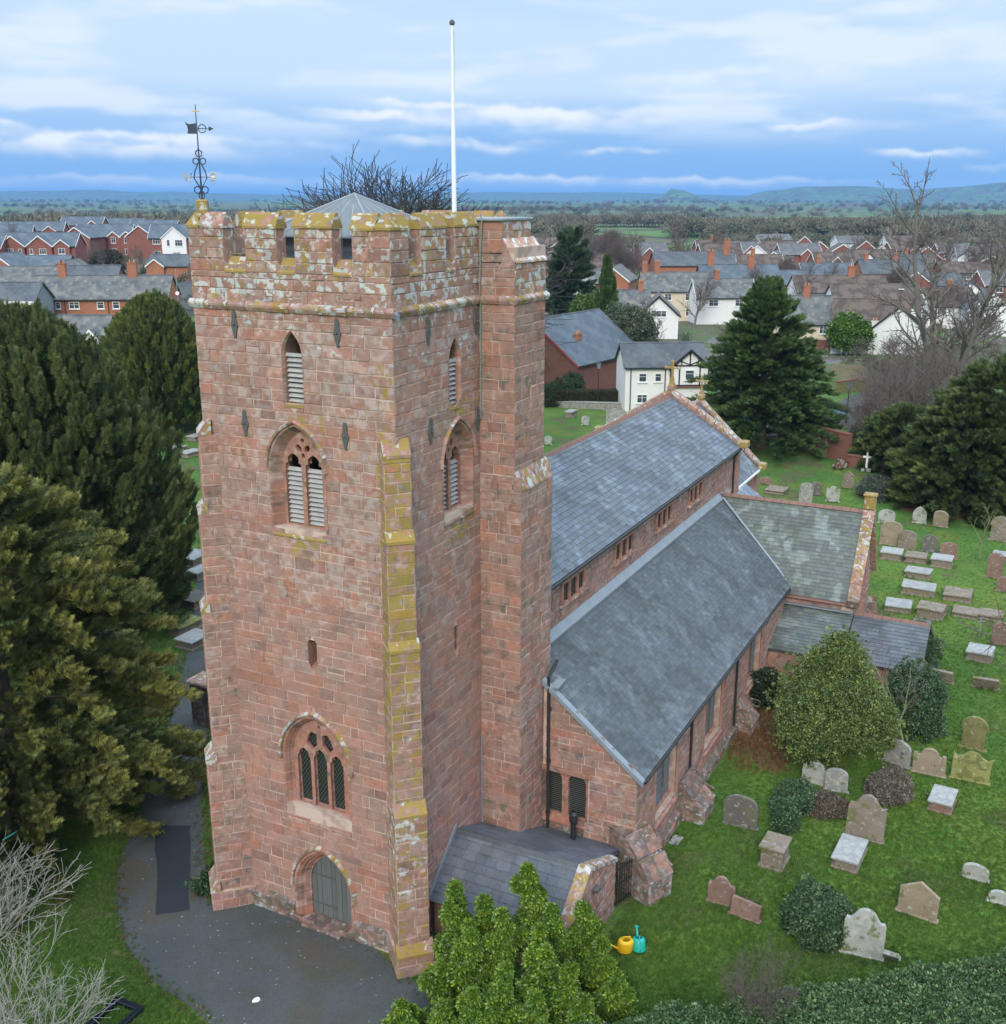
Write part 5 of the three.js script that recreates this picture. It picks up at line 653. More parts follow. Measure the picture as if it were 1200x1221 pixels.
const fieldTex = tex(1024, 1024, (u, v) => { // patchwork of pasture, winter plough and hedges, 2 m to the pixel
  const x = u * 40, y = v * 40; const wx = x + 0.35 * fbm(x * 0.6, y * 0.6, 5, 2), wy = y + 0.35 * fbm(x * 0.6, y * 0.6, 6, 2); let best = 9, sec = 9, id = 0; const xi = Math.floor(wx), yi = Math.floor(wy);
  for (let i = -1; i <= 1; i++) for (let j = -1; j <= 1; j++) { const cx = ((xi + i) % 40 + 40) % 40, cy = ((yi + j) % 40 + 40) % 40; const px = xi + i + h2(cx, cy, 3), py = yi + j + h2(cx, cy, 4), d = Math.max(Math.abs(px - wx), Math.abs(py - wy) * 1.15); if (d < best) { sec = best; best = d; id = h2(cx, cy, 9); } else if (d < sec) sec = d; }
  const g = 0.85 + 0.3 * vn(u * 700, v * 700, 8); let c = id < 0.62 ? mix3([0.065, 0.14, 0.025], [0.11, 0.19, 0.035], id / 0.62) : id < 0.8 ? [0.09, 0.10, 0.05] : [0.11, 0.09, 0.06]; if (sec - best < 0.07) c = [0.035, 0.04, 0.025]; return c.map((k) => k * g);
}, true, 4096);
fieldTex.wrapS = fieldTex.wrapT = THREE.MirroredRepeatWrapping;
mat('fields', [1, 1, 1], { map: fieldTex, roughness: 1 });
{ // one sheet to the horizon, on rings round the church
  const NR = 230, NA = 540, pos = [], uv = [], idx = []; const rad = (i) => (i === 0 ? 0 : i < 30 ? i * 5 : 150 * Math.pow(16500 / 150, (i - 30) / (NR - 30)));
  for (let i = 0; i <= NR; i++) for (let j = 0; j <= NA; j++) { const r = rad(i), t = j / NA * Math.PI * 2, x = 20 + Math.cos(t) * r, z = Math.sin(t) * r; pos.push(x, ground(x, z) - 0.04, z); uv.push(x, z); }
  for (let i = 0; i < NR; i++) for (let j = 0; j < NA; j++) { const a = i * (NA + 1) + j, b = a + NA + 1; idx.push(a, b + 1, b, a, a + 1, b + 1); }
  const g = new THREE.BufferGeometry(); g.setAttribute('position', new THREE.Float32BufferAttribute(pos, 3)); g.setAttribute('uv', new THREE.Float32BufferAttribute(uv, 2)); g.setIndex(idx); g.computeVertexNormals(); struct('ground', g, M.fields);
}
function drape(name, poly, lift, material, cell = 1.5) { // a sheet cut to an outline (x, z) and laid over the ground
  const xs = poly.map((p) => p[0]), zs = poly.map((p) => p[1]), x0 = Math.min(...xs), x1 = Math.max(...xs), z0 = Math.min(...zs), z1 = Math.max(...zs);
  const dense = [], rag = cell <= 1 ? 0.16 : 0; for (let i = 0; i < poly.length; i++) { const a = poly[i], b = poly[(i + 1) % poly.length], n = Math.max(1, Math.ceil(Math.hypot(b[0] - a[0], b[1] - a[1]) / (cell <= 1 ? 0.5 : cell * 2))); for (let k = 0; k < n; k++) { const x = mix(a[0], b[0], k / n), z = mix(a[1], b[1], k / n); dense.push(new THREE.Vector2(x + rag * (vn(x * 1.3, z * 1.3, 7) - 0.5), z + rag * (vn(x * 1.3, z * 1.3, 8) - 0.5))); } }
  const tr = THREE.ShapeUtils.triangulateShape(dense, []); const mb = new MB(); const P = (p) => V3(p.x, ground(p.x, p.y) + lift, p.y); const sub = (a, b, c, d) => { const m = Math.max(a.distanceTo(b), b.distanceTo(c), c.distanceTo(a)); if (d < 7 && m > 8) { if (a.distanceTo(b) >= m - 1e-9) { const q = a.clone().lerp(b, 0.5); sub(a, q, c, d + 1); sub(q, b, c, d + 1); } else if (b.distanceTo(c) >= m - 1e-9) { const q = b.clone().lerp(c, 0.5); sub(a, b, q, d + 1); sub(a, q, c, d + 1); } else { const q = c.clone().lerp(a, 0.5); sub(a, b, q, d + 1); sub(q, b, c, d + 1); } } else mb.tri(P(a), P(c), P(b), [a.x, a.y], [c.x, c.y], [b.x, b.y]); };
  for (const [a, b, c] of tr) sub(dense[a], dense[b], dense[c], 0); return struct(name, mb.geo(), material);
}
const grassTex = tex(1024, 1024, (u, v) => { const x = u * 100, y = v * 100; const n = fbm(x * 0.16, y * 0.16, 31, 4), n2 = fbm(x * 1.1, y * 1.1, 33, 4), f = vn(x * 9, y * 9, 35) * 0.6 + vn(x * 20, y * 20, 36) * 0.4; let c = mix3([0.058, 0.148, 0.017], [0.105, 0.195, 0.024], sstep(0.3, 0.68, n)); c = mix3(c, [0.14, 0.155, 0.02], 0.55 * sstep(0.56, 0.72, fbm(x * 0.45, y * 0.45, 39, 4))); c = mix3(c, [0.10, 0.085, 0.045], 0.75 * sstep(0.56, 0.70, fbm(x * 0.32 + 30, y * 0.32, 41, 5))); const k = 0.68 + 0.35 * n2 + 0.34 * (f - 0.5); return c.map((q) => q * k); }, true, 100);
const grassBump = tex(512, 512, (u, v) => 0.5 * fbm(u * 14, v * 14, 3, 4, 14) + 0.5 * vn(u * 110, v * 110, 5, 110), false, 6);
mat('grass', [1, 1, 1], { map: grassTex, bumpMap: grassBump, bumpScale: 0.09, roughness: 1 });
const lawnPoly = [[-60, -70], [20, -88], [58, -68], [84, -50], [92, -36], [97, -24], [98, -8], [92, 30], [60, 62], [-10, 62], [-60, 30]]; drape('lawn', lawnPoly, 0.0, M.grass, 3);
const asphaltTex = tex(640, 640, (u, v) => { const x = u * 24, y = v * 24; const n = fbm(x * 0.5, y * 0.5, 61, 4), f = vn(x * 40, y * 40, 63), sp = vn(x * 22, y * 22, 64); let c = mix3([0.050, 0.060, 0.066], [0.080, 0.086, 0.086], n); c = mix3(c, [0.075, 0.064, 0.048], 0.8 * sstep(0.54, 0.7, fbm(x * 0.35 + 8, y * 0.35, 65, 5))); c = mix3(c, [0.045, 0.06, 0.035], 0.4 * sstep(0.5, 0.8, fbm(x * 1.6, y * 1.6, 67, 5))); if (sp > 0.965) c = [0.42, 0.42, 0.4]; return c.map((k) => k * (0.78 + 0.45 * f)); }, true, 24);
mat('asphalt', [1, 1, 1], { map: asphaltTex, roughness: 0.92, bumpMap: grainBump, bumpScale: 0.01 }); mat('asphaltNew', [0.020, 0.028, 0.038], { roughness: 0.9, map: mottle(83, 0.7, 1.0), bumpMap: grainBump, bumpScale: 0.008 });
const G2 = (pts, y = 0) => pts.map(([px, py]) => { const p = onLevel(px, py, y); return [p.x, p.z]; });
const pathPoly = G2([[238, 690], [226, 770], [206, 850], [168, 960], [140, 1030], [137, 1065], [141, 1100], [152, 1131], [182, 1170], [217, 1196], [250, 1222], [330, 1300], [520, 1330], [600, 1240], [520, 1190], [470, 1150], [380, 1080], [300, 1050], [248, 1075], [243, 1010], [240, 940], [246, 860], [250, 760], [249, 690]]); drape('path', pathPoly, 0.012, M.asphalt, 1);
drape('asphalt_patch', G2([[184, 985], [228, 985], [226, 1085], [187, 1092]]), 0.018, M.asphaltNew, 1);
const leafLitter = tex(256, 256, (u, v) => { const n = fbm(u * 10, v * 10, 71, 4, 10); return mix3([0.10, 0.055, 0.03], [0.20, 0.10, 0.055], n); }, true, 3); mat('litter', [1, 1, 1], { map: leafLitter, roughness: 1, bumpMap: grassBump, bumpScale: 0.03 });
drape('bare_earth', G2([[905, 815], [935, 850], [945, 900], [925, 925], [893, 900], [868, 880], [880, 845]]), 0.006, M.litter, 1);
drape('bare_earth', G2([[1050, 590], [1120, 585], [1200, 570], [1200, 612], [1130, 620], [1075, 608]], 0.2), 0.03, M.litter, 2);
const gardenTex = tex(512, 512, (u, v) => { const x = u * 90, y = v * 90, n = fbm(x * 0.16, y * 0.16, 5, 3), m = fbm(x * 0.4 + 9, y * 0.4, 7, 4), f = vn(x * 3, y * 3, 9); let c = mix3([0.055, 0.105, 0.025], [0.085, 0.09, 0.05], sstep(0.35, 0.65, m)); c = mix3(c, [0.13, 0.125, 0.12], sstep(0.56, 0.62, n)); c = mix3(c, [0.09, 0.07, 0.05], 0.7 * sstep(0.55, 0.7, fbm(x * 0.3, y * 0.3 + 20, 11, 4))); return c.map((k) => k * (0.75 + 0.5 * f)); }, true, 90); mat('garden', [1, 1, 1], { map: gardenTex, roughness: 1 });
drape('gardens', [[640, 185], [700, 158], [830, 150], [1000, 140], [1100, 135], [1240, 135], [1260, 230], [1240, 420], [1000, 430], [800, 420], [680, 400], [625, 330]].map(([px, d]) => { const q = at(px, 300, d); return [q.x, q.z]; }), 0.03, M.garden, 6);
drape('road', G2([[905, 505], [985, 488], [1012, 476], [1060, 462], [1070, 492], [1030, 512], [975, 508], [925, 522]], 1.2), 0.06, M.asphalt, 3);
drape('road', G2([[200, 372], [214, 345], [222, 335], [238, 338], [232, 375]], 4.5), 0.06, M.asphalt, 3);
drape('churchyard_path', G2([[930, 522], [990, 535], [1025, 552], [1022, 560], [980, 546], [925, 532]], 0.4), 0.03, M.asphalt, 3);

function inPoly(poly, x, z) { let c = false; for (let i = 0, j = poly.length - 1; i < poly.length; j = i++) { const [xi, zi] = poly[i], [xj, zj] = poly[j]; if ((zi > z) !== (zj > z) && x < (xj - xi) * (z - zi) / (zj - zi) + xi) c = !c; } return c; }
const PATHS = [pathPoly]; const onPath = (x, z) => PATHS.some((p) => inPoly(p, x, z));
// ---------------------------------------------------------------- foliage
function bladeGeo(list) { const p = [], n = []; for (const [a, b, c] of list) { p.push(...a, ...b, ...c); } const g = new THREE.BufferGeometry(); g.setAttribute('position', new THREE.Float32BufferAttribute(p, 3)); g.computeVertexNormals(); return g; }
rnd = mulberry(77);
const yewSpray = (() => { const t = []; for (let i = 0; i < 20; i++) { const y = 0.05 + 0.9 * i / 20, s = i % 2 ? 1 : -1, l = (0.42 * (1 - 0.55 * y)) * rr(0.8, 1.2), tw = rr(-0.5, 0.5), up = rr(0.35, 0.7), w = 0.05; const dx = s * Math.cos(tw), dz = Math.sin(tw) * s; t.push([[0, y - w, 0], [0, y + w, 0], [dx * l, y + up * l, dz * l + rr(-0.06, 0.06)]]); if (i % 3 === 0) t.push([[0, y - w, 0], [0, y + w, 0], [rr(-0.2, 0.2), y + l * 0.6, s * l * 0.7]]); } t.push([[-0.05, 0.8, 0], [0.05, 0.8, 0], [0, 1.15, 0]]); return bladeGeo(t); })();
const leafTuft = (() => { const t = []; for (let i = 0; i < 15; i++) { const th = rr(0, 6.28), ph = Math.acos(rr(-0.5, 1)), d = [Math.sin(ph) * Math.cos(th), Math.cos(ph), Math.sin(ph) * Math.sin(th)], r0 = rr(0.05, 0.3), r1 = r0 + rr(0.34, 0.5); const q = [rr(-1, 1), rr(-1, 1), rr(-1, 1)], ql = Math.hypot(...q), w = 0.13; const A = d.map((x) => x * r0), B = d.map((x) => x * r1), m = d.map((x, k) => x * (r0 + r1) / 2 + q[k] / ql * w), n = d.map((x, k) => x * (r0 + r1) / 2 - q[k] / ql * w); t.push([A, m, B], [A, B, n]); } return bladeGeo(t); })();
const twigTuft = (() => { const t = []; for (let i = 0; i < 26; i++) { const th = rr(0, 6.28), ph = Math.acos(rr(-0.25, 1)), l = rr(0.5, 1), d = [Math.sin(ph) * Math.cos(th), Math.cos(ph), Math.sin(ph) * Math.sin(th)], o = [rr(-0.25, 0.25), rr(-0.2, 0.2), rr(-0.25, 0.25)], w = 0.022; const q = [d[2], 0.2, -d[0]]; t.push([[o[0] - q[0] * w, o[1], o[2] - q[2] * w], [o[0] + q[0] * w, o[1], o[2] + q[2] * w], [o[0] + d[0] * l, o[1] + d[1] * l, o[2] + d[2] * l]]); const m = o.map((x, k) => x + d[k] * l * 0.5), e = [rr(-1, 1), rr(0, 1), rr(-1, 1)]; t.push([[m[0] - w * 0.7, m[1], m[2]], [m[0] + w * 0.7, m[1], m[2]], m.map((x, k) => x + e[k] * l * 0.35)]); } return bladeGeo(t); })();
const tussock = (() => { const t = []; for (let i = 0; i < 9; i++) { const a = rr(0, 6.28), r = rr(0, 0.5), x = Math.cos(a) * r, z = Math.sin(a) * r, b = rr(0, 6.28), w = 0.06; t.push([[x - Math.cos(b) * w, 0, z - Math.sin(b) * w], [x + Math.cos(b) * w, 0, z + Math.sin(b) * w], [x + rr(-0.35, 0.35), rr(0.4, 1), z + rr(-0.35, 0.35)]]); } return bladeGeo(t); })();
mat('foliage', [1, 1, 1], { roughness: 0.75 }); mat('glossLeaf', [1, 1, 1], { roughness: 0.42 }); mat('twig', [1, 1, 1], { roughness: 0.95 }); mat('grassBlade', [1, 1, 1], { roughness: 0.9 });
mat('bark', [0.115, 0.09, 0.075], { roughness: 1, bumpMap: grainBump, bumpScale: 0.03 }); mat('barkGrey', [0.155, 0.145, 0.125], { roughness: 1, bumpMap: grainBump, bumpScale: 0.02 }); mat('barkPale', [0.27, 0.265, 0.235], { roughness: 0.95 }); mat('barkMoss', [0.21, 0.22, 0.11], { roughness: 1 });
const _y = V3(0, 1, 0), _q = new THREE.Quaternion(), _q2 = new THREE.Quaternion(), _m = new THREE.Matrix4(), _c = new THREE.Color();
function scatter(name, geo, material, items, parent) {
  const im = new THREE.InstancedMesh(geo, material, items.length); im.name = parent ? name : numbered(name);
  items.forEach((it, i) => { _q.setFromUnitVectors(_y, it.d.clone().normalize()); _q2.setFromAxisAngle(_y, it.w ?? 0); _q.multiply(_q2); const s = it.s; _m.compose(it.p, _q, typeof s === 'number' ? V3(s, s, s) : s); im.setMatrixAt(i, _m); _c.setRGB(...it.c); im.setColorAt(i, _c); });
  finish(im); stuff(im); (parent || scene).add(im); return im;
}
function trunkOf(t, H, r, material, lean = V3(0, 0, 0)) { new MB().tube([V3(0, -0.3, 0), V3(0.05, H * 0.12, 0.03), V3(0, H * 0.35, 0).addScaledVector(lean, 0.35), V3(0, H * 0.8, 0).addScaledVector(lean, 0.8)], [r * 1.5, r, r * 0.75, r * 0.18], 9).build('trunk', material, t); }
// evergreen built of plume-like boughs
function boughTree(name, label, category, pos, o) {
  const t = thing(name, label, category, pos, 0, o.group), { H, R } = o, items = [], limbs = new MB();
  trunkOf(t, H, o.trunk || 0.35, M.bark);
  for (let i = 0; i < o.N; i++) {
    let f = o.low + (1 - o.low) * Math.pow(rnd(), o.bias || 1); const az = i * 2.39996 + rr(-0.4, 0.4), lump = 0.78 + 0.5 * fbm(Math.cos(az) * 1.7 + 5, f * 3.2 + Math.sin(az) * 1.7, o.seed || 1, 2);
    const r = R * o.profile(f) * lump * rr(o.r0 || 0.86, o.r1 || 1.1), tip = V3(Math.cos(az) * r * (o.ex || 1), H * f * (0.97 + 0.03 * lump), Math.sin(az) * r), base = V3(0, Math.max(0.3, H * (f * 0.86 - o.rise)), 0);
    const dir = tip.clone().sub(base), len = dir.length(); dir.normalize(); const gold = rnd(), n = Math.round(o.per * clamp(len / R, 0.35, 1.3)); const side = new THREE.Vector3().crossVectors(dir, _y).normalize();
    if (i % 5 === 0) limbs.tube([base, base.clone().lerp(tip, 0.5).add(V3(0, -0.02 * len, 0)), tip], [0.05 * o.trunk * 2, 0.03 * o.trunk * 1.6, 0.008], 4);
    for (let k = 0; k < n; k++) {
      const s = 1 - (1 - o.inner) * Math.pow(rnd(), 1.25), w = (1.02 - s) * o.fan * len + 0.1; const p = base.clone().lerp(tip, s); p.y += -o.droop * len * s * s + o.arch * len * Math.sin(s * Math.PI) + rr(-0.5, 0.5) * w * 0.7; p.addScaledVector(side, rr(-1, 1) * w);
      if (p.y < 0.12) p.y = rr(0.12, 0.4); const d = dir.clone().multiplyScalar(0.9).addScaledVector(side, rr(-0.8, 0.8)).add(V3(rr(-0.25, 0.25), o.lift + rr(-0.35, 0.35) - o.droop * s, rr(-0.25, 0.25)));
      const g = clamp(0.55 * gold + 0.6 * rnd() - 0.25 + (o.tipGold || 0) * (s > 0.8 ? 0.35 : 0)), c = mix3(o.cA, o.cB, g), v = rr(0.72, 1.25); items.push({ p, d, w: rr(0, 6.28), s: o.size * rr(0.7, 1.3), c: c.map((x) => x * v) });
    }
  }
  limbs.build('limbs', M.bark, t); scatter('foliage', o.geo || yewSpray, M.foliage, items, t); return t;
}
// dome of upright feathery plumes
function plumeTree(name, label, category, pos, o) {
  const t = thing(name, label, category, pos), { H, R } = o, items = [], low = o.low; trunkOf(t, H * 0.8, o.trunk, M.bark); const lump = (az, f) => 0.82 + 0.36 * fbm(Math.cos(az) * 1.6 + 7, f * 3 + Math.sin(az) * 1.6, o.seed, 3);
  for (let i = 0; i < o.N; i++) { const f = low + (1 - low) * Math.pow((i + rnd()) / o.N, 0.8), az = i * 2.39996 + rr(-0.3, 0.3), q = (f - low) / (1 - low), pr = Math.pow(Math.max(0.008, 1 - Math.pow(q, o.pw || 1.7)), 0.6) * (0.72 + 0.28 * sstep(0, 0.3, q)), k = lump(az, f) * rr(0.88, 1.08), P = V3(Math.cos(az) * R * pr * k, H * f * (0.9 + 0.1 * k), Math.sin(az) * R * pr * k), N = V3(Math.cos(az) * (1 - q * 0.7), 0.25 + q, Math.sin(az) * (1 - q * 0.7)).normalize(), ax = N.clone().multiplyScalar(0.8).add(V3(0, 0.5, 0)).normalize(), L = o.plume * rr(0.7, 1.35), gold = rnd(); 
    for (let j = 0; j < o.per; j++) { const s = Math.pow(rnd(), 0.8), w = (1.05 - s) * L * 0.34; const p = P.clone().addScaledVector(ax, L * (s - 0.55)).add(V3(rr(-1, 1) * w, rr(-0.3, 0.3) * w, rr(-1, 1) * w)); const c = mix3(o.cA, o.cB, clamp(0.5 * gold + 0.65 * rnd() - 0.2)), v = rr(0.72, 1.25); items.push({ p, d: ax.clone().addScaledVector(N, 0.3).add(V3(rr(-0.5, 0.5), rr(-0.1, 0.5), rr(-0.5, 0.5))), w: rr(0, 6.28), s: o.size * rr(0.7, 1.25), c: c.map((x) => x * v) }); } }
  for (let i = 0; i < o.N * 16; i++) { const q = rnd(), f = low + (1 - low) * q, az = rr(0, 6.28), pr = Math.pow(Math.max(0.008, 1 - Math.pow(q, o.pw || 1.7)), 0.6), k = lump(az, f) * rr(0.55, 0.9); items.push({ p: V3(Math.cos(az) * R * pr * k, H * f * 0.95, Math.sin(az) * R * pr * k), d: V3(Math.cos(az) * 0.6 + rr(-0.4, 0.4), 0.6, Math.sin(az) * 0.6 + rr(-0.4, 0.4)), w: rr(0, 6.28), s: o.size * rr(1.3, 2.2), c: mix3(o.cA, o.cB, 0.4 * rnd()).map((x) => x * rr(0.75, 1.2)) }); }
  scatter('foliage', yewSpray, M.foliage, items, t); return t;
}
// rounded broadleaf evergreen bush or hedge: leaf tufts through a lumpy shell
function leafMass(t, shape, n, size, cA, cB, material = M.glossLeaf, geo = leafTuft, cC) {
  const items = []; for (let i = 0; i < n; i++) { const q = shape(); if (!q) continue; const [p, d] = q; const g = rnd(); let c = mix3(cA, cB, g * g); if (cC && rnd() < 0.02) c = cC; const v = rr(0.7, 1.25); items.push({ p, d, w: rr(0, 6.28), s: size * rr(0.65, 1.35), c: c.map((x) => x * v) }); } return scatter('foliage', geo, material, items, t);
}
const blob = (rx, ry, rz, cy, seed, depth = 0.45, cone = 0) => { const lobes = []; for (let i = 0; i < 26; i++) { const u = 0.95 - 1.5 * (i + 0.5) / 26, th = i * 2.39996 + rr(-0.4, 0.4), s = Math.sqrt(1 - u * u), tp = 1 - cone * clamp((u + 0.6) / 1.55), k = rr(0.5, 0.78); lobes.push([V3(Math.cos(th) * s * rx * k * tp, cy + u * ry * k, Math.sin(th) * s * rz * k * tp), rr(0.26, 0.46) * (1 - 0.4 * cone * clamp(u))]); } return () => { const [c, r] = lobes[Math.floor(rnd() * lobes.length)], th = rr(0, 6.28), u = rr(-0.6, 1), s = Math.sqrt(1 - u * u), k = r * (1 - depth * Math.pow(rnd(), 2.5)) * (rnd() < 0.12 ? rr(1.1, 1.5) : 1); const d = V3(Math.cos(th) * s, u, Math.sin(th) * s), p = V3(c.x + d.x * rx * k, c.y + d.y * ry * k, c.z + d.z * rz * k); if (p.y < 0.05) p.y = rr(0.05, 0.3); return [p, d.clone().add(V3(rr(-0.6, 0.6), rr(0, 0.7), rr(-0.6, 0.6)))]; }; };
const smoothBlob = (rx, ry, rz, cy, seed, depth = 0.45, cone = 0) => () => { const th = rr(0, 6.28), u = rr(-0.75, 1), s = Math.sqrt(1 - u * u); const l = 0.72 + 0.56 * fbm(Math.cos(th) * s * 2.2 + seed, u * 2.4 + Math.sin(th) * s * 2.2, seed, 3); const k = (1 - depth * Math.pow(rnd(), 2)) * l; const tp = 1 - cone * clamp((u + 0.75) / 1.75); const d = V3(Math.cos(th) * s, u, Math.sin(th) * s); const p = V3(d.x * rx * k * tp, cy + d.y * ry * k, d.z * rz * k * tp); if (p.y < 0.05) p.y = rr(0.05, 0.3); return [p, d.clone().add(V3(rr(-0.6, 0.6), rr(0, 0.7), rr(-0.6, 0.6)))]; };
// leafless tree
function bareGeometry(seed, o) {
  const old = rnd; rnd = mulberry(seed); const tr = new MB(), br = new MB(), tw = new MB();
  const grow = (p, d, len, rad, lev) => {
    const nseg = lev < 2 ? 4 : 3, pts = [p.clone()], rs = [rad]; let q = p.clone(), dd = d.clone(); const bend = V3(rr(-1, 1), rr(-0.3, 0.6), rr(-1, 1)).multiplyScalar(o.bend);
    for (let i = 1; i <= nseg; i++) { dd.addScaledVector(bend, 1 / nseg).add(V3(rr(-1, 1), rr(-1, 1) + o.up, rr(-1, 1)).multiplyScalar(o.wig)).normalize(); q = q.clone().addScaledVector(dd, len / nseg); pts.push(q); rs.push(Math.max(o.min || 0.012, rad * mix(1, lev === 0 ? 0.5 : 0.32, i / nseg))); }
    (lev === 0 ? tr : lev < o.twigLevel ? br : tw).tube(pts, rs, lev === 0 ? 9 : lev === 1 ? 6 : lev === 2 ? 4 : 3);
    if (lev >= o.levels) return; const n = o.kids[lev];
    for (let k = 0; k < n; k++) { const s = mix(o.start[lev] ?? 0.25, 1, (k + rr(0.1, 0.9)) / n), i = Math.min(nseg - 1, Math.floor(s * nseg)), f = s * nseg - i, b = pts[i].clone().lerp(pts[i + 1], f), t = pts[i + 1].clone().sub(pts[i]).normalize(), az = k * 2.4 + rr(-0.5, 0.5), a = new THREE.Vector3().crossVectors(t, V3(0.2, 0.3, 0.9)).normalize().applyAxisAngle(t, az), sp = o.spread * rr(0.7, 1.25) * (s > 0.9 ? 0.5 : 1); grow(b, t.clone().multiplyScalar(Math.cos(sp)).addScaledVector(a, Math.sin(sp)).add(V3(0, o.up * 0.6, 0)).normalize(), len * o.ratio * rr(0.75, 1.2) * (1.12 - 0.4 * s), mix(rs[i], rs[i + 1], f) * 0.62, lev + 1); }
  };
  if (o.stems) for (let k = 0; k < o.stems; k++) grow(V3(rr(-0.3, 0.3), -0.1, rr(-0.3, 0.3)), V3(rr(-1, 1) * o.splay, 1, rr(-1, 1) * o.splay).normalize(), o.len * rr(0.7, 1.1), o.rad, 0); else grow(V3(0, -0.3, 0), V3(rr(-0.06, 0.06), 1, rr(-0.06, 0.06)).normalize(), o.len, o.rad, 0);
  rnd = old; return [tr.geo(), br.geo(), tw.p.length ? tw.geo() : null];
}
const geoTop = (g) => { let m = 0; for (const q of g) if (q) { q.computeBoundingBox(); m = Math.max(m, q.boundingBox.max.y); } return m; };
function bareTree(name, label, geos, mats, pos, turn, scale, group) { const t = thing(name, label, 'tree', pos, turn, group); t.scale.copy(typeof scale === 'number' ? V3(scale, scale, scale) : scale); mesh('trunk', geos[0], mats[0], t); mesh('branches', geos[1], mats[1], t); if (geos[2]) mesh('twigs', geos[2], mats[2] || mats[1], t); return t; }
const onGround = (px, py, y = 0) => { let p = onLevel(px, py, y); for (let i = 0; i < 6; i++) p = onLevel(px, py, ground(p.x, p.z)); p.y = ground(p.x, p.z); return p; };

rnd = mulberry(501);
const DK = [0.048, 0.082, 0.026], OL = [0.145, 0.165, 0.03], GO = [0.225, 0.222, 0.052], GR = [0.045, 0.085, 0.02];
{ // the yews north-west of the tower
  let p = onLevel(22, 985); let top = levelFor(p, 548); boughTree('yew_tree', 'huge yew with golden-olive drooping tips beside the tower path', 'tree', p, { H: top, R: 7.9, r0: 0.74, r1: 1.2, N: 420, per: 135, low: 0.02, bias: 1.0, profile: (f) => Math.sqrt(Math.max(0.03, 1 - Math.pow(f, 2.2))) * (0.8 + 0.2 * f), rise: 0.05, inner: 0.36, fan: 0.115, droop: 0.14, arch: 0.1, lift: 0.42, size: 0.5, trunk: 0.6, cA: DK, cB: GO, tipGold: 1, seed: 3 });
  p = onLevel(66, 748); top = levelFor(p, 380); plumeTree('yew_tree', 'dark green dome-shaped yew standing between the golden-tipped yew and the slate houses', 'tree', p, { H: top, R: 8.8, N: 640, per: 50, low: 0.04, plume: 1.35, size: 0.52, trunk: 0.5, cA: DK, cB: [0.14, 0.16, 0.04], seed: 5 });
  p = onLevel(196, 527, 0.3); top = levelFor(p, 360) - p.y; plumeTree('yew_tree', 'olive yew with a bare dark trunk beside the tower parapet and brick terrace', 'tree', p, { H: top, R: 5.9, N: 420, per: 50, low: 0.16, plume: 1.5, size: 0.58, pw: 2.0, trunk: 0.55, cA: [0.05, 0.085, 0.024], cB: [0.17, 0.185, 0.03], seed: 7 });
}
{ // conifers east of the church
  let p = onLevel(905, 540, 0.2); let top = levelFor(p, 334); boughTree('yew_tree', 'broad dark conifer with a thick trunk behind the chancel', 'tree', p, { H: top, R: 7.0, N: 560, per: 70, low: 0.1, bias: 1.05, profile: (f) => Math.pow(Math.max(0.02, 1 - Math.pow(f, 1.5) * 0.96), 0.75), rise: 0.02, inner: 0.42, fan: 0.2, droop: 0.13, arch: 0.07, lift: 0.25, size: 0.62, trunk: 0.55, r0: 0.72, r1: 1.22, cA: [0.036, 0.072, 0.022], cB: [0.09, 0.15, 0.03], seed: 11 });
  for (const [px, py, top, R, lab, s] of [[1142, 600, 478, 5.8, 'wide dark yew over the headstones beside the tall bare tree', 13], [1190, 596, 430, 8.0, 'dense yew at the churchyard edge with pale bare branches crossing it', 17], [1075, 560, 490, 4.5, 'low yew beside the parked car and ivy bank', 19]]) { p = onLevel(px, py, 0.3); const H = levelFor(p, top); boughTree('yew_tree', lab, 'tree', p, { H, R, N: 330, per: 75, low: 0.04, profile: (f) => Math.sqrt(Math.max(0.02, 1 - Math.pow(f, 2))), rise: 0.06, inner: 0.45, fan: 0.2, droop: 0.12, arch: 0.06, lift: 0.3, size: 0.66, trunk: 0.4, cA: [0.038, 0.07, 0.024], cB: [0.12, 0.155, 0.03], seed: s }); }
  // by the village hall
  p = at(679, 362, 190); p.y = ground(p.x, p.z); boughTree('pine_tree', 'dark pine with a rounded top behind the village hall', 'tree', p, { H: levelFor(p, 295), R: 5, N: 170, per: 45, low: 0.15, profile: (f) => Math.pow(Math.max(0.02, 1 - f * 0.9), 0.55), rise: 0.02, inner: 0.4, fan: 0.25, droop: 0.02, arch: 0.05, lift: 0.4, size: 1.15, trunk: 0.4, cA: [0.03, 0.06, 0.03], cB: [0.065, 0.10, 0.04], seed: 23 });
  p = at(722, 395, 165); p.y = ground(p.x, p.z); boughTree('conifer_tree', 'slim pointed green conifer behind the village hall', 'tree', p, { H: levelFor(p, 328), R: 2.7, N: 150, per: 40, low: 0.05, profile: (f) => Math.pow(Math.max(0.02, 1 - f * 0.97), 0.8), rise: 0.12, inner: 0.4, fan: 0.25, droop: -0.05, arch: 0.0, lift: 0.9, size: 0.85, trunk: 0.25, cA: [0.03, 0.07, 0.014], cB: [0.075, 0.12, 0.02], seed: 29 });
}
function bush(name, label, category, p, rx, ry, rz, n, size, cA, cB, o = {}) { const t = thing(name, label, category, p, 0, o.group); trunkOf(t, ry * 1.4, o.stem || 0.08, M.bark); leafMass(t, blob(rx, ry, rz, o.cy ?? ry * 0.8, o.seed || 3, o.depth || 0.5, o.cone || 0), n, size, cA, cB, o.mat || M.glossLeaf, o.geo || leafTuft, o.cC); return t; }
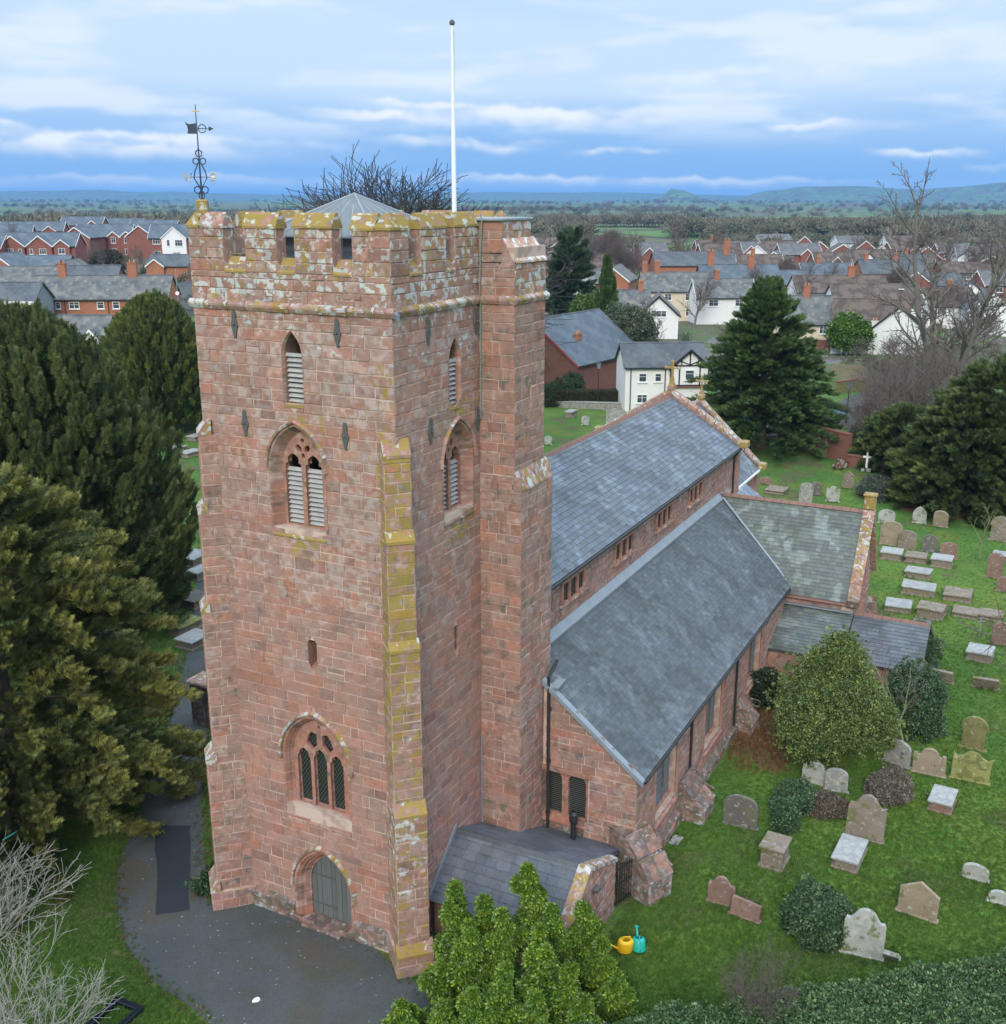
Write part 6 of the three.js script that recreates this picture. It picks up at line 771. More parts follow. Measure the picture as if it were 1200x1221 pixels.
{ let p = at(701, 385, 170); p.y = ground(p.x, p.z); bush('laurel_bush', 'bright green laurel bush between the pine and the pointed conifer', 'bush', p, 3, levelFor(p, 350) - p.y > 1 ? (levelFor(p, 350) - p.y) * 0.55 : 4, 3, 2600, 0.8, [0.05, 0.10, 0.015], [0.12, 0.19, 0.02], { seed: 31 });
  p = at(747, 402, 150); p.y = ground(p.x, p.z); bush('holm_oak', 'round grey-green evergreen beside the white half-timbered cottage', 'tree', p, 4.0, (levelFor(p, 360) - p.y) * 0.55, 4.0, 5200, 0.62, [0.05, 0.075, 0.045], [0.13, 0.16, 0.10], { seed: 37, mat: M.foliage });
  p = at(1013, 410, 165); p.y = ground(p.x, p.z); bush('laurel_bush', 'vivid green bush in front of the white cottage with brown tiles', 'bush', p, 3.0, (levelFor(p, 374) - p.y) * 0.55, 3.0, 2400, 0.8, [0.05, 0.11, 0.015], [0.11, 0.20, 0.02], { seed: 41 });
  p = onLevel(990, 905); const top = levelFor(p, 748); bush('holly_bush', 'variegated yellow-green holly on brown leaf litter beside the aisle', 'bush', p, 3.0, top * 0.56, 3.0, 14000, 0.27, [0.07, 0.115, 0.03], [0.19, 0.235, 0.06], { seed: 43, cone: 0.82, depth: 0.6 });
  p = onLevel(912, 838); bush('dark_shrub', 'small dark shrub against the aisle wall and lean-to', 'bush', p, 1.1, 1.0, 1.1, 1500, 0.3, [0.012, 0.03, 0.012], [0.03, 0.05, 0.02], { seed: 47 });
  // laurel below the tower: several upright leafy spires
  const t = thing('laurel_shrub', 'bright yellow-green laurel with upright spires in front of the annexe', 'bush', V3(-2.2, 0, 5.8)); trunkOf(t, 3, 0.12, M.bark); const spires = []; for (const [px, py, dep] of [[545, 1062, 35.2], [575, 1075, 34.6], [630, 1036, 35], [660, 1085, 34.5], [600, 1095, 33.8], [695, 1085, 35.2], [715, 1130, 35], [560, 1110, 33.5], [640, 1110, 33.2], [525, 1150, 33.6], [680, 1150, 33.2], [600, 1160, 32.4], [560, 1190, 32.2], [640, 1190, 32], [700, 1195, 33], [480, 1205, 33], [530, 1205, 32.4], [730, 1170, 34.6]]) { const q = at(px, py, dep); spires.push(q.sub(t.position)); }
  const lob = []; for (const s of spires) { const n = 7; for (let k = 0; k < n; k++) { const f = k / n, r = 0.16 + 0.42 * f; lob.push([V3(s.x + rr(-1, 1) * (0.1 + 0.5 * f), Math.max(0.2, s.y - 0.1 - f * Math.min(s.y, 3.0) + rr(-0.15, 0.15)), s.z + rr(-1, 1) * (0.1 + 0.5 * f)), r * rr(0.75, 1.25)]); if (k < 2) lob.push([V3(s.x + rr(-0.5, 0.5), s.y - 0.3 - rr(0.1, 0.9), s.z + rr(-0.5, 0.5)), rr(0.14, 0.24)]); } }
  leafMass(t, () => { const [c, r] = lob[Math.floor(rnd() * lob.length)], th = rr(0, 6.28), u = rr(-0.7, 1), q = Math.sqrt(1 - u * u), k = r * (1 - 0.5 * Math.pow(rnd(), 2)); return [V3(c.x + Math.cos(th) * q * k, c.y + u * k * 1.35, c.z + Math.sin(th) * q * k), V3(Math.cos(th) * q * 0.7, u * 0.5 + 0.8, Math.sin(th) * q * 0.7)]; }, 26000, 0.24, [0.05, 0.115, 0.013], [0.23, 0.33, 0.03], M.glossLeaf, leafTuft);
}
// hedges and ivy
function hedgeBox(name, label, a, b, w, h, n, size, cA, cB, material = M.foliage, o = {}) { const t = thing(name, label, 'hedge', a, 0, o.group); const L = b.clone().sub(a), U = L.clone().normalize(), T = new THREE.Vector3().crossVectors(U, _y).normalize(), len = L.length(); new MB().box(L.clone().multiplyScalar(0.5).add(V3(0, h * 0.42, 0)), len * 0.97, h * 0.84, w * 0.7, Math.atan2(-U.z, U.x)).build('stems', mat(name + 'Core' + n, cA, { roughness: 1 }), t); leafMass(t, () => { const s = rnd(); const f = rnd(); let u = rr(0, len), y, x, d; const bump = o.rag ? (fbm(u * 0.6, s * 3, 9, 3) - 0.4) * o.rag : 0; if (f < 0.45) { y = h + bump - Math.pow(rnd(), 2) * 0.15; x = rr(-w / 2, w / 2); d = V3(0, 1, 0); } else { y = rr(0.05, h); const sd = rnd() < 0.5 ? 1 : -1; x = sd * (w / 2 + bump * 0.5 - Math.pow(rnd(), 2) * 0.12); d = T.clone().multiplyScalar(sd); } return [U.clone().multiplyScalar(u).addScaledVector(T, x).add(V3(0, y, 0)), d.add(V3(rr(-0.5, 0.5), rr(-0.2, 0.6), rr(-0.5, 0.5)))]; }, n, size, cA, cB, material); return t; }
{ let a = onLevel(690, 1322), b = onLevel(1270, 1222); hedgeBox('ivy_hedge', 'broad ivy hedge along the churchyard lawn with a white post end rising from it', a, b, 3.2, 1.25, 34000, 0.24, [0.035, 0.078, 0.026], [0.125, 0.205, 0.075], M.glossLeaf, { rag: 1.3 });
  a = onGround(646, 484, 1.5); b = onGround(741, 483, 1.5); hedgeBox('clipped_hedge', 'long clipped brown-green hedge beside the white cottage', a, b, 1.6, 1.75, 7000, 0.3, [0.028, 0.035, 0.014], [0.075, 0.07, 0.03]);
  for (const [px, py, dep, r, lab] of [[672, 460, 131, 1.6, 'clipped box bush against the hall brickwork'], [655, 462, 130, 1.4, 'small clipped bush at the hall corner'], [682, 450, 133, 1.8, 'rounded bush tight against the hall wall']]) { const p = at(px, py, dep); p.y = ground(p.x, p.z); bush('box_bush', lab, 'bush', p, r, r * 1.1, r, 900, 0.32, [0.02, 0.045, 0.016], [0.05, 0.09, 0.025], { seed: px, mat: M.foliage }); }
  const iv = (px, py, rx, ry, rz, n, lab, cA = [0.03, 0.065, 0.026], cB = [0.10, 0.165, 0.075], s = 0.24) => { const p = onGround(px, py); bush('ivy_mound', lab, 'bush', p, rx, ry, rz, n, s, cA, cB, { seed: px, cy: ry * 0.45, depth: 0.25 }); };
  iv(975, 1115, 1.15, 1.25, 1.15, 2600, 'dark ivy mound beside the tall pale lichened headstone'); iv(945, 962, 1.2, 0.7, 0.9, 2000, 'ivy trailing behind the chest tomb'); iv(935, 985, 0.7, 0.85, 0.6, 900, 'ivy clump climbing the chest tomb');
  iv(1062, 945, 1.4, 0.6, 0.95, 2600, 'brown withered ivy heap over a grave', [0.10, 0.085, 0.062], [0.20, 0.17, 0.13], 0.2); iv(985, 965, 1.0, 0.35, 0.9, 1200, 'dead brambles on the grass by the pair of lichened stones', [0.09, 0.07, 0.045], [0.16, 0.13, 0.095], 0.2);
  iv(1045, 590, 2.4, 1.1, 1.6, 3800, 'blue-green scrub beyond the white stone cross', [0.045, 0.065, 0.045], [0.10, 0.13, 0.10], 0.3); iv(1035, 525, 4.5, 1.6, 1.6, 3800, 'ivy bank falling over the churchyard brick wall', undefined, undefined, 0.34); iv(1085, 870, 1.6, 2.2, 1.5, 4200, 'ivy smothering the stump beside the vestry', undefined, undefined, 0.26); iv(1092, 800, 1.3, 1.9, 1.2, 2600, 'ivy draped over the vestry roof edge', undefined, undefined, 0.26);
  { const t = thing('ivy_mound', 'ivy strip along the north plinth of the tower by the path', 'bush', V3(0.5, 0, -8.9)); leafMass(t, () => [V3(rr(-1.2, 7), rr(0.05, 0.5), rr(-0.5, 0.5)), V3(rr(-0.5, 0.5), 1, rr(-0.5, 0.5))], 1800, 0.24, [0.02, 0.05, 0.015], [0.05, 0.1, 0.03]); }
}
// bare trees
const oakGeo = bareGeometry(5, { len: 7, rad: 0.42, levels: 4, kids: [9, 7, 6, 5], start: [0.3, 0.25, 0.2, 0.2], spread: 0.85, ratio: 0.62, up: 0.10, wig: 0.13, bend: 0.3, twigLevel: 3, min: 0.022 });
const domeGeo = bareGeometry(6, { len: 4.5, rad: 0.36, levels: 4, kids: [10, 9, 8, 8], start: [0.5, 0.3, 0.25, 0.2], spread: 0.72, ratio: 0.72, up: 0.1, wig: 0.12, bend: 0.25, twigLevel: 3, min: 0.009 });
const limeGeo = bareGeometry(9, { len: 13, rad: 0.34, levels: 3, kids: [15, 9, 6], start: [0.2, 0.15, 0.15], spread: 0.75, ratio: 0.42, up: 0.12, wig: 0.1, bend: 0.2, twigLevel: 2, min: 0.026 });
const birchGeo = bareGeometry(12, { len: 11, rad: 0.16, levels: 3, kids: [18, 9, 7], start: [0.22, 0.15, 0.15], spread: 0.6, ratio: 0.36, up: 0.03, wig: 0.12, bend: 0.25, twigLevel: 2, min: 0.022 });
const shrubGeo = bareGeometry(21, { len: 2.9, rad: 0.032, levels: 3, kids: [7, 6, 4], start: [0.3, 0.2, 0.2], spread: 0.62, ratio: 0.62, up: 0.06, wig: 0.2, bend: 0.7, twigLevel: 2, stems: 10, splay: 0.8, min: 0.0065 });
const tallGeo = bareGeometry(33, { len: 15, rad: 0.24, levels: 3, kids: [17, 9, 7], start: [0.12, 0.15, 0.15], spread: 0.85, ratio: 0.30, up: 0.07, wig: 0.13, bend: 0.35, twigLevel: 2, stems: 4, splay: 0.3, min: 0.018 });
const sapGeo = bareGeometry(44, { len: 4.2, rad: 0.06, levels: 2, kids: [7, 5], start: [0.35, 0.3], spread: 0.7, ratio: 0.5, up: 0.02, wig: 0.16, bend: 0.5, twigLevel: 2 });
const limbGeo = bareGeometry(55, { len: 6.5, rad: 0.09, levels: 3, kids: [9, 6, 4], start: [0.15, 0.2, 0.2], spread: 0.7, ratio: 0.5, up: 0.0, wig: 0.2, bend: 0.5, twigLevel: 2 });
mat('twigBrown', [0.125, 0.10, 0.09], { roughness: 1 }); mat('twigPurple', [0.145, 0.115, 0.105], { roughness: 1 }); mat('twigDark', [0.055, 0.055, 0.06], { roughness: 1 });
{ let p = at(455, 300, 110); p.y = ground(p.x, p.z); bareTree('bare_tree', 'spreading leafless tree rising behind the tower battlements', domeGeo, [M.bark, M.twigDark, M.twigDark], p, 0.4, V3(1.25, 1, 1.25).multiplyScalar((levelFor(p, 172) - p.y) / geoTop(domeGeo)));
  p = onLevel(1120, 492, 0.5); bareTree('bare_tree', 'very tall leafless tree with several upright stems above the yews', tallGeo, [M.barkGrey, M.barkGrey, M.twigBrown], p, 0, (levelFor(p, 188) - p.y) / geoTop(tallGeo));
  p = onLevel(-45, 1185); bareTree('bare_shrub', 'pale twiggy leafless shrub in front of the golden-tipped yew', shrubGeo, [M.barkPale, M.barkPale, M.barkPale], p, 0.3, 1.3); p = onLevel(20, 1290); bareTree('bare_shrub', 'pale leafless shrub beside the black kerbed grave', shrubGeo, [M.barkPale, M.barkPale, M.barkPale], p, 2.3, 1.1);
  p = onLevel(1168, 668); bareTree('sapling', 'thin pale sapling among the table tombs', sapGeo, [M.barkMoss, M.barkMoss, M.barkMoss], p, 0.6, 0.95);
  p = onLevel(1215, 800); const l1 = bareTree('bare_tree', 'leaning leafless tree with mossy branches over the tombs', limbGeo, [M.barkGrey, M.barkGrey, M.twigBrown], p, 0, 1.35); l1.rotation.set(0.2, 0.3, 0.85); p = onLevel(1080, 905); const l2 = bareTree('bare_tree', 'leafless sapling with lime green mossy twigs beside the holly', limbGeo, [M.barkMoss, M.barkMoss, M.twigBrown], p, 0, 0.75); l2.rotation.set(0, 0.4, -0.45);
  p = onLevel(1235, 560, 0.3); const l3 = bareTree('bare_tree', 'pale leafless branches reaching across the dense edge yew', limbGeo, [M.barkPale, M.barkMoss, M.barkMoss], p, 0, 1.9); l3.rotation.set(0.3, 0.8, 0.6);
  p = onLevel(905, 1240); bareTree('sapling', 'reddish leafless stems growing out of the ivy hedge', shrubGeo, [M.twigBrown, M.twigBrown, M.twigBrown], p, 1.3, V3(0.45, 0.85, 0.45));
  for (const [px, py, s, r] of [[1066, 535, 2.0, 0], [1090, 520, 2.4, 1], [1118, 512, 2.4, 2], [1045, 545, 1.4, 3], [1080, 490, 2.2, 5]]) { p = onGround(px, py, 0.6); bareTree('bare_thicket', 'grey-brown leafless thicket round the foot of the tall bare tree', shrubGeo, [M.twigBrown, M.twigBrown, M.twigBrown], p, r, s, 'thickets round the tall tree'); }
  const spot = (px, dep, g, top, lab, mats, t, grp) => { const q = at(px, 300, dep); q.y = ground(q.x, q.z); const hgt = geoTop(g); if (grp) { let best = 1e9, who = ''; for (const h of HOUSES) { const d = Math.hypot(h.r.x - q.x, h.r.z - q.z); if (d < best) { best = d; who = h.label; } } lab = (g === birchGeo ? 'slim leafless birch' : g === limeGeo ? 'tall leafless tree' : 'spreading leafless tree') + ' beside the ' + who.replace(/,.*$/, '').split(' ').slice(0, 10).join(' ').replace(/( (with|and|of|a|the|in|on|one|two|beside|below|between|behind|under|running|its|wide|white|short|long|tall|seen|over|pointed|hidden|half|by|from|dark))+$/, ''); }
    bareTree(g === birchGeo ? 'birch_tree' : 'bare_tree', lab, g, mats, q, t, clamp((levelFor(q, top) - q.y) / hgt, 0.25, 3), grp); };
  spot(789, 150, birchGeo, 352, 'slim pale birch behind the half-timbered cottage', [M.barkPale, M.twigPurple, M.twigPurple], 0.2); spot(832, 195, limeGeo, 318, 'grey leafless tree beside the off-white house', [M.barkGrey, M.twigPurple, M.twigPurple], 1); spot(905, 215, oakGeo, 312, 'leafless tree in front of the orange brick house', [M.barkGrey, M.twigBrown, M.twigPurple], 2);
  spot(955, 205, birchGeo, 305, 'purple-brown birch between the slate range and brown roofs', [M.barkPale, M.twigPurple, M.twigPurple], 3); spot(1080, 150, oakGeo, 395, 'low leafless tree below the brown tiled cottage', [M.barkGrey, M.twigBrown, M.twigPurple], 0.5); spot(1175, 150, oakGeo, 350, 'leafless tree overhanging the dense edge yew', [M.barkGrey, M.twigBrown, M.twigPurple], 4);
  for (const [px, dep, g, top] of [[705, 300, limeGeo, 262], [730, 330, domeGeo, 268], [742, 280, domeGeo, 282], [760, 300, limeGeo, 274], [808, 320, birchGeo, 262], [820, 300, birchGeo, 266], [850, 400, limeGeo, 268], [690, 260, domeGeo, 300], [1030, 400, limeGeo, 272], [1095, 380, domeGeo, 274], [1130, 330, limeGeo, 268], [1172, 300, oakGeo, 276], [1195, 260, limeGeo, 268], [945, 260, domeGeo, 300], [985, 250, limeGeo, 306], [1012, 300, birchGeo, 290], [1070, 230, domeGeo, 312], [880, 300, oakGeo, 300], [1140, 210, oakGeo, 330], [1090, 190, oakGeo, 345]]) spot(px, dep, g, top, 'leafless grey-brown tree among the village roofs', [M.barkGrey, rnd() < 0.5 ? M.twigPurple : M.twigBrown, rnd() < 0.5 ? M.twigPurple : M.twigBrown], rr(0, 6), 'leafless village trees');
  for (const [px, dep, top] of [[125, 270, 285], [105, 275, 287], [170, 280, 288], [148, 268, 300], [14, 330, 262]]) spot(px, dep, limeGeo, top, 'leafless tree in the gardens of the brick estate', [M.barkGrey, M.twigBrown, M.twigBrown], rr(0, 6), 'leafless estate trees');
  p = at(128, 305, 275); p.y = ground(p.x, p.z); bush('round_bush', 'round brown-green bush beside the parked cars of the estate', 'bush', p, 4.5, 3.5, 4, 1800, 0.8, [0.04, 0.04, 0.02], [0.09, 0.08, 0.04], { mat: M.foliage, seed: 61 });
}
{ // far woods, hedgerow trees and scrub: uncountable
  const items = [], ever = []; rnd = mulberry(909); const add = (x, z, s, list = items) => { const y = ground(x, z); const v = rr(0.7, 1.2); const c = list === ever ? [0.05 * v, 0.08 * v, 0.04 * v] : mix3([0.20, 0.17, 0.135], [0.15, 0.165, 0.105], rnd()).map((k) => k * v); list.push({ p: V3(x, y + s * 0.25, z), d: V3(rr(-0.15, 0.15), 1, rr(-0.15, 0.15)), w: rr(0, 6.28), s: V3(s * rr(0.75, 1.1), s, s * rr(0.75, 1.1)), c }); };
  const wood = (px0, px1, py, dep0, dep1, n, s0, s1) => { for (let i = 0; i < n; i++) { const d = mix(dep0, dep1, rnd()), q = at(mix(px0, px1, rnd()), py, d); add(q.x, q.z, rr(s0, s1), rnd() < 0.06 ? ever : items); } };
  wood(-60, 330, 250, 440, 620, 420, 8, 13); wood(-60, 240, 250, 620, 1000, 320, 8, 12); wood(800, 1060, 255, 640, 740, 430, 9, 14); wood(640, 810, 258, 900, 1000, 230, 9, 13); wood(1060, 1300, 260, 480, 800, 420, 8, 14); wood(330, 700, 250, 500, 800, 420, 8, 12); wood(640, 760, 270, 400, 480, 110, 7, 10); wood(840, 1200, 275, 470, 560, 170, 5, 9); wood(1100, 1240, 282, 400, 470, 90, 7, 10);
  for (let i = 0; i < 9000; i++) { const d = 900 * Math.pow(8.5, rnd()), q = at(rr(-350, 1550), 240, d); const n = fbm(q.x / 420, q.z / 420, 77, 3) - 0.05, line = Math.abs(fbm(q.x / 260 + 9, q.z / 260, 79, 2) - 0.5); if (n > 0.55 || line < 0.02) add(q.x, q.z, rr(8, 14) * (1 + d / 9000), rnd() < 0.12 ? ever : items); }
  for (let i = 0; i < 1100; i++) { const q = at(rr(640, 1220), 300, 135 + 330 * Math.sqrt(rnd())); if (HOUSES.some((h) => Math.hypot(h.r.x - q.x, h.r.z - q.z) < 10)) continue; add(q.x, q.z, rr(1.8, 5), rnd() < 0.4 ? ever : items); } for (let i = 0; i < 260; i++) { const q = at(rr(-20, 235), 300, rr(200, 420)); if (HOUSES.some((h) => Math.hypot(h.r.x - q.x, h.r.z - q.z) < 10)) continue; add(q.x, q.z, rr(1.6, 3.4), rnd() < 0.4 ? ever : items); }
  const crownGeo = (() => { const parts = []; const t = []; for (let k = 0; k < 7; k++) { const a = k * 2.4, r = k ? 0.28 : 0; const o = [Math.cos(a) * r, 0.15 + 0.1 * (k % 3), Math.sin(a) * r]; for (let i = 0; i < 26; i++) { const th = rr(0, 6.28), ph = Math.acos(rr(-0.6, 1)), d = [Math.sin(ph) * Math.cos(th), Math.cos(ph), Math.sin(ph) * Math.sin(th)], l0 = rr(0.1, 0.2), l = rr(0.24, 0.36), w = rr(0.018, 0.045), q = [rr(-1, 1), rr(-1, 1), rr(-1, 1)]; const b = o.map((x, j) => x + d[j] * l0), e = o.map((x, j) => x + d[j] * l); t.push([b.map((x, j) => x - q[j] * w), b.map((x, j) => x + q[j] * w), e]); t.push([e.map((x, j) => x - q[j] * w * 1.4), e.map((x, j) => x + q[j] * w * 0.6), b]); } } for (let i = 0; i < 3; i++) { const a = i * 2.1; t.push([[Math.cos(a) * 0.03, -0.35, Math.sin(a) * 0.03], [Math.cos(a + 2.1) * 0.03, -0.35, Math.sin(a + 2.1) * 0.03], [0, 0.2, 0]]); } return bladeGeo(t); })();
  tag(scatter('far_woodland', crownGeo, M.twig, items), 'grey-brown leafless woods and hedgerow trees spread over the plain', 'woodland'); tag(scatter('far_evergreens', crownGeo, M.foliage, ever), 'dark evergreens and garden scrub scattered among the far woods', 'woodland');
  // grass blades on the lawn
  const gr = []; for (let i = 0; i < 230000; i++) { let px = rr(-40, 1240), py = 540 + 700 * Math.pow(rnd(), 0.8); const q = onLevel(px, py, 0); const inChurch = (q.x > -0.6 && q.x < 43.5 && q.z > -8 && q.z < 5.7) || (q.x > 1 && q.x < 5 && q.z > 0 && q.z < 5.6) || (q.x > 27.6 && q.x < 36.5 && q.z > 5 && q.z < 13); if (inChurch || q.distanceTo(EYE) > 110) continue; if (onPath(q.x, q.z)) continue; const n = fbm(q.x * 0.3, q.z * 0.3, 41, 3), v = rr(0.65, 1.3); const c = mix3([0.06, 0.155, 0.016], [0.16, 0.21, 0.035], rnd() * rnd()).map((k) => k * v); gr.push({ p: V3(q.x, ground(q.x, q.z), q.z), d: V3(rr(-0.3, 0.3), 1, rr(-0.3, 0.3)), w: rr(0, 6.28), s: V3(0.2, rr(0.06, 0.13) * (0.6 + 0.8 * n), 0.2), c }); }
  tag(scatter('grass', tussock, M.grassBlade, gr), 'short green winter grass over the churchyard', 'grass');
  const lv = []; for (let i = 0; i < 2600; i++) { const q = onLevel(905 + rr(-1, 1) * 36, 870 + rr(-1, 1) * 52); if (rnd() > near(q.x, q.z, onLevel(905, 870).x, onLevel(905, 870).z, 3.2, 2.4)) continue; const v = rr(0.6, 1.3); lv.push({ p: V3(q.x, 0.03, q.z), d: V3(rr(-0.5, 0.5), 1, rr(-0.5, 0.5)), w: rr(0, 6), s: 0.22, c: mix3([0.12, 0.055, 0.025], [0.26, 0.14, 0.07], rnd()).map((k) => k * v) }); } for (let i = 0; i < pathPoly.length - 1; i++) { const A = pathPoly[i], B = pathPoly[i + 1]; for (let k = 0; k < 60; k++) { const f = rnd(), v = rr(0.6, 1.2), g = rnd() < 0.5; lv.push({ p: V3(mix(A[0], B[0], f) + rr(-0.35, 0.35), 0.02, mix(A[1], B[1], f) + rr(-0.35, 0.35)), d: V3(rr(-0.4, 0.4), 1, rr(-0.4, 0.4)), w: rr(0, 6), s: V3(0.2, 0.1, 0.2), c: (g ? [0.06, 0.13, 0.02] : [0.16, 0.10, 0.055]).map((q) => q * v) }); } }
  tag(scatter('fallen_leaves', tussock, M.twig, lv), 'brown fallen leaves by the holly and along the path edges', 'leaves');
}
// ---------------------------------------------------------------- houses
rnd = mulberry(303);
const brickTex = (s, a, b) => tex(256, 256, (u, v) => { const n = fbm(u * 6, v * 6, s, 4, 6), f = vn(u * 60, v * 120, s + 2, 120); return mix3(a, b, clamp(0.6 * n + 0.4 * f)); }, true, 5);
mat('brick', [1, 1, 1], { map: brickTex(3, [0.16, 0.062, 0.048], [0.31, 0.125, 0.095]) }); mat('brickOrange', [1, 1, 1], { map: brickTex(5, [0.26, 0.10, 0.055], [0.44, 0.19, 0.115]) }); mat('brickOld', [1, 1, 1], { map: brickTex(13, [0.12, 0.052, 0.04], [0.25, 0.11, 0.08]) }); mat('brickRed', [1, 1, 1], { map: brickTex(7, [0.17, 0.05, 0.04], [0.30, 0.105, 0.085]) });
mat('render', [0.80, 0.81, 0.82], { map: mottle(91, 0.86, 1.0) }); mat('cream', [0.66, 0.58, 0.46], { map: mottle(93, 0.85, 1.0) }); mat('greyRender', [0.25, 0.28, 0.33], { map: mottle(95, 0.8, 1.0) });
const roofTex = (s, a, b, c) => tex(256, 256, (u, v) => { const n = fbm(u * 5, v * 5, s, 5, 5), row = 0.86 + 0.14 * vn(u * 40, Math.floor(v * 32), s, 0), f = vn(u * 90, v * 90, s + 4, 90); let k = mix3(a, b, sstep(0.3, 0.7, n)); if (c) k = mix3(k, c, 0.6 * sstep(0.56, 0.7, fbm(u * 8, v * 8, s + 9, 5, 8))); return k.map((x) => x * row * (0.8 + 0.35 * f)); }, true, 6);
mat('slateBlue', [1, 1, 1], { map: roofTex(3, [0.075, 0.105, 0.135], [0.115, 0.145, 0.175]), roughness: 0.7 }); mat('slateDark', [1, 1, 1], { map: roofTex(5, [0.065, 0.075, 0.09], [0.10, 0.115, 0.13], [0.14, 0.14, 0.12]), roughness: 0.7 }); mat('slateOld', [1, 1, 1], { map: roofTex(7, [0.085, 0.10, 0.11], [0.15, 0.155, 0.15], [0.24, 0.235, 0.20]), roughness: 0.8 }); mat('tileBrown', [1, 1, 1], { map: roofTex(9, [0.085, 0.062, 0.055], [0.15, 0.115, 0.10], [0.12, 0.12, 0.08]), roughness: 0.9 }); mat('tileGrey', [1, 1, 1], { map: roofTex(11, [0.12, 0.125, 0.13], [0.18, 0.18, 0.185]), roughness: 0.9 });
mat('pane', [0.06, 0.075, 0.09], { roughness: 0.12 }); mat('timber', [0.012, 0.011, 0.011], { roughness: 0.8 }); mat('redTrim', [0.30, 0.045, 0.045], { roughness: 0.7 }); mat('pot', [0.45, 0.26, 0.15], { roughness: 0.9 });
const winGeo = new Map();
function windowOn(t, P, turn, w, h, frame = M.whitePaint) { // frame with glazing bars standing proud, pane set behind
  const key = w.toFixed(2) + 'x' + h.toFixed(2); if (!winGeo.has(key)) { const b = 0.09, mb = new MB(), n = Math.max(1, Math.round(w / 0.75)); for (const s of [-1, 1]) { mb.box(V3(s * (w / 2 - b / 2), 0, 0), b, h, 0.1); mb.box(V3(0, s * (h / 2 - b / 2), 0), w - 2 * b, b, 0.096); } for (let i = 1; i < n; i++) mb.box(V3(-w / 2 + w * i / n, 0, 0), 0.06, h - 2 * b, 0.09); mb.box(V3(0, h * 0.12, 0), w - 2 * b, 0.04, 0.07); mb.box(V3(0, -h / 2 - 0.05, 0.05), w + 0.2, 0.09, 0.2); winGeo.set(key, [mb.geo(), new THREE.BoxGeometry(w - 0.1, h - 0.1, 0.03)]); }
  const [g, p] = winGeo.get(key), f = mesh('window', g, frame, t); f.position.copy(P); f.rotation.y = turn; mesh('pane', p, M.pane, f); return f;
}
function roofSlab(a, b, c, d, th) { const n = new THREE.Vector3().crossVectors(b.clone().sub(a), d.clone().sub(a)).normalize(); if (n.y < 0) n.negate(); const mb = new MB(); const up = [a, b, c, d], dn = up.map((p) => p.clone().addScaledVector(n, -th)); const l = a.distanceTo(b), h = a.distanceTo(d); mb.quad(a, b, c, d, null, [[0, 0], [l, 0], [l, h], [0, h]]); mb.quad(dn[3], dn[2], dn[1], dn[0]); for (let i = 0; i < 4; i++) { const j = (i + 1) % 4; mb.quad(dn[i], dn[j], up[j], up[i]); } return mb; }
const add2 = (A, B) => { A.p.push(...B.p); A.uv.push(...B.uv); A.c.push(...B.c); return A; };
function gableBoards(t, pts, x0, dx, material) { const mb = new MB(); for (let i = 0; i < pts.length - 1; i++) { const [a, b] = [pts[i], pts[i + 1]]; const A = a.clone(), B = b.clone(); mb.prism([A, B, B.clone().add(V3(0, -0.3, 0)), A.clone().add(V3(0, -0.3, 0))], dx); } mb.build('bargeboard', material, t); }
const theta0 = Math.atan2(-RT.z, RT.x);
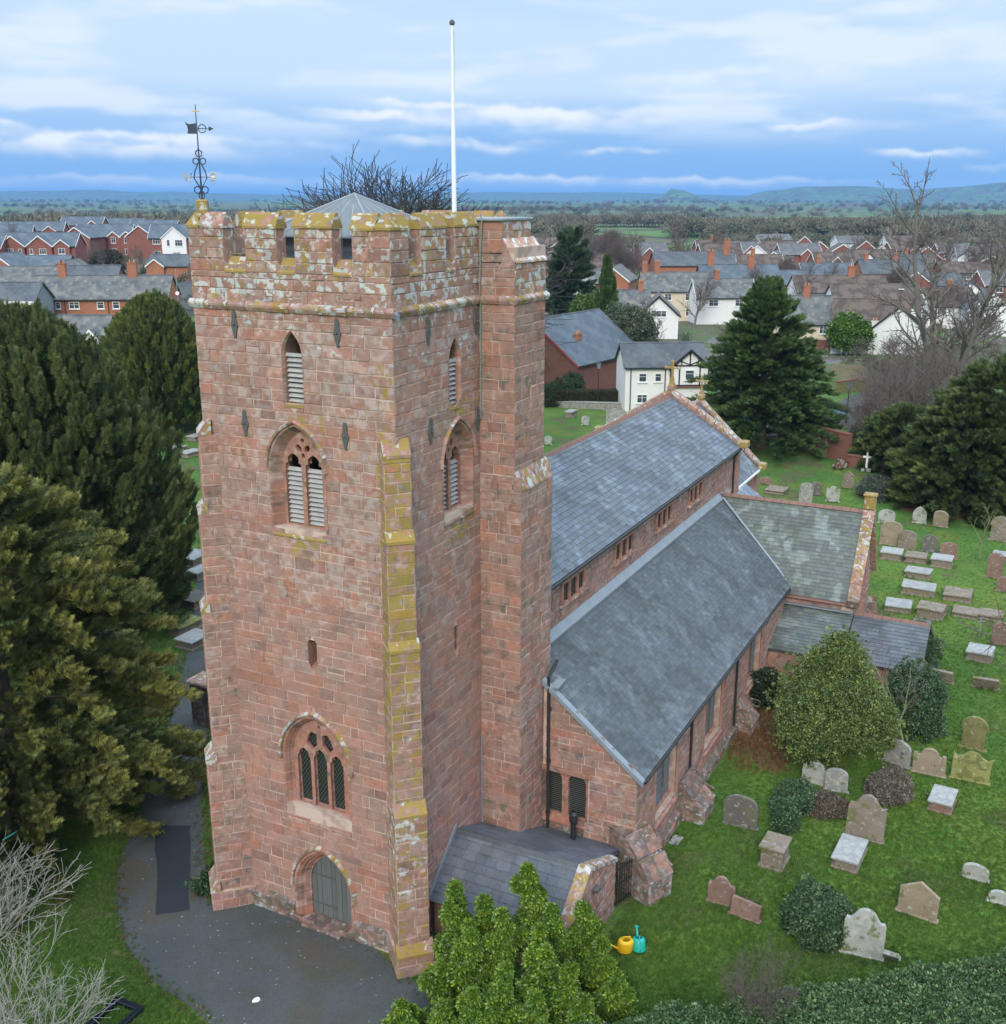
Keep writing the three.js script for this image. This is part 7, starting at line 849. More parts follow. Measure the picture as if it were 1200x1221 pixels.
for (const h of HOUSES) {
  const nm = /hall with/.test(h.label) ? 'village_hall' : /terrace/.test(h.label) && /^orange brick/.test(h.label) ? 'terraced_house' : /cottage/.test(h.label) ? 'cottage' : /outbuilding|farm/.test(h.label) ? 'outbuilding' : 'house';
  const t = thing(nm, h.label, nm === 'village_hall' ? 'hall' : nm === 'outbuilding' ? 'building' : 'house', V3(h.r.x, h.base, h.r.z), theta0 + h.a, h.group); const { L, D, he, hr } = h, hx = L / 2, hz = D / 2, wm = M[h.wall], rm = M[h.roof]; const trim = h.red ? M.redTrim : h.dark ? M.timber : M.whitePaint;
  const dn = -(3.5 + Math.max(0, h.base - ground(h.r.x, h.r.z))); new MB().prism([V3(-hx, dn, hz), V3(-hx, he, hz), V3(-hx, hr - 0.12, 0), V3(-hx, he, -hz), V3(-hx, dn, -hz)], V3(L, 0, 0)).build('wall', wm, t);
  const sl = (hr - he) / hz, ov = 0.35, og = 0.28, eY = he - sl * ov; const mb = roofSlab(V3(-hx - og, eY, hz + ov), V3(hx + og, eY, hz + ov), V3(hx + og, hr, 0), V3(-hx - og, hr, 0), 0.16); add2(mb, roofSlab(V3(hx + og, eY, -hz - ov), V3(-hx - og, eY, -hz - ov), V3(-hx - og, hr, 0), V3(hx + og, hr, 0), 0.16)); const roof = mb.build('roof', rm, t);
  new MB().prism([V3(-hx - og, hr - 0.05, 0.16), V3(-hx - og, hr + 0.07, 0), V3(-hx - og, hr - 0.05, -0.16)], V3(L + 2 * og, 0, 0)).build('ridge', h.roof.startsWith('tile') ? rm : M.slateDark, roof);
  for (const z of [1, -1]) new MB().box(V3(0, eY - 0.1, z * (hz + ov + 0.03)), L + og, h.fascia ? 0.5 : 0.12, 0.12).build('gutter', h.fascia ? M.whitePaint : M.blackIron, t);
  if (h.barge || h.red || h.dark) for (const s of [-1, 1]) gableBoards(t, [V3(s * (hx + og + 0.01), eY - 0.02, hz + ov), V3(s * (hx + og + 0.01), hr - 0.02, 0), V3(s * (hx + og + 0.01), eY - 0.02, -hz - ov)], 0, V3(s * 0.06, 0, 0), trim);
  for (const [list, m] of [[h.chim || [], M.brickOrange], [h.chimW || [], M.render]]) for (const [x, z, w, ch] of list) { const y0 = hr - Math.abs(z) * sl - 0.5; const c = new MB().box(V3(x, y0 + (ch + 0.5) / 2, z), w, ch + 0.5, w * 0.75).box(V3(x, y0 + ch + 0.42, z), w + 0.16, 0.16, w * 0.75 + 0.16).build('chimney', m, roof); for (const q of [-0.25, 0.25]) new MB().tube([V3(x + q * w, y0 + ch + 0.5, z), V3(x + q * w, y0 + ch + 0.95, z)], [0.14, 0.11], 7).build('chimney_pot', M.pot, roof); }
  const gz = [];
  (h.gables || []).forEach(([x, w, m], i) => { const gh = Math.min(hr - 0.5, he + (w / 2) * sl * 1.05), pr = hz + 0.9; gz.push([x, pr]); const depth = pr - Math.max(0, hz - (gh - he) / sl) ; new MB().prism([V3(x - w / 2, dn, pr), V3(x - w / 2, he, pr), V3(x, gh - 0.1, pr), V3(x + w / 2, he, pr), V3(x + w / 2, dn, pr)], V3(0, 0, -(pr - 0.3))).build('gable_wall', m ? M[m] : wm, t); const gs = (gh - he) / (w / 2), e2 = he - gs * 0.25, zb = Math.max(0, hz - (gh - he) / sl) - 0.2; const r2 = roofSlab(V3(x - w / 2 - 0.25, e2, zb), V3(x - w / 2 - 0.25, e2, pr + 0.25), V3(x, gh, pr + 0.25), V3(x, gh, zb), 0.14); add2(r2, roofSlab(V3(x + w / 2 + 0.25, e2, pr + 0.25), V3(x + w / 2 + 0.25, e2, zb), V3(x, gh, zb), V3(x, gh, pr + 0.25), 0.14)); r2.build('gable_roof', rm, t); gableBoards(t, [V3(x - w / 2 - 0.25, e2, pr + 0.26), V3(x, gh + 0.02, pr + 0.26), V3(x + w / 2 + 0.25, e2, pr + 0.26)], 0, V3(0, 0, 0.06), h.wall === WHITE ? M.timber : M.whitePaint); });
  for (const [f, u, v, w, hh] of h.wins || []) { if (f === 'f') windowOn(t, V3(u, v, hz + 0.02), 0, w, hh); else if (f === 'l') windowOn(t, V3(-hx - 0.02, v, u), -Math.PI / 2, w, hh); else { const [x, pr] = gz[+f[1]]; windowOn(t, V3(x + u, v, pr + 0.02), 0, w, hh); } }
  for (const x of h.pipes || []) new MB().tube([V3(x, eY - 0.1, hz + 0.12), V3(x, -1, hz + 0.12)], [0.06, 0.06], 6).build('downpipe', M.blackIron, t);
  for (const [x, w] of h.dormer || []) { // half-timbered dormer at the eaves
    const y0 = he - 0.7, y1 = he + 1.1, yr = y1 + 0.9, z = hz + 0.05; new MB().prism([V3(x - w / 2, y0, z), V3(x - w / 2, y1, z), V3(x, yr, z), V3(x + w / 2, y1, z), V3(x + w / 2, y0, z)], V3(0, 0, -2.5)).build('dormer', M.render, t); const r2 = roofSlab(V3(x - w / 2 - 0.3, y1 - 0.25, z - 3), V3(x - w / 2 - 0.3, y1 - 0.25, z + 0.35), V3(x, yr + 0.12, z + 0.35), V3(x, yr + 0.12, z - 3), 0.1); add2(r2, roofSlab(V3(x + w / 2 + 0.3, y1 - 0.25, z + 0.35), V3(x + w / 2 + 0.3, y1 - 0.25, z - 3), V3(x, yr + 0.12, z - 3), V3(x, yr + 0.12, z + 0.35), 0.1)); r2.build('dormer_roof', rm, t); windowOn(t, V3(x, y0 + 0.75, z + 0.02), 0, w * 0.85, 1.3, M.timber); for (const a of [-0.7, -0.25, 0.25, 0.7]) new MB().prism([V3(x + a * 0.1, y1 + 0.02, z + 0.02), V3(x + a * 0.1 + 0.09, y1 + 0.02, z + 0.02), V3(x + a * 0.75 + 0.09, y1 + 0.55 - Math.abs(a) * 0.45, z + 0.02), V3(x + a * 0.75, y1 + 0.55 - Math.abs(a) * 0.45, z + 0.02)], V3(0, 0, 0.04)).build('timber', M.redTrim, t); gableBoards(t, [V3(x - w / 2 - 0.3, y1 - 0.2, z + 0.36), V3(x, yr + 0.14, z + 0.36), V3(x + w / 2 + 0.3, y1 - 0.2, z + 0.36)], 0, V3(0, 0, 0.06), M.whitePaint); }
  if (h.timber) { // half-timbered front gable over the ground floor
    const [x, w] = h.timber, pr = hz + 0.7, y0 = he - 2.35, y1 = he, yr = y1 + w * 0.42; new MB().prism([V3(x - w / 2, y0, pr), V3(x - w / 2, y1, pr), V3(x, yr, pr), V3(x + w / 2, y1, pr), V3(x + w / 2, y0, pr)], V3(0, 0, -(pr - 0.2))).build('gable_wall', wm, t); new MB().box(V3(x, 0, hz + 0.2), w, 2 * y0 - 0.1, 0.6).build('ground_floor', wm, t); const r2 = roofSlab(V3(x - w / 2 - 0.3, y1 - 0.25, 0), V3(x - w / 2 - 0.3, y1 - 0.25, pr + 0.35), V3(x, yr + 0.06, pr + 0.35), V3(x, yr + 0.06, 0), 0.12); add2(r2, roofSlab(V3(x + w / 2 + 0.3, y1 - 0.25, pr + 0.35), V3(x + w / 2 + 0.3, y1 - 0.25, 0), V3(x, yr + 0.06, 0), V3(x, yr + 0.06, pr + 0.35), 0.12)); r2.build('gable_roof', rm, t); gableBoards(t, [V3(x - w / 2 - 0.3, y1 - 0.2, pr + 0.36), V3(x, yr + 0.1, pr + 0.36), V3(x + w / 2 + 0.3, y1 - 0.2, pr + 0.36)], 0, V3(0, 0, 0.07), M.timber);
    const beam = (a, b, k = 0.15) => { const A = V3(a[0], a[1], pr + 0.005), B = V3(b[0], b[1], pr + 0.005), d = B.clone().sub(A).normalize(), nn = V3(-d.y, d.x, 0).multiplyScalar(k / 2); new MB().prism([A.clone().sub(nn), B.clone().sub(nn), B.clone().add(nn), A.clone().add(nn)], V3(0, 0, 0.06 + rr(0, 0.01))).build('timber', M.timber, t); };
    beam([x - w / 2, y0 + 0.08], [x + w / 2, y0 + 0.08]); beam([x - w / 2, y1], [x + w / 2, y1]); for (const u of [-0.5, -0.27, 0.27, 0.5]) beam([x + u * w, y0], [x + u * w, y1]); beam([x, y1], [x, yr - 0.1]); beam([x - w * 0.22, y1], [x - w * 0.22, y1 + w * 0.2], 0.12); beam([x + w * 0.22, y1], [x + w * 0.22, y1 + w * 0.2], 0.12); beam([x, y1 + 0.1], [x - w * 0.3, y1 + w * 0.14], 0.11); beam([x, y1 + 0.1], [x + w * 0.3, y1 + w * 0.14], 0.11); windowOn(t, V3(x, (y0 + y1) / 2 + 0.1, pr + 0.05), 0, 1.1, 1.2); new MB().box(V3(x, y0 - 0.06, pr + 0.05), w, 0.14, 0.3).build('lintel', M.brickRed, t); }
  if (h.plinth) new MB().box(V3(0, -0.6, 0.02), L + 0.08, 2.0, D + 0.14).build('plinth', M.brick, t); if (h.plinthBrick) new MB().box(V3(0, 0.2, 0.0), L + 0.08, 4.6, D + 0.1).build('brick_storey', M.brick, t);
  for (const [x, z] of h.roofl || []) new MB().box(V3(x, hr - z * sl + 0.02, z), 0.9, 0.1, 0.9).build('rooflight', M.whitePaint, t);
}
// ---------------------------------------------------------------- graves
rnd = mulberry(808);
const graveTex = (s, base, lich, moss) => tex(256, 256, (u, v) => { const n = fbm(u * 5, v * 5, s, 5, 5), f = vn(u * 70, v * 70, s + 1, 70); let c = base.map((x) => x * (0.72 + 0.45 * n + 0.2 * (f - 0.5))); c = mix3(c, [0.43, 0.44, 0.41], 0.55 * sstep(0.70 - lich * 0.35, 0.82 - lich * 0.35, fbm(u * 15, v * 15, s + 5, 5, 15))); c = mix3(c, [0.13, 0.14, 0.04], 0.8 * sstep(0.74 - moss * 0.35, 0.82 - moss * 0.35, fbm(u * 9, v * 9, s + 8, 5, 9))); return c; }, true, 2.1);
const gmat = (k, base, lich, moss, s) => mat(k, [1, 1, 1], { map: graveTex(s, base, lich, moss), bumpMap: grainBump, bumpScale: 0.012 });
gmat('graveBrown', [0.235, 0.192, 0.158], 0.15, 0.4, 3); gmat('graveGrey', [0.27, 0.265, 0.25], 0.4, 0.3, 5); gmat('graveOlive', [0.20, 0.185, 0.075], 0.05, 0.65, 7); gmat('gravePale', [0.34, 0.36, 0.33], 0.55, 0.35, 9); gmat('graveMoss', [0.25, 0.255, 0.085], 0.2, 0.5, 11); gmat('graveDark', [0.14, 0.13, 0.12], 0.15, 0.35, 13); gmat('graveBuff', [0.29, 0.235, 0.165], 0.12, 0.25, 15); gmat('graveRed', [0.24, 0.148, 0.125], 0.15, 0.2, 17); gmat('ledgerGrey', [0.30, 0.31, 0.31], 0.35, 0.1, 19); gmat('ledgerWhite', [0.31, 0.32, 0.32], 0.6, 0.08, 21);
const GRAVES = [];
const HEADS = { // outline of the top, in half widths from the shoulder up
  round: (w) => Array.from({ length: 11 }, (_, i) => { const t = Math.PI * i / 10; return [w * Math.cos(t), w * 0.62 * Math.sin(t)]; }),
  full: (w) => Array.from({ length: 13 }, (_, i) => { const t = Math.PI * i / 12; return [w * Math.cos(t), w * Math.sin(t)]; }),
  gothic: (w) => [[w, 0], [w * 0.88, w * 0.4], [w * 0.62, w * 0.75], [w * 0.3, w * 1.0], [0, w * 1.16], [-w * 0.3, w * 1.0], [-w * 0.62, w * 0.75], [-w * 0.88, w * 0.4], [-w, 0]],
  point: (w) => [[w, 0], [0, w * 0.62], [-w, 0]], flat: (w) => [[w, 0], [-w, w * 0.06]],
  lobed: (w) => { const p = [[w, 0], [w * 0.98, w * 0.16], [w * 0.8, w * 0.22], [w * 0.72, w * 0.05], [w * 0.62, w * 0.1]]; for (let i = 0; i <= 8; i++) { const t = Math.PI * i / 8; p.push([w * 0.55 * Math.cos(t), w * 0.1 + w * 0.5 * Math.sin(t)]); } p.push([-w * 0.62, w * 0.1], [-w * 0.72, w * 0.05], [-w * 0.8, w * 0.22], [-w * 0.98, w * 0.16], [-w, 0]); return p; },
  horned: (w) => { const p = [[w, 0], [w * 1.12, w * 0.3], [w * 0.8, w * 0.1]]; for (let i = 1; i < 8; i++) { const t = Math.PI * i / 8; p.push([w * 0.5 * Math.cos(t), w * 0.1 + w * 0.45 * Math.sin(t)]); } p.push([-w * 0.8, w * 0.12], [-w * 1.0, w * 0.36], [-w, 0]); return p; },
  shoulder: (w) => { const p = [[w, 0], [w * 0.92, w * 0.18], [w * 0.72, w * 0.16], [w * 0.6, w * 0.3]]; for (let i = 1; i < 8; i++) { const t = Math.PI * i / 8; p.push([w * 0.5 * Math.cos(t), w * 0.35 + w * 0.45 * Math.sin(t)]); } p.push([-w * 0.6, w * 0.3], [-w * 0.72, w * 0.16], [-w * 0.92, w * 0.18], [-w, 0]); return p; },
};
// base and top rows of the photograph and the width in pixels; faces look west
function headstone(px, py, top, wpx, head, mt, label, o = {}) {
  const p = onGround(px, py); GRAVES.push([p, 0.5]); const dep = depthOf(p), h = Math.max(0.25, levelFor(p, top) - p.y), w = k1299(wpx, dep) / 0.86 / 2; const t = thing('headstone', label, 'headstone', p, -Math.PI / 2 + (o.turn ?? rr(-0.12, 0.12)), o.group); const H0 = HEADS[head](w), rise = Math.max(...H0.map((q) => q[1])), body = Math.max(0.1, h - rise), wf = head === 'full' && !o.str ? 0.84 : 1;
  const pts = [[-w * wf, -0.3], [w * wf, -0.3], [w * wf, body * 0.9], ...H0.map(([a, b]) => [a, body + b]), [-w * wf, body * 0.9]]; const sh = new THREE.Shape(pts.map(([a, b]) => new THREE.Vector2(a, b))); const th = 0.13; const g = new THREE.ExtrudeGeometry(sh, { depth: th, bevelEnabled: true, bevelSize: 0.015, bevelThickness: 0.015, bevelSegments: 1 }); g.translate(0, 0, -th / 2); const m = mesh('slab', g, M[mt], t); m.rotation.set(o.lean ?? rr(-0.09, 0.07), 0, rr(-0.05, 0.05));
  new MB().box(V3(0, 0.03, 0), w * 2 + 0.16, 0.1, th + 0.14, 0, null, 0.03).build('footing', M[mt], t); return t;
}
// table or chest tomb: slab and plinth; centre of the slab's top in the photograph, its height
function tomb(px, py, h, len, wid, mt, label, o = {}) {
  const q = onLevel(px, py, h), p = V3(q.x, ground(q.x, q.z), q.z); GRAVES.push([p, Math.max(len, wid) * 0.55]); const t = thing(o.name || 'chest_tomb', label, 'tomb', p, o.turn ?? rr(-0.08, 0.08), o.group); const th = 0.12;
  const sl = new MB().box(V3(0, h - th / 2, 0), len, th, wid, 0, null, 0.025).build('top_slab', M[mt], t); sl.rotation.set(rr(-0.025, 0.025), 0, rr(-0.025, 0.025));
  if (h > 0.25) { const bm = M[o.base || 'graveBrown']; new MB().box(V3(0, (h - th) / 2 - 0.1, 0), len - 0.22, h - th + 0.19, wid - 0.22, 0, null, 0.02).build('chest', bm, t); new MB().box(V3(0, 0.04, 0), len - 0.02, 0.14, wid - 0.02, 0, null, 0.03).build('plinth', bm, t); if (h > 0.6) for (const [a, b] of [[-1, -1], [-1, 1], [1, -1], [1, 1]]) new MB().box(V3(a * (len / 2 - 0.16), (h - th) / 2, b * (wid / 2 - 0.16)), 0.16, h - th - 0.02, 0.16, 0, null, 0.03).build('corner_pilaster', bm, t); }
  return t;
}
headstone(883, 985, 948, 34, 'round', 'graveDark', 'dark round-topped headstone near the aisle buttresses'); headstone(1030, 1000, 950, 37, 'shoulder', 'graveBrown', 'tall brown scalloped headstone behind the white speckled slab'); headstone(972, 934, 909, 27, 'lobed', 'gravePale', 'lichened lobed headstone under the holly, the wider of two'); headstone(997, 943, 917, 22, 'round', 'graveGrey', 'lichened rounded headstone under the holly, the narrower of two');
headstone(1069, 911, 882, 27, 'round', 'graveGrey', 'grey leaning headstone beside the mossy sapling and brown ivy heap', { turn: -0.3 }); headstone(1107, 923, 893, 31, 'lobed', 'graveBuff', 'buff headstone with three lobes beside the yellow mossy one'); headstone(1156, 931, 897, 36, 'horned', 'graveMoss', 'yellow-green mossy headstone with pointed shoulders'); headstone(1159, 893, 854, 25, 'full', 'graveOlive', 'olive headstone with a round head wider than its body'); headstone(860, 1077, 1045, 27, 'shoulder', 'graveRed', 'small red scalloped headstone beside its low broken footstone'); headstone(888, 1094, 1075, 30, 'flat', 'graveRed', 'low broken red footstone sloping to one side', { lean: -0.15 }); headstone(1093, 1092, 1052, 38, 'point', 'graveBuff', 'buff headstone with a pointed gable top on open lawn'); headstone(1162, 1048, 1030, 25, 'round', 'gravePale', 'small pale half-sunken stump of a headstone'); headstone(1192, 1077, 1063, 22, 'round', 'gravePale', 'low pale stone sunk in the grass beyond the pointed buff headstone'); headstone(1027, 1139, 1086, 40, 'shoulder', 'gravePale', 'tall pale lichened headstone with rounded shoulders beside the ivy mound');
headstone(1058, 1140, 1126, 22, 'flat', 'gravePale', 'small white slab tilted beside the pale lichened headstone', { lean: 0.7 });
headstone(960, 600, 576, 13, 'round', 'graveGrey', 'slim grey headstone with white cap behind the transept ridge'); headstone(973, 590, 575, 12, 'round', 'graveDark', 'squat dark headstone behind the slim grey one'); headstone(993, 598, 580, 13, 'lobed', 'gravePale', 'pale lobed headstone on the lawn behind the transept'); headstone(1011, 582, 562, 12, 'gothic', 'graveBrown', 'brown headstone with white top beside the blue-green scrub'); headstone(913, 577, 569, 12, 'round', 'graveRed', 'tiny red headstone by the chancel end');
headstone(1096, 624, 604, 13, 'gothic', 'gravePale', 'pale pointed headstone in front of the wide yew'); headstone(1121, 628, 608, 14, 'round', 'graveBuff', 'buff leaning headstone with ivy in front of the wide yew', { lean: 0.2 }); headstone(1190, 645, 616, 19, 'full', 'graveBrown', 'broad brown headstone with a full round head at the lawn edge'); headstone(1185, 689, 659, 17, 'full', 'graveRed', 'pink and white flaking headstone beside the sapling'); headstone(1057, 624, 608, 16, 'round', 'gravePale', 'white flaked headstone next to the transept gable'); headstone(1062, 650, 622, 21, 'round', 'graveBuff', 'large buff headstone next to the transept gable'); headstone(1081, 655, 633, 17, 'round', 'graveBrown', 'brown headstone with pale crest above the table tombs'); headstone(1108, 658, 638, 18, 'full', 'graveDark', 'dark headstone with trefoil head above the table tombs'); headstone(1131, 666, 647, 16, 'round', 'graveRed', 'reddish headstone behind a white table tomb'); headstone(1149, 606, 594, 15, 'flat', 'graveBuff', 'broken buff stub under the yew', { lean: 0.3 }); headstone(1192, 768, 742, 20, 'full', 'graveRed', 'dark red round headstone among bare branches'); headstone(1197, 705, 688, 15, 'round', 'graveRed', 'red headstone at the end of the tomb rows');
headstone(1120, 812, 795, 26, 'flat', 'graveBrown', 'low flat brown stone among bare twigs', { lean: 0.4 }); headstone(1175, 820, 804, 24, 'flat', 'graveBrown', 'weathered flat marker in the grass below the strapped tomb', { lean: 0.5 });
for (const [a, b, c, d] of [[698, 507, 496, 8], [733, 500, 487, 7], [654, 530, 520, 8]]) headstone(a, b, c, d, 'round', 'gravePale', 'pale round-topped headstone on the lawn north of the nave', { group: 'headstones north of the nave' });
tomb(925, 1003, 0.95, 1.25, 1.0, 'graveBrown', 'tall chest tomb with a brown slab and ivy on one end', { base: 'graveBrown' }); tomb(1014, 1011, 0.5, 1.95, 1.05, 'ledgerWhite', 'white speckled lichened slab on a low brown chest'); tomb(1125, 947, 0.55, 1.5, 1.0, 'ledgerWhite', 'grey lichened slab on a low red chest beside the olive headstone', { base: 'graveRed' });
for (const [px, py, h, l, w, m, lab] of [[1064, 656, 0.6, 1.5, 1.5, 'ledgerWhite', 'white table tomb next to the transept gable, topmost of its row'], [1093, 661, 0.5, 1.5, 1.5, 'graveBrown', 'brown table tomb between two white ones'], [1124, 664, 0.65, 1.5, 1.45, 'ledgerWhite', 'white table tomb in front of the reddish headstone'], [1096, 679, 0.5, 1.3, 1.7, 'ledgerGrey', 'pale grey table tomb touching a larger grey one'], [1096, 697, 0.55, 1.6, 2.1, 'ledgerGrey', 'largest grey table tomb of the rows'], [1072, 718, 0.45, 1.5, 1.6, 'ledgerGrey', 'pale table tomb on bright grass next to the transept window'], [1111, 722, 0.7, 1.5, 1.6, 'graveBrown', 'brown lichened table tomb on a two-stepped base'], [1143, 705, 0.45, 1.8, 1.7, 'graveBrown', 'wide brown table tomb with twigs lying near it'], [1152, 727, 0.35, 1.4, 1.5, 'graveBrown', 'low brown ledger with bare branches over one end'], [1182, 730, 0.35, 1.4, 1.4, 'graveBrown', 'low brown ledger joined end to end with another'], [1170, 773, 0.6, 1.4, 1.4, 'ledgerWhite', 'white chest tomb with a dark strap across its slab'], [1193, 660, 0.4, 1.2, 1.0, 'ledgerGrey', 'grey ledger beyond the flaking pink headstone']]) tomb(px, py, h, l, w, m, lab);
tomb(926, 586, 0.3, 2.0, 1.7, 'graveBrown', 'flat brown ledger on the lawn behind the transept', { name: 'ledger_stone' }); tomb(681, 500, 0.7, 1.9, 1.0, 'ledgerGrey', 'grey table tomb on the lawn north of the nave'); tomb(806, 1001, 0.06, 0.7, 0.4, 'ledgerGrey', 'small flat marker in the grass between two buttresses', { name: 'ledger_stone' });
for (const [px, py, h, l, w, m, lab] of [[232, 664, 0.7, 2.0, 1.5, 'ledgerGrey', 'grey slab tomb beyond the tower path, higher of the leaning group'], [238, 681, 0.6, 1.8, 1.2, 'ledgerGrey', 'grey slab tomb on thin legs beyond the tower path'], [232, 712, 0.55, 1.9, 1.9, 'graveDark', 'dark slab tomb beside the tower buttress and path'], [197, 686, 0.5, 2.2, 1.6, 'graveDark', 'dark slab tomb under the dark green yew'], [221, 742, 0.6, 2.2, 1.1, 'graveMoss', 'mossy edged slab tomb under the golden-tipped yew'], [231, 758, 0.6, 1.8, 1.4, 'ledgerWhite', 'pale slab tomb tight beside the tower buttress'], [186, 722, 0.12, 3.0, 3.4, 'graveDark', 'dark flat ledger beneath the yew boughs']]) tomb(px, py, h, l, w, m, lab);
for (const [px, py] of [[212, 548], [228, 552], [236, 536]]) tomb(px, py, 0.5, 1.9, 1.2, 'ledgerGrey', 'grey slab tomb on the lawn beyond the olive yew', { group: 'slab tombs beyond the olive yew' });
tomb(1099, 742, 0.9, 1.1, 1.0, 'graveDark', 'dark upright block tomb behind the vestry ridge');
{ const p = onLevel(246, 868); const t = thing('stone_pier', 'dark weathered stone pier with pale cap beside the path and tower', 'pier', V3(p.x + 0.6, 0, p.z - 0.4)); new MB().box(V3(0, 1.0, 0), 1.1, 2.4, 1.1, 0, [0.55, 0.5, 0.5], 0.05).build('shaft', M.stoneG, t); new MB().box(V3(0, 2.28, 0), 1.35, 0.22, 1.35, 0, [1, 1, 1], 0.06).build('cap', M.stoneC, t); }
{ // white cross
  const p = onGround(1033, 562), h = levelFor(p, 539) - p.y; const t = thing('grave_cross', 'white stone cross beside the blue-green scrub', 'cross', p, -Math.PI / 2); const m = M.whitePaint; new MB().box(V3(0, 0.15, 0), 0.9, 0.3, 0.7, 0, null, 0.04).build('base', M.gravePale, t); new MB().box(V3(0, h / 2 + 0.12, 0), 0.2, h - 0.24, 0.16, 0, null, 0.03).build('shaft', m, t); new MB().box(V3(0, h * 0.74, 0), 0.78, 0.2, 0.15, 0, null, 0.03).build('arms', m, t); }
{ const p = onLevel(1168, 768); const t = thing('grave_cross', 'thin pale metal cross standing behind the strapped chest tomb', 'cross', V3(p.x + 1.1, 0, p.z - 0.1), -Math.PI / 2); new MB().box(V3(0, 0.6, 0), 0.07, 1.4, 0.07).build('shaft', M.lead, t); new MB().box(V3(0, 1.0, 0), 0.4, 0.07, 0.06).build('arms', M.lead, t); }
{ // black kerbed grave
  const p = onLevel(131, 1222); const t = thing('kerbed_grave', 'polished black kerb surround of a grave on the lawn', 'grave', V3(p.x, 0, p.z), 0.05); mat('blackGranite', [0.012, 0.016, 0.024], { roughness: 0.18 }); for (const s of [-1, 1]) { new MB().box(V3(0, 0.08, s * 0.48), 1.9, 0.2, 0.2, 0, null, 0.02).build('kerb', M.blackGranite, t); new MB().box(V3(s * 0.85, 0.081, 0), 0.2, 0.2, 0.76, 0, null, 0.02).build('kerb', M.blackGranite, t); } }
// flowers on graves
{ const t = thing('grave_flowers', 'bunch of red and white flowers laid by the churchyard path', 'flowers', onGround(1003, 557)); const it = []; for (let i = 0; i < 260; i++) it.push({ p: V3(rr(-1.3, 1.5), rr(0.1, 0.4), rr(-0.5, 0.5)), d: V3(rr(-1, 1), 1, rr(-1, 1)), s: 0.22, w: rr(0, 6), c: rnd() < 0.3 ? [0.5, 0.52, 0.48] : rnd() < 0.35 ? [0.35, 0.05, 0.04] : [0.05, 0.10, 0.03] }); scatter('blooms', leafTuft, M.foliage, it, t); new MB().box(V3(-0.7, 0.35, 0), 0.5, 0.7, 0.08, 0.2, null, 0.03).build('wreath_stand', M.redTrim, t); }
// watering cans by the railing
function can(px, py, col, label, turn, tilt) { const t = thing('watering_can', label, 'watering can', onLevel(px, py), turn); const m = mat('plastic' + px, col, { roughness: 0.4 }); const b = mesh('body', new THREE.LatheGeometry([[0.001, 0], [0.17, 0], [0.19, 0.05], [0.19, 0.3], [0.16, 0.36], [0.1, 0.37]].map(([x, y]) => new THREE.Vector2(x * 1.25, y * 1.25)), 16), m, t); b.scale.set(1.25, 1, 1); b.rotation.z = tilt; new MB().tube([V3(0.2, 0.12, 0), V3(0.42, 0.3, 0), V3(0.62, 0.46, 0)], [0.05, 0.035, 0.03], 8).build('spout', m, t); new MB().tube([V3(0.62, 0.46, 0), V3(0.68, 0.5, 0)], [0.03, 0.09], 10).build('rose', m, t); new MB().tube([V3(0.12, 0.44, 0), V3(0.02, 0.58, 0), V3(-0.2, 0.54, 0), V3(-0.3, 0.3, 0), V3(-0.22, 0.12, 0)], [0.022, 0.022, 0.022, 0.022, 0.022], 7).build('handle', m, t); return t; }
can(745, 1134, [0.75, 0.46, 0.015], 'yellow plastic watering can beside the railing', 2.4, 0.1); can(762, 1134, [0.02, 0.42, 0.36], 'teal plastic watering can lying beside the yellow one', 0.5, -0.35);
{ // iron railing between annexe and aisle buttress
  const a = onLevel(735, 1112), t = thing('iron_railing', 'black iron railing gate between the annexe gable and the aisle buttress', 'railing', V3(5.75, 0, 5.3), -0.3); for (let i = 0; i < 9; i++) new MB().tube([V3(i * 0.14, 0, 0), V3(i * 0.14, 1.7, 0), V3(i * 0.14, 1.82, 0)], [0.016, 0.016, 0.004], 5).build('bar', M.blackIron, t); for (const y of [0.15, 0.9, 1.55]) new MB().box(V3(0.56, y, 0), 1.2, 0.05, 0.03).build('rail', M.blackIron, t); }
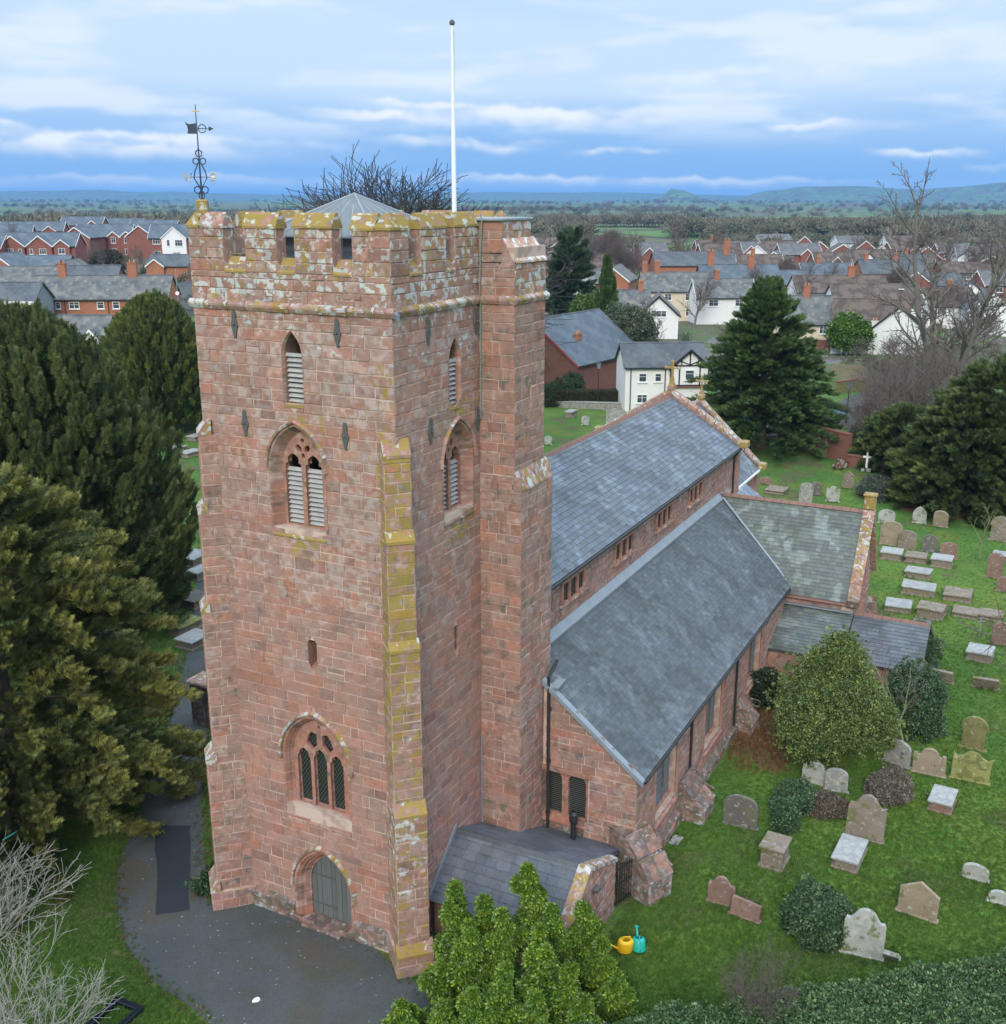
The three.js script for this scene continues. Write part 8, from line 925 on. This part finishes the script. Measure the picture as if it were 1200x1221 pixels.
// ---------------------------------------------------------------- tower furniture
{ const t = thing('flagpole', 'tall white flagpole without a flag on the tower roof', 'flagpole', V3(5.62, 22.85, -1.06)); new MB().tube([V3(0, 0, 0), V3(0, 4, 0), V3(0, 7.65, 0)], [0.085, 0.075, 0.045], 12).build('pole', M.whitePaint, t); new MB().tube([V3(0, 7.62, 0), V3(0, 7.68, 0), V3(0, 7.76, 0), V3(0, 7.82, 0)], [0.03, 0.09, 0.08, 0.01], 10).build('finial', M.iron, t); new MB().box(V3(0.1, 0.6, 0), 0.3, 0.12, 0.12).build('bracket', M.iron, t); new MB().tube([V3(0.09, 0.2, 0.02), V3(0.07, 7.5, 0.02)], [0.006, 0.006], 4).build('halyard', M.lead, t); }
{ // weather vane on the north-west merlon
  const t = thing('weather_vane', 'wrought iron weather vane with gilded letters on the tower corner', 'weather vane', V3(0.25, 24.78, -7.05), theta0); mat('gilt', [0.55, 0.38, 0.12], { roughness: 0.4, metalness: 0.5 }); mat('vaneIron', [0.02, 0.035, 0.07], { roughness: 0.5 }); new MB().box(V3(0, 0.12, 0), 0.34, 0.6, 0.34, 0, [1, 1, 1], 0.05).build('stone_base', M.stoneY, t); new MB().tube([V3(0, 0.4, 0), V3(0, 3.2, 0)], [0.03, 0.012], 7).build('spindle', M.vaneIron, t);
  const ring = (c, r, n = 10, k = 0.02) => { const pts = []; for (let i = 0; i <= n; i++) pts.push(V3(c[0] + Math.cos(i / n * 6.283) * r, c[1] + Math.sin(i / n * 6.283) * r, 0)); return new MB().tube(pts, pts.map(() => k), 5); };
  for (const [x, y, r] of [[-0.12, 0.7, 0.1], [0.12, 0.7, 0.1], [-0.11, 1.55, 0.09], [0.11, 1.55, 0.09], [0, 1.78, 0.1], [0, 0.52, 0.09]]) ring([x, y], r).build('scroll', M.vaneIron, t); for (const s of [-1, 1]) new MB().tube([V3(s * 0.04, 0.78, 0), V3(s * 0.2, 1.05, 0), V3(s * 0.16, 1.25, 0), V3(s * 0.05, 1.48, 0)], [0.02, 0.02, 0.02, 0.02], 5).build('scroll', M.vaneIron, t); new MB().tube([V3(-0.3, 1.08, 0), V3(0.3, 1.08, 0)], [0.012, 0.012], 5).build('arm', M.vaneIron, t); new MB().tube([V3(0, 1.08, -0.3), V3(0, 1.08, 0.3)], [0.012, 0.012], 5).build('arm', M.vaneIron, t);
  const stroke = (pts, mt = M.gilt) => { const q = pts.map(([x, y]) => V3(x, y, 0)); new MB().tube(q, q.map(() => 0.024), 5).build('letter', mt, t); }; stroke([[-0.50, 1.2], [-0.44, 0.98], [-0.39, 1.1], [-0.34, 0.98], [-0.28, 1.2]]); stroke([[0.46, 1.16], [0.4, 1.2], [0.33, 1.17], [0.34, 1.1], [0.44, 1.06], [0.45, 0.99], [0.38, 0.96], [0.31, 1.0]]);
  new MB().prism([V3(-0.3, 2.36, 0), V3(-0.22, 2.35, 0), V3(-0.02, 2.35, 0), V3(-0.02, 2.66, 0), V3(-0.24, 2.63, 0), V3(-0.36, 2.7, 0), V3(-0.29, 2.57, 0), V3(-0.27, 2.45, 0)], V3(0, 0, 0.02)).build('vane_flag', M.vaneIron, t); ring([0.16, 2.5], 0.12, 10, 0.016).build('vane_scroll', M.vaneIron, t); new MB().tube([V3(0.0, 2.5, 0), V3(0.5, 2.5, 0)], [0.018, 0.008], 5).build('vane_pointer', M.vaneIron, t); new MB().prism([V3(0.36, 2.43, -0.01), V3(0.52, 2.5, -0.01), V3(0.36, 2.57, -0.01)], V3(0, 0, 0.02)).build('vane_pointer', M.vaneIron, t); new MB().box(V3(0, 3.0, 0), 0.24, 0.03, 0.03).build('top_cross', M.gilt, t);
}
// ---------------------------------------------------------------- street: wall, lamps, fence, cars
{ const seg = (a, b, h, w, name, label, m, copeM) => { const t = thing(name, label, 'wall', a); const L = b.clone().sub(a); L.y = 0; const U = L.clone().normalize(), len = L.length(), f = faceOf(V3(0, 0, 0), U, new THREE.Vector3().crossVectors(U, Y)); const ang = Math.atan2(-U.z, U.x); new MB().box(U.clone().multiplyScalar(len / 2).add(V3(0, h / 2 - 0.3, 0)), len, h + 0.6, w, ang).build('wall_body', m, t); const n = Math.max(2, Math.round(len / 0.9)); for (let i = 0; i < n; i++) new MB().box(U.clone().multiplyScalar((i + 0.5) * len / n).add(V3(0, h + 0.07, 0)), len / n - 0.02, 0.14, w + 0.12, ang, null, 0.02).build('coping', copeM, t); return t; };
  seg(onGround(972, 540, 0.5), onGround(1012, 552, 0.5), 2.6, 0.45, 'brick_wall', 'curving red brick churchyard wall below the ivy bank', M.brickOld, M.brickOld); seg(onGround(940, 528, 0.5), onGround(986, 545, 0.5), 1.5, 0.4, 'stone_parapet', 'low stone parapet wall beside the churchyard path', M.graveBrown, M.graveBuff); seg(onGround(1010, 555, 0.5), onGround(1062, 565, 0.5), 1.0, 0.4, 'brick_wall', 'low reddish wall behind the white stone cross', M.brickOld, M.brickOld); seg(onGround(995, 470, 1.5), onGround(1040, 462, 1.5), 1.5, 0.4, 'brick_wall', 'mossy roadside wall beside the parked car', M.graveOlive, M.brickOld); seg(onGround(650, 484, 0.8), onGround(760, 490, 0.8), 0.5, 0.5, 'stone_wall', 'low rough stone wall below the clipped hedge', M.graveGrey, M.graveGrey); }
function lamp(px, py, top, label) { const p = onGround(px, py, 1), h = levelFor(p, top) - p.y; const t = thing('street_lamp', label, 'street lamp', p); new MB().tube([V3(0, 0, 0), V3(0, 0.6, 0), V3(0, 0.7, 0), V3(0, h - 0.8, 0)], [0.14, 0.12, 0.07, 0.05], 8).build('post', M.blackIron, t); new MB().tube([V3(0, h - 0.75, 0), V3(0, h - 0.15, 0)], [0.16, 0.3], 6).build('lantern_glass', M.glassGrey, t); new MB().tube([V3(0, h - 0.15, 0), V3(0, h, 0), V3(0, h + 0.12, 0)], [0.36, 0.12, 0.02], 6).build('lantern_cap', M.blackIron, t); new MB().box(V3(0, h - 1.1, 0), 0.9, 0.05, 0.05).build('ladder_bar', M.blackIron, t); }
lamp(1009, 506, 455, 'black street lamp with blue-grey lantern beside the road'); lamp(713, 487, 432, 'black lamp post in front of the clipped hedge');
{ const a = onGround(990, 462, 1.5), b = onGround(1028, 466, 1.5), t = thing('board_fence', 'pale wooden board fence above the roadside wall', 'fence', a); const L = b.clone().sub(a); L.y = 0; const U = L.clone().normalize(), n = 24; mat('fenceWood', [0.26, 0.23, 0.15], { roughness: 0.9, map: mottle(101, 0.7, 1) }); for (let i = 0; i < n; i++) new MB().box(U.clone().multiplyScalar((i + 0.5) * L.length() / n).add(V3(0, 2.2, 0)), L.length() / n - 0.03, 1.9 + rr(-0.04, 0.04), 0.04, Math.atan2(-U.z, U.x)).build('board', M.fenceWood, t); }
{ const a = onGround(733, 482, 0.8), t = thing('board_fence', 'grey upright board panel between the hall and the white cottage', 'fence', at(735, 470, 118).setY(a.y), theta0); for (let i = 0; i < 7; i++) new MB().box(V3(-0.9 + i * 0.3, 1.0, 0), 0.28, 2.0, 0.05).build('board', M.ledgerGrey, t); }
function car(p, turn, color, label, group) {
  const t = thing('parked_car', label, 'car', p, turn, group); const body = [[-2.1, 0.35], [-2.12, 0.7], [-1.95, 0.92], [-1.1, 1.0], [-0.55, 1.45], [0.9, 1.5], [1.75, 1.05], [2.08, 0.95], [2.12, 0.4]]; const sh = new THREE.Shape(body.map(([x, y]) => new THREE.Vector2(x, y))); const g = new THREE.ExtrudeGeometry(sh, { depth: 1.5, bevelEnabled: true, bevelSize: 0.12, bevelThickness: 0.12, bevelSegments: 2 }); g.translate(0, 0, -0.75); const key = 'car' + color.join('_'); if (!M[key]) mat(key, color, { roughness: 0.3, metalness: 0.2 }); mesh('body', g, M[key], t);
  new MB().prism([V3(-1.06, 1.06, -0.68), V3(-0.62, 1.48, -0.6), V3(-0.62, 1.48, 0.6), V3(-1.06, 1.06, 0.68)], V3(-0.1, 0.12, 0)).build('windscreen', M.glassGrey, t); new MB().prism([V3(1.68, 1.14, -0.68), V3(1.0, 1.55, -0.6), V3(1.0, 1.55, 0.6), V3(1.68, 1.14, 0.68)], V3(0.1, 0.1, 0)).build('rear_window', M.glassGrey, t); for (const s of [-1, 1]) new MB().prism([V3(-0.85, 1.08, s * 0.86), V3(-0.5, 1.4, s * 0.86), V3(0.8, 1.44, s * 0.86), V3(1.4, 1.1, s * 0.86)], V3(0, 0, s * 0.02)).build('side_window', M.pane, t);
  for (const x of [-1.35, 1.35]) for (const s of [-1, 1]) { const w = mesh('wheel', new THREE.CylinderGeometry(0.33, 0.33, 0.22, 16).rotateX(Math.PI / 2).translate(x, 0.33, s * 0.8), M.blackIron, t); mesh('rim', new THREE.CylinderGeometry(0.2, 0.2, 0.02, 12).rotateX(Math.PI / 2).translate(x, 0.33, s * 0.92), M.lead, w); } for (const s of [-1, 1]) { new MB().box(V3(-2.16, 0.75, s * 0.6), 0.1, 0.16, 0.3, 0, null, 0.03).build('headlight', M.whitePaint, t); new MB().box(V3(2.18, 0.8, s * 0.65), 0.1, 0.2, 0.2, 0, null, 0.03).build('tail_light', M.redTrim, t); } new MB().box(V3(2.2, 0.6, 0), 0.08, 0.12, 0.5).build('number_plate', M.whitePaint, t);
}
{ let p = onGround(1042, 497, 1.2); p.y += 0.06; car(p, theta0 - 1.3, [0.085, 0.035, 0.05], 'dark maroon car parked at the roadside beside the ivy bank'); p = onGround(1049, 419, 2); car(p, theta0 + 0.2, [0.5, 0.55, 0.6], 'silver car parked in front of the brown tiled cottage'); for (const [px, py] of [[892, 506], [985, 499], [962, 503]]) { p = onGround(px, py, 1.2); p.y += 0.06; car(p, theta0 + 0.15, [0.25, 0.42, 0.62], 'pale blue car glimpsed under the churchyard conifer', 'cars behind the conifer'); } for (const [px, dep] of [[116, 268], [137, 262]]) { p = at(px, 315, dep); p.y = ground(p.x, p.z) + 0.02; car(p, theta0 + 0.8, [0.72, 0.75, 0.78], 'white car parked below the brick estate', 'white cars below the estate'); } }
{ const p = at(213, 365, 170); p.y = ground(p.x, p.z); const t = thing('road_sign', 'round road sign on a grey pole beside the street', 'sign', p, theta0), h = levelFor(p, 345) - p.y; new MB().tube([V3(0, 0, 0), V3(0, h + 3.2, 0)], [0.06, 0.05], 7).build('pole', M.lead, t); mesh('disc', new THREE.CylinderGeometry(0.42, 0.42, 0.04, 20).rotateX(Math.PI / 2).translate(0, h - 0.6, 0.07), M.redTrim, t); mesh('disc_face', new THREE.CylinderGeometry(0.3, 0.3, 0.04, 20).rotateX(Math.PI / 2).translate(0, h - 0.6, 0.08), M.whitePaint, t); }
{ const p = onLevel(1049, 1235); const t = thing('white_post', 'white painted post with rounded cap standing in the ivy hedge', 'post', V3(p.x, 0, p.z)); const h = levelFor(p, 1203); new MB().tube([V3(0, 0, 0), V3(0, h - 0.12, 0), V3(0, h - 0.1, 0), V3(0, h - 0.03, 0), V3(0, h, 0)], [0.05, 0.045, 0.075, 0.07, 0.02], 10).build('shaft', M.whitePaint, t); new MB().tube([V3(0, h - 0.4, 0), V3(0, h - 0.34, 0)], [0.06, 0.06], 10).build('collar', M.lead, t); }
{ const p = at(12, 997, 30); const t = thing('plastic_scrap', 'scrap of turquoise plastic caught in the pale leafless shrub', 'litter', p); new MB().prism([V3(-0.25, 0, 0), V3(0.05, 0.08, 0.1), V3(0.22, 0.02, 0.02), V3(0.02, -0.08, -0.1)], V3(0.02, 0.03, 0.01)).build('sheet', mat('turquoise', [0.03, 0.4, 0.5], { roughness: 0.5 }), t); }
{ const p = onLevel(306, 1193); const t = thing('white_rag', 'crumpled white rag lying on the asphalt path', 'litter', p); const g = new THREE.IcosahedronGeometry(0.1, 2), a = g.attributes.position; for (let i = 0; i < a.count; i++) { const k = 0.6 + 0.9 * fbm(a.getX(i) * 9 + 3, a.getZ(i) * 9 + a.getY(i) * 7, 5, 2); a.setXYZ(i, a.getX(i) * k * 1.4, Math.max(0, a.getY(i) * 0.5 * k + 0.03), a.getZ(i) * k); } g.computeVertexNormals(); mesh('cloth', g, M.render, t); }

{ const it = []; for (const [p, r] of GRAVES) for (let k = 0; k < 26; k++) { const a = rr(0, 6.28), d = r * rr(0.55, 1.25), v = rr(0.6, 1.25); it.push({ p: V3(p.x + Math.cos(a) * d, p.y, p.z + Math.sin(a) * d), d: V3(rr(-0.3, 0.3), 1, rr(-0.3, 0.3)), w: rr(0, 6.28), s: V3(0.22, rr(0.12, 0.3), 0.22), c: mix3([0.05, 0.12, 0.018], [0.16, 0.16, 0.05], rnd() * rnd()).map((q) => q * v) }); } tag(scatter('long_grass', tussock, M.grassBlade, it), 'longer rough grass tufts round the feet of the graves', 'grass'); }
renderer.render(scene, camera);
